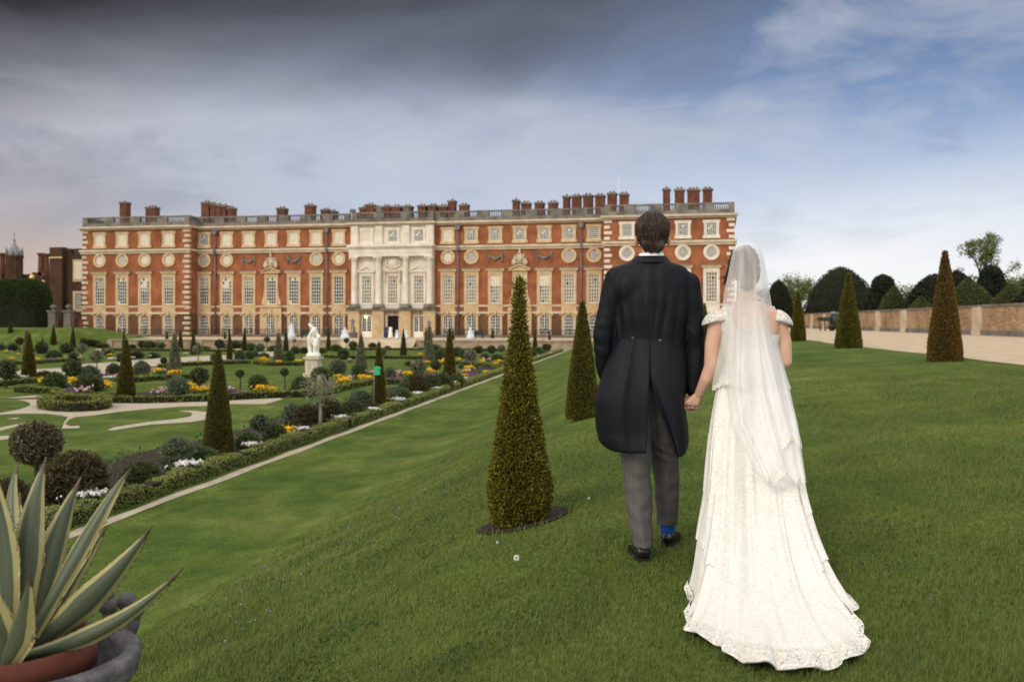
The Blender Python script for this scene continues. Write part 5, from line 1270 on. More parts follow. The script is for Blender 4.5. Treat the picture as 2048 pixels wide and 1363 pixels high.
guest(781, 676, 655, crm, 'distant guest wrapped in cream white at the doorway', 126, dress=True)
guest(589, 692, 669, blk, 'distant person in black standing on the steps left of the white statue', 113.6, z=-3.25)
mb = MB(); g = 129; 
for px, w, lab in ((612, 11, 'low dark bench on the terrace left of the white statue'), (957, 9, 'low dark bench beside the rightmost draped table')):
    x = FS(px, g); s_ = FY(px, g) / F; mb = MB(); mb.box(x - w * s_, x + w * s_, g, g + .5, -1.78, -1.70); mb.box(x - w * s_, x + w * s_, g + .45, g + .52, -1.70, -1.2)
    for a in (-1, 1): mb.box(x + a * (w * s_ - .1) - .05, x + a * (w * s_ - .1) + .05, g + .02, g + .45, -2.2, -1.5)
    mb.build('bench', gcol, label=lab, cat='bench')
# green box on its pole
p = G(747, 824); s_ = depth(p) / F; t = empty('green_box_post', p, 'thin grey pole carrying a small bright green box in front of a dark cone', 'post')
mb = MB(); mb.tube([p, p + Vector((.03, 0, 92 * s_))], .018, 6); mb.build('pole', M['lead'], t)
gb = mat('bright_green_plastic', (.03, .42, .20), rough=.4); q = p + Vector((9 * s_, -.08, 82 * s_)); mb = MB(); mb.box(q.x - .10, q.x + .10, q.y - .09, q.y + .09, q.z - .13, q.z + .10); mb.prism([(q.x - .12, q.z + .10), (q.x + .12, q.z + .10), (q.x + .04, q.z + .18), (q.x - .05, q.z + .18)], q.y - .1, q.y + .1); mb.build('green_box', gb, t)
# ------------------------------------------------------------------ urn with agave
UY = 2.6; uc = W(34, 1310, UY); us = UY / F; UR = 232 * us
urn = empty('garden_urn', (uc.x, uc.y, Z1(uc.x, uc.y)), 'large weathered lead grey urn with scrolled handles at the lower left corner', 'urn')
ug = mat('weathered_lead_urn', (.055, .055, .066), (.17, .165, .17), rough=.65, scale=9, detail=10, bump=1., bscale=34, bdist=.012)
zu = uc.z; zb = Z1(uc.x, uc.y)
prof_ = [(.24, zb - .1), (.24, zb + .10), (.20, zb + .13), (.20, zb + .45), (.23, zb + .48), (.12, zb + .5), (.08, zb + .56), (.12, zb + .6), (UR * .75, zu - .24), (UR * .86, zu - .14), (UR * .84, zu - .09), (UR * .94, zu - .07), (UR * .98, zu - .055), (UR * .97, zu - .045), (UR * 1.0, zu - .03), (UR * 1.01, zu - .012), (UR * .99, zu), (UR * .95, zu + .004), (UR * .94, zu + .001), (UR * .90, zu + .006), (UR * .84, zu - .02), (UR * .80, zu - .12), (.01, zu - .13)]
mb = MB(); n = 240; rings = []
for i, (r, z) in enumerate(prof_):
    rings.append([(uc.x + r * math.cos(t) * (1 + (.020 * math.sin(t * 40) if i in (8, 9, 11) else .006 * math.sin(t * 90))), uc.y + r * math.sin(t) * (1 + (.02 * math.sin(t * 40) if i in (8, 9, 11) else .006 * math.sin(t * 90))), z) for t in [2 * math.pi * k / n for k in range(n)]])
mb.loft(rings); mb.build('bowl', ug, urn)
for ang in (R(78), R(62)):
    mb = MB(); b0 = Vector((uc.x + UR * 1.0 * math.cos(ang), uc.y + UR * 1.0 * math.sin(ang), zu - .05)); pts = []
    for k in range(14):
        t = k / 13; a = t * 4.6; rr = .040 * (1 - t * .6); pts.append(b0 + Vector((math.cos(ang) * (.03 + rr * math.sin(a)), math.sin(ang) * .02, .03 + .07 * t + rr * (1 - math.cos(a)))))
    mb.tube(pts, [.020 - .0006 * k for k in range(14)], 8); mb.ball(tuple(pts[-1]), .028, n=10); mb.ball(tuple(pts[5]), .03, n=10); mb.build('handle', ug, urn)
pc = Vector((uc.x - .02, uc.y, zu)); PR = UR * .70
terra = mat('terracotta', (.13, .036, .022), (.085, .026, .017), rough=.8, scale=8, bump=.2)
pot = empty('terracotta_pot', (pc.x, pc.y, zu - .12), 'red terracotta pot standing inside the lead grey urn', 'pot')
mb = MB(); mb.lathe([(PR * .8, zu - .125), (PR * .92, zu - .04), (PR * 1.0, zu - .035), (PR * 1.0, zu + .035), (PR * .94, zu + .038), (PR * .92, zu - .0), (PR * .9, zu - .03)], (pc.x, pc.y, 0), 64); mb.build('pot_wall', terra, pot)
mb = MB(); mb.lathe([(PR * .91, zu - .02), (.01, zu - .015)], (pc.x, pc.y, 0), 32); mb.build('pot_soil', M['soil'], pot)
ag = empty('agave_plant', (pc.x, pc.y, zu - .02), 'variegated agave with cream edged grey green leaves and brown spiny tips', 'plant')
ag_m = bpy.data.materials.new('variegated_agave'); ag_m.use_nodes = True; t_ = ag_m.node_tree; b_ = t_.nodes['Principled BSDF']; n_, l_ = t_.nodes.new, t_.links.new
b_.inputs['Roughness'].default_value = .45
at = n_('ShaderNodeAttribute'); at.attribute_name = 'leaf_uv'; sx_ = n_('ShaderNodeSeparateXYZ'); l_(at.outputs['Vector'], sx_.inputs[0])
co = n_('ShaderNodeTexCoord')
def nz(sc, st, src=None):
    mp = n_('ShaderNodeMapping'); mp.inputs['Scale'].default_value = st; l_(src or co.outputs['Object'], mp.inputs[0]); x = n_('ShaderNodeTexNoise'); x.inputs['Scale'].default_value = sc; x.inputs['Detail'].default_value = 4; l_(mp.outputs[0], x.inputs[0]); return x.outputs[0]
def mm2(op, a, b):
    x = n_('ShaderNodeMath'); x.operation = op
    for i, v in enumerate((a, b)):
        if isinstance(v, (int, float)): x.inputs[i].default_value = v
        else: l_(v, x.inputs[i])
    return x.outputs[0]
def rp2(f, a, b, ca, cb):
    r = n_('ShaderNodeValToRGB'); l_(f, r.inputs[0]); e = r.color_ramp.elements; e[0].position = a; e[0].color = (*ca, 1); e[1].position = b; e[1].color = (*cb, 1); return r.outputs[0]
def mx2(f, a, b):
    x = n_('ShaderNodeMix'); x.data_type = 'RGBA'; l_(f, x.inputs[0]); l_(a, x.inputs[6]); l_(b, x.inputs[7]); return x.outputs[2]
gr = rp2(nz(1, (10, 1.2, 10), at.outputs['Vector']), .35, .65, (.050, .072, .046), (.092, .112, .066))
cr = rp2(nz(9, (1, 1, 1)), .35, .65, (.30, .275, .115), (.40, .375, .18))
br = rp2(nz(40, (1, 1, 1)), .35, .65, (.045, .028, .02), (.13, .085, .05))
eg = mm2('ADD', sx_.outputs[0], mm2('MULTIPLY', mm2('SUBTRACT', nz(1, (2.5, 4, 1), at.outputs['Vector']), .5), .22))
col = mx2(rp2(eg, .66, .70, (0, 0, 0), (1, 1, 1)), gr, cr)
tp = mm2('ADD', sx_.outputs[1], mm2('MULTIPLY', mm2('SUBTRACT', nz(14, (1, 1, 1)), .5), .06)); tp = mm2('ADD', tp, mm2('MULTIPLY', sx_.outputs[0], .04))
col = mx2(rp2(tp, .90, .915, (0, 0, 0), (1, 1, 1)), col, br); l_(col, b_.inputs['Base Color'])
ag_b = mat('agave_thorn', (.05, .03, .02), rough=.7)
def agave_leaf(base, mid, tip, w, d=(0, .1, .2), cup=.35, seed=0, roll=0., dark=False, wm=.5):
    r = random.Random(seed); n = 44; mm_ = 16
    B, Mi, T = W(*base, UY + d[0]), W(*mid, UY + d[1]), W(*tip, UY + d[2]); ww = w * us * .88
    v = []; f = []; ms = []
    C = [B * (1 - t) ** 2 + (2 * Mi - (B + T) * .5) * 2 * t * (1 - t) + T * t * t for t in [i / n for i in range(n + 1)]]
    view = Vector((-ST, CT, 0))
    wr = [r.uniform(-1, 1) for _ in range(n + 1)]
    for i, c in enumerate(C):
        t = i / n; tg = (C[min(n, i + 1)] - C[max(0, i - 1)]).normalized(); sd = tg.cross(view).normalized(); nr = sd.cross(tg).normalized()
        sd = (sd * math.cos(roll) + nr * math.sin(roll)).normalized(); nr = sd.cross(tg).normalized()
        wid = ww * (min(1, .55 + t * 1.4) if t < .32 else 1) * (1 - max(0, (t - .35) / .65) ** 1.35) ** (.9 + .5 * t) + .0022
        th = .010 * (1 - t) + .002
        for k in range(mm_ + 1):
            a = 2 * k / mm_ - 1; edge = 1 + (.05 * math.sin(i * 2.4 + (1 if a > 0 else 0) * 1.7) + .05 * wr[i]) * (abs(a) > .99)
            v.append(c + sd * a * wid * edge + nr * (cup * wid * (a * a)) + nr * .0)
        for k in range(mm_ + 1):
            a = 2 * k / mm_ - 1; v.append(c + sd * a * wid * .985 + nr * (cup * wid * (a * a) - th * (1 - a * a) - .0012))
    S = 2 * (mm_ + 1)
    for i in range(n):
        for k in range(mm_):
            a = i * S + k; f.append((a, a + 1, a + 1 + S, a + S)); b = a + mm_ + 1; f.append((b + S, b + S + 1, b + 1, b))
        for o_ in (0, mm_): a = i * S + o_; b = a + mm_ + 1; f.append((a, b, b + S, a + S))
    ms = [0] * len(f); nv0 = len(v)
    mb = MB(); mb.v = [tuple(x) for x in v]; mb.f = [list(x) for x in f]; mb.m = ms; mb.sm = [True] * len(f)
    for i in range(3, n - 2):             # marginal teeth
        for s_ in (0, mm_):
            if (i * 7 + s_ + seed) % 3 == 0: continue
            a = Vector(v[i * S + s_]); c = C[i]; o_ = (a - c).normalized(); q = Vector(v[(i + 1) * S + s_]); q = a.lerp(q, .45)
            tgn = (C[i + 1] - C[i]).normalized()
            mb.add([a, q, a.lerp(q, .5) + o_ * .006 + tgn * .003, a.lerp(q, .5) - Vector((0, 0, .001)) + nr * .002], [(0, 1, 2), (1, 3, 2), (3, 0, 2)], 1)
    o = mb.build('leaf', [ag_m, ag_b], ag); at_ = o.data.attributes.new('leaf_uv', 'FLOAT_VECTOR', 'POINT'); dat = []
    for q in range(len(mb.v)):
        if q < nv0: i, k = divmod(q, S); k = k % (mm_ + 1); dat += [abs(2 * k / mm_ - 1) + .004 * seed, i / n, seed * .37]
        else: dat += [1, .5, 0]
    at_.data.foreach_set('vector', dat)
agave_leaf((22, 1240), (2, 1060), (-22, 905), 34, (0, .0, -.02), .25, 1, .3)
agave_leaf((44, 1260), (60, 1060), (93, 914), 34, (.04, .05, .10), .22, 2, -.25)
agave_leaf((62, 1262), (112, 1080), (162, 954), 31, (.06, .12, .18), .35, 3, -.45)
agave_leaf((66, 1270), (186, 1052), (262, 936), 22, (.0, .05, .10), .35, 4, .25)
agave_leaf((70, 1290), (205, 1170), (305, 1049), 31, (.02, .0, -.02), .3, 5, -.1)
agave_leaf((50, 1312), (225, 1246), (366, 1134), 19, (-.04, -.10, -.12), .5, 6, .1)
agave_leaf((10, 1330), (40, 1240), (62, 1146), 38, (-.10, -.16, -.22), .5, 7, .5)
agave_leaf((0, 1290), (-60, 1120), (-130, 980), 40, (0, .1, .2), .3, 8, .3)
agave_leaf((20, 1260), (30, 1100), (40, 985), 36, (.12, .25, .34), .3, 9, .2)
agave_leaf((50, 1270), (80, 1120), (128, 1010), 26, (.10, .2, .3), .3, 11, -.1)
agave_leaf((34, 1250), (20, 1040), (36, 930), 26, (.12, .2, .26), .3, 12, .2)
agave_leaf((20, 1325), (-14, 1230), (-40, 1120), 40, (-.06, -.10, -.12), .5, 15, .4)
agave_leaf((30, 1320), (10, 1220), (16, 1090), 34, (-.02, .0, .04), .45, 16, -.2)
agave_leaf((60, 1290), (150, 1150), (214, 1052), 20, (.12, .18, .22), .35, 13, .1)
agave_leaf((30, 1260), (50, 1090), (66, 962), 24, (.18, .28, .36), .3, 14, -.2)
agave_leaf((10, 1300), (-90, 1200), (-200, 1130), 36, (0, .0, -.1), .3, 10, .0)
mb = MB(); mb.lathe([(.05, zu - .02), (.045, zu + .03), (.03, zu + .07), (.005, zu + .09)], (pc.x, pc.y, 0), 16); mb.build('leaf_heart', ag_m, ag)
# ------------------------------------------------------------------ the couple
def vn(V, sc, amp, st=(1, 1, 1), off=0.):
    return np.array([noise.noise(Vector((v[0] * sc * st[0] + off, v[1] * sc * st[1], v[2] * sc * st[2]))) for v in V]) * amp
skin = mat('skin', (.56, .33, .235), (.50, .27, .19), rough=.5, scale=12, sss=.15, spec=.35)
skin_b = mat('fair_skin', (.66, .42, .32), (.60, .36, .27), rough=.48, scale=12, sss=.15, spec=.35)
suit = mat('black_suit_cloth', (.0038, .0045, .0085), (.005, .0058, .0105), rough=.6, scale=6, bump=.1, bscale=500, bdist=.001, spec=.22)
seamm = mat('seam_shadow', (.004, .004, .006), rough=.9)
GY = 5.4
def Q(px, py, dy=0.): return W(px, py, GY + dy)
foot = W(1297, 1100, GY); foot.z = Z1(foot.x, foot.y)
groom = empty('person', foot, 'groom seen from behind in black tailcoat and grey striped trousers, hand in hand', 'person')
def finger(mb, pts, r0=.0088, r1=.0068):
    chain(mb, [(p, r0 + (r1 - r0) * i / (len(pts) - 1)) for i, p in enumerate(pts)], 10)
def loose_hand(mb, wrist, d, side, pal, k=1.):
    """relaxed hand: d = direction the hand points, side = towards the thumb, pal = towards which the palm faces"""
    wrist, d, side, pal = Vector(wrist), Vector(d).normalized(), Vector(side).normalized(), Vector(pal).normalized()
    for a in (-.026, -.009, .009, .026): capsule(mb, wrist + side * a * .6 * k, .017 * k, wrist + d * .085 * k + side * a * k, .0135 * k, 10)
    for a, l in ((.028, .072), (.010, .082), (-.009, .076), (-.027, .060)):
        b = wrist + d * .088 * k + side * a * k; c = b + (d * .8 + pal * .35).normalized() * l * .45 * k; e = c + (d * .45 + pal * .8).normalized() * l * .33 * k; f = e + (d * .1 + pal).normalized() * l * .25 * k
        finger(mb, [b, c, e, f], .0086 * k, .0066 * k)
    b = wrist + d * .03 * k + side * .03 * k; c = b + (d * .6 + side * .6 + pal * .3).normalized() * .042 * k; e = c + (d + side * .1 + pal * .3).normalized() * .032 * k
    finger(mb, [b, c, e], .0115 * k, .0085 * k)
mb = MB()
hc = Q(1305, 472, .0)
oval(mb, hc, .073, .095, .110, 24); oval(mb, hc + Vector((0, .045, -.075)), .050, .055, .05, 16)
for s_ in (-1, 1):
    e = hc + Vector((s_ * .087, .004, -.030)); oval(mb, e, .010, .022, .032, 14); oval(mb, e + Vector((s_ * .006, -.006, .008)), .007, .018, .022, 10)
    oval(mb, hc + Vector((s_ * .032, .088, .0)), .014, .010, .009, 10)
chain(mb, [(hc + Vector((0, .088, .0)), .008), (hc + Vector((0, .112, -.035)), .013)], 10); oval(mb, hc + Vector((0, .098, -.062)), .025, .008, .008, 10)
chain(mb, [(Q(1305, 500, .0), .056), (Q(1301, 545, .0), .062)])
oval(mb, Q(1300, 590), .19, .105, .16); oval(mb, Q(1300, 680), .155, .10, .2); oval(mb, Q(1297, 750), .14, .09, .12)
chain(mb, [(Q(1232, 560), .055), (Q(1204, 690, .02), .042), (Q(1224, 775, .14), .028)])
chain(mb, [(Q(1376, 566), .055), (Q(1391, 700, .01), .042), (Q(1388, 786, .01), .027)])
loose_hand(mb, Q(1224, 775, .14), (.15, .4, -1), (.2, 1, .2), (1, 0, 0))
# the hand that holds the bride's: palm behind hers, fingers curled up to the camera below
for a, b in ((1379, 1374), (1385, 1381), (1391, 1389), (1396, 1396)): capsule(mb, Q(1388 + (a - 1388) * .6, 788, .012), .017, Q(b, 807, .018), .0135, 10)
for xb, l in ((1372, .9), (1380, 1.05), (1388, 1.05), (1396, .85)):
    finger(mb, [Q(xb, 809, .018), Q(xb - 1, 816.5, -.004), Q(xb - 2, 817.5 + l, -.036), Q(xb - 2.5, 814.5, -.056 * l)], .0092, .0075)
finger(mb, [Q(1377, 793, -.0), Q(1371, 798, -.028), Q(1371.5, 806, -.05)], .0115, .009)
for s_, hx, kx, ax, kd, ad in ((-1, 1276, 1277, 1287, .0, -.10), (1, 1320, 1331, 1335, .10, .24)):
    chain(mb, [(Q(hx, 800), .065), (Q(kx, 930, kd), .042), (Q(ax, 1055 if s_ > 0 else 1092, ad), .027)])
    chain(mb, [(Q(ax, 1060 if s_ > 0 else 1095, ad), .027), (Q(ax + 1 * s_, 1068 if s_ > 0 else 1103, ad + .12), .018)], 10)
V, Fq = remesh(mb, .0050, 3, .4); raw_obj('body', V, Fq, skin, groom)
# hair
hairm = bpy.data.materials.new('dark_brown_hair'); hairm.use_nodes = True
b_ = hairm.node_tree.nodes['Principled BSDF']; b_.inputs['Base Color'].default_value = (.036, .023, .016, 1); b_.inputs['Roughness'].default_value = .45; b_.inputs['Specular IOR Level'].default_value = .4
mb = MB(); oval(mb, hc + Vector((0, -.012, .040)), .090, .098, .088, 28); oval(mb, hc + Vector((0, -.02, .0)), .080, .088, .08, 24); oval(mb, hc + Vector((0, -.046, -.038)), .063, .054, .066, 20); oval(mb, hc + Vector((0, .02, .06)), .084, .09, .073, 20)
V, Fq = remesh(mb, .0045, 3)
c0 = np.array(hc); rel_ = V - c0; an = np.arctan2(rel_[:, 0], -rel_[:, 1])
hd_ = rel_ / np.linalg.norm(rel_, axis=1, keepdims=True)
V = V + hd_ * (vn(np.stack([an * 14, np.zeros(len(V)), rel_[:, 2] * 9], 1), 1, .013) + vn(V, 24, .010))[:, None]
# trim the hairline: nape edge and face opening
keep = lambda p: not (p[2] < c0[2] - .094 + .008 * math.sin(p[0] * 160)) and not (p[1] > c0[1] + .055 and p[2] < c0[2] + .055)
Fq = [f for f in Fq if all(keep(V[i]) for i in f)]
hair = raw_obj('hair', V, Fq, hairm, groom)
def strands(parent, name, n, c0, rx, ry, rz, m, seed, zmin=-.095, swirl=.5, ln=(.03, .07), rad=.0011, face=.06):
    r = random.Random(seed); mb = MB()
    for _ in range(n):
        th = r.uniform(-2.3, 2.3); el_ = r.uniform(-.3, 1.35); p = Vector((math.sin(th) * math.cos(el_) * rx, -math.cos(th) * math.cos(el_) * ry, math.sin(el_) * rz))
        d = Vector((p.x * .5 + swirl * p.y * .5, p.y * .4 - swirl * p.x * .3, -.11)).normalized(); L_ = r.uniform(*ln); pts = []
        for k in range(4):
            q = p + d * L_ * k / 3; nn = Vector((q.x / rx, q.y / ry, q.z / rz)); l = nn.length; q = q / l * (1.03 + .05 * (k == 3) * r.random()); 
            if q.z < zmin: q.z = zmin - r.uniform(0, .008)
            pts.append(c0 + q)
        if p.y > face and p.z < .06: continue
        mb.tube(pts, [rad, rad, rad, rad * .3], 4)
    return mb.build(name, m, parent)
hs_ = mat('brown_hair_strand', (.06, .038, .026), (.03, .02, .014), rough=.4, scale=60)
strands(groom, 'hair_strands', 1300, hc + Vector((0, -.014, .030)), .087, .099, .100, hs_, 4, zmin=-.10)
# shirt collar
shirt = mat('white_shirt', (.85, .86, .90), rough=.6)
def ringpts(cx, cy, py, rx, ry, n=40, dz=0., tilt=0.): 
    c = Q(cx, py); return [(c.x + rx * math.cos(t), c.y + cy + ry * math.sin(t), c.z + dz + tilt * math.sin(t)) for t in [2 * math.pi * k / n for k in range(n)]]
mb = MB(); mb.loft([ringpts(1302, 0, 528, .072, .068), ringpts(1303, 0, 508, .067, .064), ringpts(1303, 0, 506, .064, .061), ringpts(1302, 0, 520, .062, .060)], True, False); mb.build('shirt_collar', shirt, groom)
# coat: trunk and sleeves welded into one surface
mb = MB(); tr = [(517, 1303, .077, .074), (521, 1302, .088, .082), (525, 1301, .118, .088), (529, 1300, .155, .092), (534, 1299, .192, .098), (545, 1299, .214, .106), (562, 1299, .218, .118), (600, 1299, .212, .135), (640, 1298, .202, .132), (680, 1297, .192, .122), (705, 1297, .20, .13), (730, 1297, .205, .14)]
mb.loft([ringpts(x, 0, y, rx, ry, 48) for y, x, rx, ry in tr])
chain(mb, [(Q(1232, 557), .066), (Q(1222, 600), .064), (Q(1209, 650), .056), (Q(1205, 700, .01), .052), (Q(1211, 740, .06), .046), (Q(1220, 768, .11), .042)], 20)
chain(mb, [(Q(1377, 568), .066), (Q(1383, 610), .065), (Q(1388, 655), .058), (Q(1390, 700, .005), .053), (Q(1389, 745, .0), .047)], 20)
capsule(mb, Q(1389, 745, 0), .047, Q(1387, 778, .004), .043, 20)
oval(mb, Q(1262, 575, -.055), .09, .055, .10, 16); oval(mb, Q(1338, 575, -.055), .09, .055, .10, 16)
V, Fq = remesh(mb, .0065, 22)
cz = np.array(Q(1297, 600)); X = V[:, 0] - cz[0]; Zz = V[:, 2]
sl = np.clip((np.abs(X) - .19) / .03, 0, 1)
back = (V[:, 1] < cz[1]).astype(float)
wr = vn(V, 11, .014, (1, 1, .9)) * (.3 + .35 * sl) + vn(V, 9, .010, (2.4, .6, .55)) * (1 - sl) * back
el_ = np.exp(-((Zz + .10) / .13) ** 2) * sl * .0022 * np.sin(Zz * 70 + X * 40 + vn(V, 7, 7.))
sg = np.sign(X); out_ = wr + el_
V[:, 1] -= out_ * back - out_ * (1 - back); V[:, 0] += sg * out_ * sl * .8
# long drag folds from shoulder blades to waist
for x0, x1, w_, a_ in ((-.12, -.07, .016, .013), (.11, .06, .016, .013), (-.045, -.02, .012, .008), (.05, .02, .013, .009), (.165, .13, .014, .012), (-.165, -.14, .014, .012)):
    t = np.clip((.20 - Zz) / .34, 0, 1); xc = x0 + (x1 - x0) * t; V[:, 1] += back * a_ * np.exp(-((X - xc) / w_) ** 2) * np.sin(np.pi * t)
Fq = [f for f in Fq if V[f[0]][2] > Q(0, 706)[2] or abs(V[f[0]][0] - cz[0]) > .205]
coatV, coatF, coatM = [tuple(v) for v in V], [list(f) for f in Fq], [0] * len(Fq)
from mathutils.bvhtree import BVHTree
bvh = BVHTree.FromPolygons(coatV, coatF)
def on_coat(px, py, off=.001):
    d = W(px, py, 1).normalized(); h = bvh.ray_cast(Vector((0, 0, 0)), d)
    return (h[0] - d * off) if h[0] else Q(px, py, -.13)
sb = MB()
def seam(pts, r=.0013):
    P = []
    for a, b in zip(pts, pts[1:]):
        for k in range(8): P.append((a[0] + (b[0] - a[0]) * k / 8, a[1] + (b[1] - a[1]) * k / 8))
    sb.tube([on_coat(*p, 0) for p in P + [pts[-1]]], r, 5)
seam([(1300, 524), (1298, 560), (1297, 620), (1297, 676)])
seam([(1217, 565), (1240, 580), (1256, 610), (1264, 645), (1266, 674)]); seam([(1385, 573), (1358, 582), (1336, 606), (1325, 645), (1321, 678)])
seam([(1230, 677), (1264, 678)]); seam([(1323, 681), (1366, 682)])
seam([(1214, 537), (1213, 560), (1216, 590), (1221, 625)], .0018); seam([(1387, 547), (1382, 570), (1377, 600), (1374, 640)], .0018)
mb = MB()                                # collar fall and hanging tails
mb.loft([ringpts(1303, 0, 513, .074, .072, tilt=.004), ringpts(1302, 0, 511.5, .080, .078, tilt=.004), ringpts(1302, -.002, 517, .092, .088), ringpts(1301, -.004, 526, .112, .098)], True, False)
def tail(xo, xi, yb, top, sgn, thick=.006):
    nu, nv = 34, 40; rows = []
    for sidez in (0, 1):
        g_ = []
        for j in range(nv + 1):
            v = j / nv; row = []
            for i in range(nu + 1):
                a = i / nu                      # 0 at the centre vent, 1 at the outer edge
                y = top + v * (yb(a) - top)
                x_in, x_out = np.interp(y, *xi), np.interp(y, *xo); x = x_in + (x_out - x_in) * math.sin(a * math.pi / 2 * .999) if a > .6 else x_in + (x_out - x_in) * a * math.sin(.6 * math.pi / 2) / .6
                t = (y - top) / 230
                dep = .125 + .085 * t + .03 * math.sin(math.pi * min(1, t * 1.2))
                dy = -dep * math.sqrt(max(0, 1 - (a * .99) ** 2.6)) + (.10 * a * a)
                fold = (.012 * math.sin(a * 7 + 1 + sgn) + .007 * math.sin(a * 15 + 2 * sgn)) * min(1, t * 2) * (1 - a * .5)
                fold += -.010 * math.exp(-((a - .35) / .04) ** 2) * (1 if sgn < 0 else .6)
                p = Q(x, y, dy + fold + (thick if sidez else 0)); row.append(tuple(p))
            g_.append(row)
        rows.append(g_)
    b = []
    A, B = rows
    v = [p for r in A for p in r] + [p for r in B for p in r]; n = nu + 1; o = n * (nv + 1); f = []
    for j in range(nv):
        for i in range(nu):
            k = j * n + i; f.append((k, k + 1, k + 1 + n, k + n)); f.append((o + k + n, o + k + 1 + n, o + k + 1, o + k))
        for i in (0, nu): k = j * n + i; f.append((k, k + n, o + k + n, o + k))
    for i in range(nu): k = nv * n + i; f.append((k, k + 1, o + k + 1, o + k)); k = i; f.append((k, o + k, o + k + 1, k + 1))
    mb.add(v, f, 0, True)
tail(([678, 720, 760, 800, 850, 880, 906], [1229, 1212, 1200, 1188, 1191, 1197, 1214]), ([678, 760, 906], [1300, 1299, 1293]), lambda a: 906 - 30 * a ** 4, 676, -1)
tail(([678, 740, 780, 800, 850, 880, 915], [1377, 1379, 1374, 1369, 1376, 1378, 1372]), ([678, 752, 800, 850, 890, 912], [1298, 1299, 1313, 1332, 1346, 1354]), lambda a: 914 - 26 * a ** 3, 678, 1)
# vent facing folded back along the right tail, cuff buttons
mb.tube([Q(np.interp(y, [752, 800, 850, 890, 912], [1298, 1312, 1331, 1345, 1353]), y, -.13 - .085 * (y - 678) / 230) for y in range(752, 912, 12)], .006, 6)
n0 = len(coatV)
coatV += mb.v; coatF += [[n0 + i for i in f] for f in mb.f]; coatM += [0] * len(mb.f)
n0 = len(coatV); coatV += sb.v; coatF += [[n0 + i for i in f] for f in sb.f]; coatM += [1] * len(sb.f)
mb = MB(); mb.v, mb.f, mb.m, mb.sm = coatV, coatF, coatM, [True] * len(coatF)
coat = mb.build('tailcoat', [suit, seamm], groom)
btn = mat('coat_button', (.05, .045, .04), rough=.25, spec=.8)
for px, py in ((1266, 677), (1320, 681)):
    p = on_coat(px, py, .004); mb = MB(); mb.ball(tuple(p), .0105, .005, .0105, 14); mb.ball(tuple(p + Vector((0, -.004, 0))), .006, .003, .006, 10); mb.build('button', btn, coat)
mb = MB(); c = Q(1387, 786, .004); mb.loft([[(c.x + r * math.cos(t), c.y + r * math.sin(t), c.z + z) for t in [2 * math.pi * k / 24 for k in range(24)]] for r, z in ((.040, .03), (.041, .0), (.038, -.001), (.036, .03))], True, False); mb.build('shirt_cuff', suit, coat)
# trousers
trm = bpy.data.materials.new('striped_grey_wool'); trm.use_nodes = True; t_ = trm.node_tree; b_ = t_.nodes['Principled BSDF']; b_.inputs['Roughness'].default_value = .85; b_.inputs['Specular IOR Level'].default_value = .15
n_, l_ = t_.nodes.new, t_.links.new; co = n_('ShaderNodeTexCoord'); wv = n_('ShaderNodeTexWave'); wv.inputs['Scale'].default_value = 44; wv.inputs['Distortion'].default_value = .15; wv.bands_direction = 'X'
l_(co.outputs['Object'], wv.inputs[0]); r_ = n_('ShaderNodeValToRGB'); l_(wv.outputs[1], r_.inputs[0]); e = r_.color_ramp.elements; e[0].position = .1; e[0].color = (.070, .070, .076, 1); e[1].position = .5; e[1].color = (.122, .118, .118, 1); l_(r_.outputs[0], b_.inputs['Base Color'])
mb = MB()
def leg(rows):
    mb.loft([[(q.x + rx * math.cos(t) * (1 + .0 * math.cos(2 * t)), q.y + ry * math.sin(t) - .012 * max(0, math.cos(t + math.pi / 2)) ** 12, q.z) for t in [2 * math.pi * k / 36 for k in range(36)]] for (q, rx, ry) in rows])
leg([(Q(1272, 760), .105, .12), (Q(1272, 830), .098, .11), (Q(1272, 905, -.01), .082, .095), (Q(1275, 960, -.02), .073, .085), (Q(1279, 1020, -.05), .066, .078), (Q(1285, 1070, -.09), .056, .07), (Q(1288, 1092, -.10), .053, .066)])
leg([(Q(1320, 760), .105, .12), (Q(1324, 830, .03), .092, .105), (Q(1328, 890, .08), .080, .09), (Q(1331, 925, .12), .074, .088), (Q(1333, 960, .15), .070, .082), (Q(1335, 1010, .20), .063, .074), (Q(1335, 1047, .24), .060, .070)])
oval(mb, Q(1297, 770), .18, .125, .12)
V, Fq = remesh(mb, .007, 2)
V[:, 1] += vn(V, 11, .012, (1.2, 1, 1.6)) * 1.; V[:, 0] += vn(V, 8, .009, (1, 1, 1.5), 5.)
kn = np.exp(-((V[:, 2] - Q(0, 905)[2]) / .045) ** 2) * (V[:, 0] > Q(1308, 0)[0]); V[:, 1] += kn * .012 * np.sin(V[:, 2] * 120 + V[:, 0] * 60)
raw_obj('trousers', V, Fq, trm, groom)
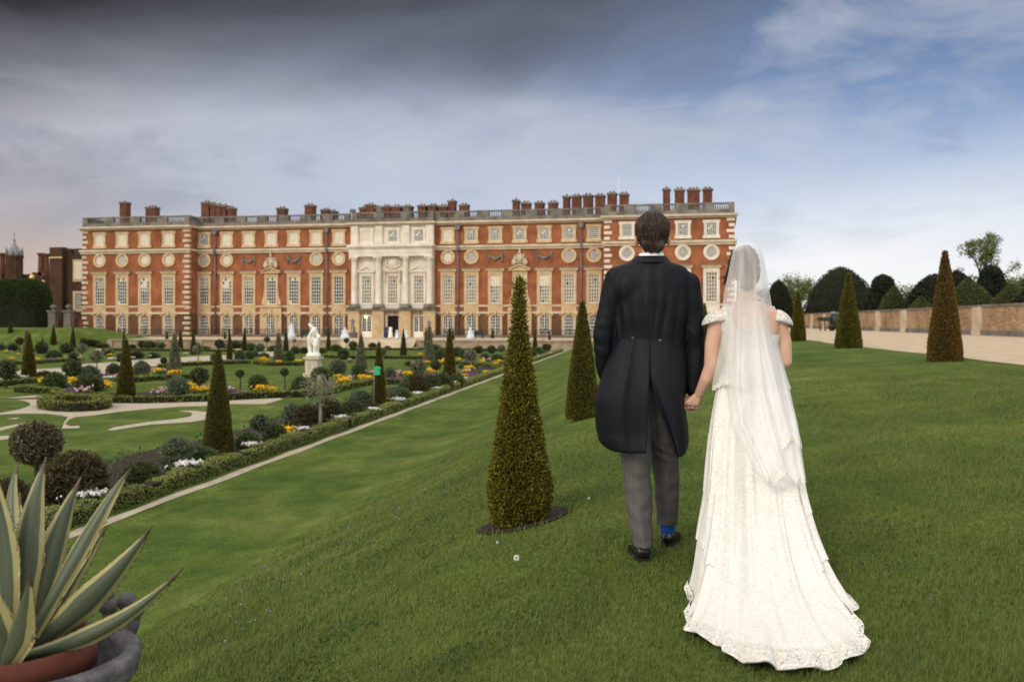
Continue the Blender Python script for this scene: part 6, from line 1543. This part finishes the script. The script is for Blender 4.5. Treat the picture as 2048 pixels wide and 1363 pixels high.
# socks and shoes
sock = mat('blue_sock', (.015, .10, .55), rough=.8); shoe = mat('black_leather', (.012, .010, .009), rough=.22, spec=.7)
for px, py, dy, yaw, tilt in ((1286, 1120, -.08, .18, 0.), (1336, 1087, .25, -.14, 0.)):
    c = Q(px, py, dy)
    mb = MB(); s0 = Q(px + (3 if dy < 0 else -4), py - (48 if dy < 0 else 60), dy); s1 = Q(px + 1, py - 14, dy); mb.loft([[(q.x + r * math.cos(t), q.y + r * 1.15 * math.sin(t), q.z) for t in [2 * math.pi * k / 20 for k in range(20)]] for q, r in ((s0, .042), (s0.lerp(s1, .5), .040), (s1, .038))]); mb.build('sock', sock, groom)
    mb = MB(); gz = Z1(c.x, c.y) + .002; cy_, sy_ = math.cos(yaw), math.sin(yaw)
    def S(a, b, z): return (c.x + a * cy_ - b * sy_, c.y - .02 + a * sy_ + b * cy_, gz + z)
    secs = [(-.028, .026, .060), (-.015, .034, .080), (.02, .038, .088), (.06, .039, .092), (.09, .040, .080), (.13, .043, .066), (.18, .048, .052), (.22, .047, .043), (.26, .036, .033), (.285, .015, .022)]
    mb.loft([[S(w * math.copysign(abs(math.cos(t)) ** .7, math.cos(t)), b, .014 + (h - .014) * (.5 + .5 * math.copysign(abs(math.sin(t)) ** .7, math.sin(t)))) for t in [2 * math.pi * k / 24 for k in range(24)]] for b, w, h in secs])
    so = MB(); o_ = [(-.034, .0), (-.02, .033), (.02, .041), (.07, .040), (.13, .046), (.19, .052), (.24, .048), (.28, .030), (.296, .0)]
    out_ = [S(w, b, 0) for b, w in o_] + [S(-w, b, 0) for b, w in reversed(o_[1:-1])]; up_ = [(x, y, gz + .014) for x, y, z in out_]
    so.loft([[(x, y, z + .0) for x, y, z in out_], up_], True, True, 0, False)
    o2_ = [p for p in out_]; so.box(c.x - .03, c.x + .03, c.y - .05, c.y + .03, gz - .01, gz + .0139)
    sh = mb.build('shoe', shoe, groom); so.build('sole', blk, sh)
# ------------------------------------------------------------------ bride
BY = 5.28
def B(px, py, dy=0.): return W(px, py, BY + dy)
bf = W(1500, 1130, BY); bf.z = Z1(bf.x, bf.y)
bride = empty('person', bf, 'bride seen from behind in ivory lace gown with long train and sheer veil', 'person')
mb = MB(); bh = B(1492, 533, .01)
oval(mb, bh, .068, .088, .103, 22); oval(mb, bh + Vector((0, .04, -.07)), .042, .048, .042, 14); oval(mb, bh + Vector((0, .086, -.02)), .010, .02, .022, 10); oval(mb, bh + Vector((0, .085, -.055)), .02, .008, .007, 10)
for s_ in (-1, 1): oval(mb, bh + Vector((s_ * .07, .005, -.02)), .008, .016, .026, 10); oval(mb, bh + Vector((s_ * .028, .08, 0)), .012, .008, .007, 10)
chain(mb, [(B(1492, 560), .047), (B(1492, 612), .052)])
def bring(x0, x1, py, d, n=40, dy=0.): c = B((x0 + x1) / 2, py, dy); rx = (x1 - x0) / 2 * BY / F; return [(c.x + rx * math.cos(t), c.y + d * math.sin(t), c.z) for t in [2 * math.pi * k / n for k in range(n)]]
mb.loft([bring(1470, 1514, 604, .05), bring(1446, 1540, 612, .062), bring(1432, 1556, 624, .078), bring(1430, 1560, 640, .088), bring(1438, 1556, 665, .098), bring(1447, 1550, 690, .094), bring(1453, 1546, 712, .086), bring(1452, 1546, 735, .09), bring(1450, 1548, 765, .095), bring(1456, 1544, 800, .09)])
chain(mb, [(B(1436, 636), .047), (B(1424, 690, .0), .039), (B(1421, 732, -.005), .034), (B(1412, 757, .01), .033), (B(1398, 786, .05), .0235)], 18)
chain(mb, [(B(1554, 636), .047), (B(1568, 685), .040), (B(1570, 722, .0), .037), (B(1562, 722, .16), .030), (B(1545, 712, .28), .022)], 18)
loose_hand(mb, B(1545, 712, .28), (-1, .2, 0), (0, 0, 1), (0, 1, 0), .9)
# her hand over his: back of the hand to the camera, fingers folding round behind
for a, b in ((1391, 1374), (1394, 1380), (1397, 1387), (1400, 1394)): capsule(mb, B(1396 + (a - 1396) * .5, 789, .055), .0155, B(b, 806 + (b - 1384) * .12, .058), .0115, 10)
for xb, yb, l in ((1371.5, 806, .8), (1378, 809, 1.), (1386, 810.5, 1.), (1393, 809.5, .85)):
    finger(mb, [B(xb, yb - 1, .058), B(xb - 4 * l, yb + 3, .078), B(xb - 5 * l, yb + 1, .104), B(xb - 3 * l, yb - 4, .118)], .0082, .0066)
finger(mb, [B(1386, 794, .058), B(1377, 797, .075), B(1371, 803, .085)], .0098, .0075)
for px in (1480, 1512): chain(mb, [(B(px, 790), .08), (B(px, 950), .05), (B(px, 1108, .02), .032)], 12); chain(mb, [(B(px, 1118, .02), .028), (B(px, 1122, .17), .024)], 10)
V, Fq = remesh(mb, .0048, 3, .4); raw_obj('body', V, Fq, skin_b, bride)
mb = MB(); oval(mb, bh + Vector((-.006, -.010, .010)), .076, .088, .105, 24); oval(mb, bh + Vector((.016, -.070, -.055)), .050, .040, .056, 18); oval(mb, bh + Vector((-.05, .0, .0)), .045, .07, .07, 14); oval(mb, bh + Vector((.004, -.050, -.095)), .042, .032, .042, 14)
V, Fq = remesh(mb, .0045, 3); c0 = np.array(bh); d_ = V - c0; V = V + d_ / np.linalg.norm(d_, axis=1, keepdims=True) * (vn(V, 22, .009, (1, 1, 3)) * .7)[:, None]
Fq = [f for f in Fq if not (V[f[0]][1] > c0[1] + .05 and V[f[0]][2] < c0[2] + .05)]
bhair = mat('bride_brown_hair', (.045, .024, .016), (.028, .015, .011), rough=.4, scale=30)
hr = raw_obj('hair', V, Fq, bhair, bride)
mb = MB(); r = random.Random(3)
for k in range(46):
    a = r.uniform(0, 1); p0 = B(1466 + r.uniform(-3, 5), 500 + 18 * a, .0); pts = [p0, B(1459 + r.uniform(-4, 4), 522 + 16 * a, -.01), B(1457 + r.uniform(-6, 5), 545 + 14 * a, -.01), B(1452 + r.uniform(-9, 12), 556 + 24 * r.random(), .0)]
    mb.tube(pts, [.0035, .0045, .003, .0008], 5)
for k in range(9): mb.tube([B(1457, 545 + k, 0), B(1450 - k, 551 + k * .6, 0), B(1441 - r.random() * 6, 553 + r.random() * 6, .01)], [.0012, .0008, .0004], 4)
mb.build('loose_curl', bhair, hr)
# lace: ivory net with raised floral threads
def lace(name, base, hi, alpha_lo=None, sc=34):
    m = bpy.data.materials.new(name); m.use_nodes = True; t = m.node_tree; b = t.nodes['Principled BSDF']; n, l = t.nodes.new, t.links.new
    b.inputs['Roughness'].default_value = .75; b.inputs['Specular IOR Level'].default_value = .2; b.inputs['Sheen Weight'].default_value = .2
    co = n('ShaderNodeTexCoord'); mp = n('ShaderNodeMapping'); l(co.outputs['Object'], mp.inputs[0])
    ns = n('ShaderNodeTexNoise'); ns.inputs['Scale'].default_value = sc * .35; ns.inputs['Detail'].default_value = 3; ns.inputs['Distortion'].default_value = 1.5; l(mp.outputs[0], ns.inputs[0])
    mxv = n('ShaderNodeMix'); mxv.data_type = 'RGBA'; mxv.blend_type = 'LINEAR_LIGHT'; mxv.inputs[0].default_value = .10; l(mp.outputs[0], mxv.inputs[6]); l(ns.outputs[1], mxv.inputs[7])
    vo = n('ShaderNodeTexVoronoi'); vo.feature = 'DISTANCE_TO_EDGE'; vo.inputs['Scale'].default_value = sc; l(mxv.outputs[2], vo.inputs[0])
    w2 = n('ShaderNodeTexVoronoi'); w2.feature = 'SMOOTH_F1'; w2.inputs['Scale'].default_value = sc * .5; l(mxv.outputs[2], w2.inputs[0])
    a1 = n('ShaderNodeMath'); a1.operation = 'LESS_THAN'; a1.inputs[1].default_value = .11; l(vo.outputs[0], a1.inputs[0])
    s2 = n('ShaderNodeMath'); s2.operation = 'SINE'; m2 = n('ShaderNodeMath'); m2.operation = 'MULTIPLY'; m2.inputs[1].default_value = 26; l(w2.outputs[0], m2.inputs[0]); l(m2.outputs[0], s2.inputs[0])
    a2 = n('ShaderNodeMath'); a2.operation = 'GREATER_THAN'; a2.inputs[1].default_value = .45; l(s2.outputs[0], a2.inputs[0])
    mx = n('ShaderNodeMath'); mx.operation = 'MAXIMUM'; l(a1.outputs[0], mx.inputs[0]); l(a2.outputs[0], mx.inputs[1])
    cm = n('ShaderNodeMix'); cm.data_type = 'RGBA'; cm.inputs[6].default_value = (*base, 1); cm.inputs[7].default_value = (*hi, 1); l(mx.outputs[0], cm.inputs[0]); l(cm.outputs[2], b.inputs['Base Color'])
    bp = n('ShaderNodeBump'); bp.inputs['Strength'].default_value = .35; bp.inputs['Distance'].default_value = .003; l(mx.outputs[0], bp.inputs['Height']); l(bp.outputs[0], b.inputs['Normal'])
    if alpha_lo is not None:
        al = n('ShaderNodeMath'); al.operation = 'MULTIPLY_ADD'; al.inputs[1].default_value = 1 - alpha_lo; al.inputs[2].default_value = alpha_lo; l(mx.outputs[0], al.inputs[0]); l(al.outputs[0], b.inputs['Alpha'])
    return m
lace_m = lace('ivory_lace', (.65, .635, .60), (.75, .745, .72), sc=34); lace_open = lace('open_lace', (.70, .66, .58), (.80, .78, .73), .28, 44)
lace_fine = lace('fine_lace', (.68, .66, .62), (.78, .77, .74), .35, 60)
lining = mat('satin_lining', (.88, .86, .80), rough=.45)
HM = [(0, 1390, 1170), (10, 1386, 1190), (14, 1385, 1215), (24, 1376, 1236), (34, 1388, 1268), (46, 1420, 1290), (58, 1446, 1300), (63, 1452, 1322), (74, 1492, 1332), (80, 1520, 1343), (90, 1552, 1347), (104, 1612, 1352), (116, 1660, 1344), (126, 1692, 1330), (131, 1708, 1316), (138, 1728, 1292), (144, 1702, 1266), (150, 1676, 1232), (155, 1690, 1222), (160, 1693, 1210), (167, 1664, 1188), (176, 1640, 1165), (190, 1620, 1122), (215, 1590, 1092), (250, 1530, 1078), (290, 1482, 1080), (325, 1440, 1100), (345, 1404, 1138)]
hp = [h[0] for h in HM]
def hem(phi):
    phi %= 360
    px = np.interp(phi, hp + [360], [h[1] for h in HM] + [HM[0][1]]); py = np.interp(phi, hp + [360], [h[2] for h in HM] + [HM[0][2]])
    p = W(px, py, 1.25 * F / (py - 643)); p.z = Z1(p.x, p.y); p = W(px, py, p.z * F / (643 - py)); p.z = Z1(p.x, p.y) + .008; return p
VP_ = [0, .12, .26, .40, .52, .64, .74, .83, .91, 1]
AB = [0, .03, .09, .17, .26, .37, .50, .66, .83, 1]; BB = [0, .14, .34, .54, .69, .83, .915, .96, .984, 1]
AS_ = [0, .17, .34, .49, .62, .75, .85, .93, .975, 1]; BS = [0, .14, .30, .45, .58, .70, .80, .89, .955, 1]
wz = 748
def gown_pt(phi, v, off=0., fold=1.):
    t = math.radians(phi); c = B(1499, wz); x0 = Vector((c.x - .156 * math.cos(t), c.y - .108 * math.sin(t), c.z)); H = hem(phi)
    wb = max(0, math.sin(t)) ** .8
    a = np.interp(v, VP_, AB) * wb + np.interp(v, VP_, AS_) * (1 - wb); b = np.interp(v, VP_, BB) * wb + np.interp(v, VP_, BS) * (1 - wb)
    p = Vector((x0.x + (H.x - x0.x) * a, x0.y + (H.y - x0.y) * a, x0.z + (H.z - x0.z) * b))
    rad = Vector((-math.cos(t), -math.sin(t), 0)); n = Vector((rad.x, rad.y, .55 * wb * v)).normalized()
    f = (.6 * math.sin(t * 7 + 1.8 * v + .5 * math.sin(t * 3)) + .45 * math.sin(t * 13 + 2 - 3 * v + math.sin(t * 4)) + .2 * math.sin(t * 29 + 1 + 3 * v)) * (.004 + .062 * min(1, v ** 1.6 * 1.1)) * fold * (.3 + .7 * wb)
    f += .010 * v * noise.noise(Vector((math.cos(t) * 6, math.sin(t) * 6, v * 5)))
    if v > .75: f = f + (abs(f) - f) * min(1, (v - .75) * 6) * wb
    q = p + n * (f + off + .012 * math.sin(math.pi * min(1, v * 2))); q.z += .022 * max(0, v - .86) / .14 * abs(math.sin(t * 9 + 1)) ** 2; q.z = max(q.z, Z1(q.x, q.y) + .006); return q
def gown_surf(mb, v0, v1, nv, offf, m=0, ph0=0, ph1=360, nu=340, scal=0., tilt=0.):
    rows = []
    for j in range(nv + 1):
        w = j / nv; row = []
        for i in range(nu):
            phi = ph0 + (ph1 - ph0) * i / (nu if ph1 - ph0 == 360 else nu - 1); v = v0 + (v1 - v0) * w
            if scal: v += w * scal * (abs(math.sin(math.radians(phi) * 34)) + .6 * math.sin(math.radians(phi) * 5 + v0 * 9)) + w * tilt * math.cos(math.radians(phi))
            row.append(tuple(gown_pt(phi, min(1, v), offf(w))))
        rows.append(row)
    mb.loft(rows, ph1 - ph0 == 360, False, m, True)
mb = MB()
mb.loft([bring(1436, 1559, 668 + 0, .107), bring(1442, 1555, 690, .103), bring(1448, 1551, 712, .096), bring(1444, 1554, 732, .104), bring(1440, 1560, wz + 6, .112)], True, False)
gown_surf(mb, 0, 1, 70, lambda w: 0)
gown_surf(mb, .26, .50, 14, lambda w: .002 + .005 * w ** 2, scal=.006, nu=160, tilt=.0, ph0=-50, ph1=22); gown_surf(mb, .3, .56, 14, lambda w: .002 + .005 * w ** 2, scal=.006, nu=160, tilt=.0, ph0=150, ph1=230); gown_surf(mb, .46, .70, 14, lambda w: .003 + .006 * w ** 2, scal=.006, nu=160, ph0=-40, ph1=40); gown_surf(mb, .5, .74, 14, lambda w: .003 + .006 * w ** 2, scal=.006, nu=160, ph0=140, ph1=215)
gown = mb.build('wedding_gown', lace_m, bride)
mb = MB(); gown_surf(mb, .93, 1.0, 6, lambda w: .010 + .012 * w, ph0=-20, ph1=200, nu=300); 
mb.v = [(x + (.012 if False else 0), y, z) for x, y, z in mb.v]; mb.build('lace_hem', lace_open, gown)
# sheer lace over the upper back and cap sleeves
for s_, cx in ((-1, 1434), (1, 1555)):
    mb = MB()
    rows = []
    for j in range(15):
        e_ = j / 14; row = []
        for i in range(40):
            t = 2 * math.pi * i / 40; el2 = math.pi / 2 - e_ * (1.6 + .04 * abs(math.sin(t * 9)) * (e_ > .95)); c = B(cx, 640)
            row.append((c.x + s_ * .010 + (.060 + .003 * e_) * math.cos(el2) * math.cos(t) * (1.12 if math.cos(t) * s_ > 0 else 1.55), c.y + .074 * math.cos(el2) * math.sin(t), c.z + .056 * math.sin(el2) - .38 * max(0, s_ * (.062 + .006 * e_) * math.cos(el2) * math.cos(t))))
        rows.append(row)
    mb.loft(rows, True, True, 0, True)
    mb.build('cap_sleeve', lace_fine, gown)
mb = MB()
def yoke(t, w):     # lace panels running from the sleeves down to the bodice, leaving the keyhole back open
    for s_ in (-1, 1):
        pass
for s_ in (-1, 1):
    rows = []
    for j in range(13):
        w = j / 12; y = 612 + 62 * w; row = []
        ci = 1497; hw = np.interp(y, [612, 640, 676], [52, 63, 55]); inn = np.interp(y, [612, 630, 655, 674], [30, 34, 26, 3])
        for i in range(10):
            a = (inn + (hw - inn) * i / 9) / hw; dd = np.interp(y, [612, 624, 640, 676], [.068, .084, .096, .105]); row.append(tuple(B(ci + s_ * a * hw, y, -dd * math.sqrt(max(0, 1 - a * a)) - .003)))
        rows.append(row)
    mb.loft(rows, False, False, 0, True)
mb.build('lace_back', lace_fine, gown)
# veil
vm = bpy.data.materials.new('sheer_tulle'); vm.use_nodes = True; t_ = vm.node_tree; t_.nodes.clear(); n_, l_ = t_.nodes.new, t_.links.new
o_ = n_('ShaderNodeOutputMaterial'); tr_ = n_('ShaderNodeBsdfTransparent'); df = n_('ShaderNodeBsdfDiffuse'); df.inputs[0].default_value = (.97, .97, .98, 1); tl = n_('ShaderNodeBsdfTranslucent'); tl.inputs[0].default_value = (.97, .97, .98, 1)
mx = n_('ShaderNodeMixShader'); mx.inputs[0].default_value = .35; l_(df.outputs[0], mx.inputs[1]); l_(tl.outputs[0], mx.inputs[2]); m2 = n_('ShaderNodeMixShader'); l_(tr_.outputs[0], m2.inputs[1]); l_(mx.outputs[0], m2.inputs[2]); l_(m2.outputs[0], o_.inputs[0])
co = n_('ShaderNodeTexCoord'); mp = n_('ShaderNodeMapping'); mp.inputs['Scale'].default_value = (5, 2, .2); l_(co.outputs['Object'], mp.inputs[0]); ns = n_('ShaderNodeTexNoise'); ns.inputs['Scale'].default_value = 3.0; ns.inputs['Detail'].default_value = 4; l_(mp.outputs[0], ns.inputs[0])
r_ = n_('ShaderNodeValToRGB'); l_(ns.outputs[0], r_.inputs[0]); e = r_.color_ramp.elements; e[0].position = .36; e[0].color = (.36, .36, .36, 1); e[1].position = .68; e[1].color = (.72, .72, .72, 1); fa_ = n_('ShaderNodeAttribute'); fa_.attribute_name = 'gather'; mf_ = n_('ShaderNodeMath'); mf_.operation = 'MULTIPLY'; l_(r_.outputs[0], mf_.inputs[0]); l_(fa_.outputs['Fac'], mf_.inputs[1]); l_(mf_.outputs[0], m2.inputs[0])
def veil(rows_, dep, seed, amp, t0=.0, t1=1., nu=150, trim=0):
    """rows_: (py, xL, xR). Returns surface of a hanging sheet behind the head and back"""
    ys = [r[0] for r in rows_]; n = 70; rows = []
    top, bot = ys[0], ys[-1]
    for j in range(n + 1):
        w = j / n; row = []
        for i in range(nu + 1):
            a = 2 * (t0 + (t1 - t0) * i / nu) - 1
            y = top + (bot - top) * w; y += w ** 6 * 9 * math.sin(a * 5 + seed) + (w ** 12) * 2.0 * math.sin(a * 60)
            xl, xr = np.interp(y, ys, [r[1] for r in rows_]), np.interp(y, ys, [r[2] for r in rows_]); x = (xl + xr) / 2 + a * (xr - xl) / 2
            d = np.interp(y, *dep); f = (math.sin(a * 7 + seed) * .7 + math.sin(a * 15 + seed * 2) * .4 + math.sin(a * 24 + 1) * .16) * amp * min(1, .15 + w * 1.3)
            sf = np.interp(y, [700, 880], [0, .82]); row.append(tuple(B(x, y, -d * (sf + (1 - sf) * max(0, 1 - a * a) ** .5) + .02 * (1 - sf) * (1 - max(0, 1 - a * a)) + f)))
        rows.append(row)
    return rows
R1 = [(485, 1480, 1506), (490, 1472, 1515), (500, 1465, 1523), (520, 1460, 1529), (545, 1455, 1534), (575, 1449, 1538), (600, 1446, 1542), (650, 1441, 1550), (700, 1434, 1560), (740, 1428, 1570), (776, 1424, 1582)]
R2 = [(600, 1470, 1538), (650, 1462, 1550), (720, 1456, 1566), (780, 1452, 1580), (850, 1462, 1596), (900, 1490, 1603), (958, 1520, 1612)]
D1 = ([486, 500, 530, 570, 600, 650, 700, 776], [.03, .10, .128, .150, .14, .14, .145, .16]); D2 = ([600, 700, 780, 850, 900, 958], [.16, .18, .245, .35, .45, .57])
va, vb = veil(R1, D1, 1.3, .020), veil(R2, D2, 4.1, .026)
R3 = [(560, 1475, 1536), (650, 1470, 1548), (740, 1490, 1568), (820, 1510, 1588), (888, 1530, 1604)]
vc = veil(R3, D2, 2.2, .022)
mb = MB()
for v_ in (va, vb, vc): mb.loft(v_, False, False, 0, True)
veil_o = mb.build('veil', vm, bride)
ga_ = veil_o.data.attributes.new('gather', 'FLOAT', 'POINT'); gd_ = []      # the under layers are gathered finer where they start
for li_ in range(3):
    for j in range(71): gd_ += [1.0 if li_ == 0 else min(1., (j / 70) / .28)] * 151
ga_.data.foreach_set('value', gd_)
mb = MB()
for v_ in (va, vb, vc):
    last, prev = v_[-1], v_[-3]
    mb.loft([[tuple(Vector(a).lerp(Vector(b), k) + Vector((0, -.003, 0))) for a, b in zip(prev, last)] for k in (.0, .5, 1.15 )], False, False, 0, True)
mb.build('veil_trim', lace_open, veil_o)
# ------------------------------------------------------------------ near grass blades
HP = [hem(a) for a in range(0, 360, 4)]
def outside(s, g):
    ins = np.zeros(len(s), bool); k = len(HP)
    cx, cy = sum(p.x for p in HP) / k, sum(p.y for p in HP) / k
    for i in range(k):
        x1, y1, x2, y2 = [cx + (HP[i].x - cx) * .97, cy + (HP[i].y - cy) * .97, cx + (HP[(i + 1) % k].x - cx) * .97, cy + (HP[(i + 1) % k].y - cy) * .97]
        cr_ = ((y1 > g) != (y2 > g)) & (s < (x2 - x1) * (g - y1) / ((y2 - y1) if abs(y2 - y1) > 1e-9 else 1e-9) + x1); ins ^= cr_
    return ~ins
def blades(name, n, ymin, ymax, pw, hb, wb, seed, rmin=-.62, rmax=.60, longf=1.):
    rg = np.random.default_rng(seed)
    u = rg.uniform(0, 1, n); Yd = (ymin ** (1 - pw) + u * (ymax ** (1 - pw) - ymin ** (1 - pw))) ** (1 / (1 - pw))
    X = rg.uniform(rmin, rmax, n) * Yd
    s = X * CT - Yd * ST; g = X * ST + Yd * CT
    keep = (rg.uniform(0, 1, n) < np.clip((ymax - Yd) / (ymax * .45), 0, 1)) & outside(s, g) & (s > -5.0) & (s < 6.9) & (((s - c1.x - .02) ** 2 + (g - c1.y - .08) ** 2) > .315 ** 2)
    s, g, Yd = s[keep], g[keep], Yd[keep]; n = len(s)
    z = zg(s, g)
    tuft = (np.sin(s * 3.1 + np.sin(g * 2.3) * 1.5) * np.sin(g * 2.7 + s) + np.sin(s * 7.7 - g * 6.1) * .5) * .5
    lg = 1 + .55 * np.clip((s - 1.6) / 1.5, 0, 1) * (s < 6) + .55 * np.clip((-s - 1.6) / 1., 0, 1)
    h = hb * rg.uniform(.5, 1.35, n) * lg * (1 + .6 * tuft) * longf
    w = wb * rg.uniform(.7, 1.3, n) * np.clip(Yd / 4, .8, 3) ** .7
    a = rg.uniform(0, 2 * np.pi, n); lean = rg.uniform(.15, .9, n) * h; la = rg.normal(.9, 1.0, n)
    dx, dy = np.cos(a) * w / 2, np.sin(a) * w / 2; lx, ly = np.cos(la) * lean, np.sin(la) * lean
    V = np.empty((n, 5, 3), np.float32)
    V[:, 0] = np.stack([s - dx, g - dy, z - .004], 1); V[:, 1] = np.stack([s + dx, g + dy, z - .004], 1)
    V[:, 2] = np.stack([s + lx * .35 + dx * .7, g + ly * .35 + dy * .7, z + h * .6], 1); V[:, 3] = np.stack([s + lx * .35 - dx * .7, g + ly * .35 - dy * .7, z + h * .6], 1)
    V[:, 4] = np.stack([s + lx, g + ly, z + h * .95], 1)
    b = np.arange(n)[:, None] * 5
    me = bpy.data.meshes.new(name); Q = (b + [0, 1, 2, 3]); T = (b + [3, 2, 4])
    me.vertices.add(5 * n); me.vertices.foreach_set('co', V.ravel())
    li = np.concatenate([Q.ravel(), T.ravel()]).astype(np.int32); me.loops.add(len(li)); me.loops.foreach_set('vertex_index', li)
    me.polygons.add(2 * n); me.polygons.foreach_set('loop_start', np.concatenate([np.arange(n) * 4, 4 * n + np.arange(n) * 3]).astype(np.int32)); me.update(calc_edges=True)
    me.materials.append(M['blade']); return me
M['blade'] = mat('grass_blade', (.046, .084, .013), (.098, .134, .024), rough=.6, scale=1.3, isl=.55, c3=(.165, .175, .052), spec=.2, detail=9, lo=.36, hi=.64)
finish(bpy.data.objects.new('grass_blades', blades('grass_blades', 420000, 2.2, 26, 1.3, .023, .0032, 5)), None, kind='stuff', label='short mown grass of the upper lawn and bank', cat='grass')
def clover():
    rg = np.random.default_rng(44); P = []
    for _ in range(46):
        Yd = rg.uniform(2.6, 13); X = rg.uniform(-.45, .5) * Yd; s0, g0 = X * CT - Yd * ST, X * ST + Yd * CT
        if s0 < -4.5: continue
        k = rg.integers(40, 160); r = rg.uniform(.06, .22); a, b = rg.normal(s0, r, k), rg.normal(g0, r * 1.3, k); o = outside(a, b); P.append(np.stack([a, b, zg(a, b) + rg.uniform(.012, .03, k)], 1)[o])
    P = np.concatenate(P); V, Fq = leaf_quads(P, P * 0 + [0, 0, 1], .016, .3, .35, rg, 1.0)
    return np_mesh('clover_patches', V, Fq, mat('clover_leaf', (.035, .075, .02), rough=.6, isl=.8, c3=(.08, .13, .035)))
finish(bpy.data.objects.new('clover_patches', clover()), None, kind='stuff', label='patches of clover leaves among the short grass', cat='clover')
finish(bpy.data.objects.new('tall_grass', blades('tall_grass', 7000, 2.3, 14, 1.2, .06, .003, 6)), None, kind='stuff', label='longer grass stems scattered over the lawn', cat='grass')
rg = np.random.default_rng(12); n = 170
px = rg.uniform(430, 960, n); t = rg.uniform(-1, 1, n); py = 1240 - (px - 430) * .66 + t * 55 * (1.2 - (px - 430) / 900); P = []
for a, b in zip(px, py):
    for it in range(1):
        Yd = 8.; 
        for _ in range(6):
            q = W(a, b, Yd); zz = Z1(q.x, q.y) + .03; Yd = zz * F / (643 - b)
        q = W(a, b, Yd)
        if 3 < Yd < 25: P.append(tuple(q))
P = np.array(P); V, Fq = leaf_quads(P, P * 0, .017, .6, .8, rg, .9)
finish(bpy.data.objects.new('violet_wildflowers', np_mesh('violet_wildflowers', V, Fq, M['f_blue'])), None, kind='stuff', label='scattered tiny violet flowers in the grass bank', cat='wildflowers')
for px, py, lab in ((1033, 1142, 'white dandelion clock in front of the soil ring'), (995, 1098, 'small dandelion clock close under the foreground cone'), (1178, 1008, 'tiny white daisy between the soil ring and the groom')):
    p = on_ground(px, py); h = .075 if py > 1100 else .045
    t = empty('dandelion', p, lab, 'wildflower'); mb = MB(); mb.tube([p, p + Vector((.004, 0, h * .6)), p + Vector((0, 0, h))], .0014, 5); mb.build('stem', M['blade'], t)
    n = 220; Q = rg.normal(0, 1, (n, 3)); Q /= np.linalg.norm(Q, axis=1, keepdims=True); rr = .016 if py > 1100 else .008
    V, Fq = leaf_quads(Q * rr * .6 + np.array(p + Vector((0, 0, h))), Q, rr * .8, 0, .1, rg, .25); org = np.array(p)
    finish(bpy.data.objects.new('seed_head', np_mesh('seed_head', V - org, Fq, M['f_white'])), t, p)
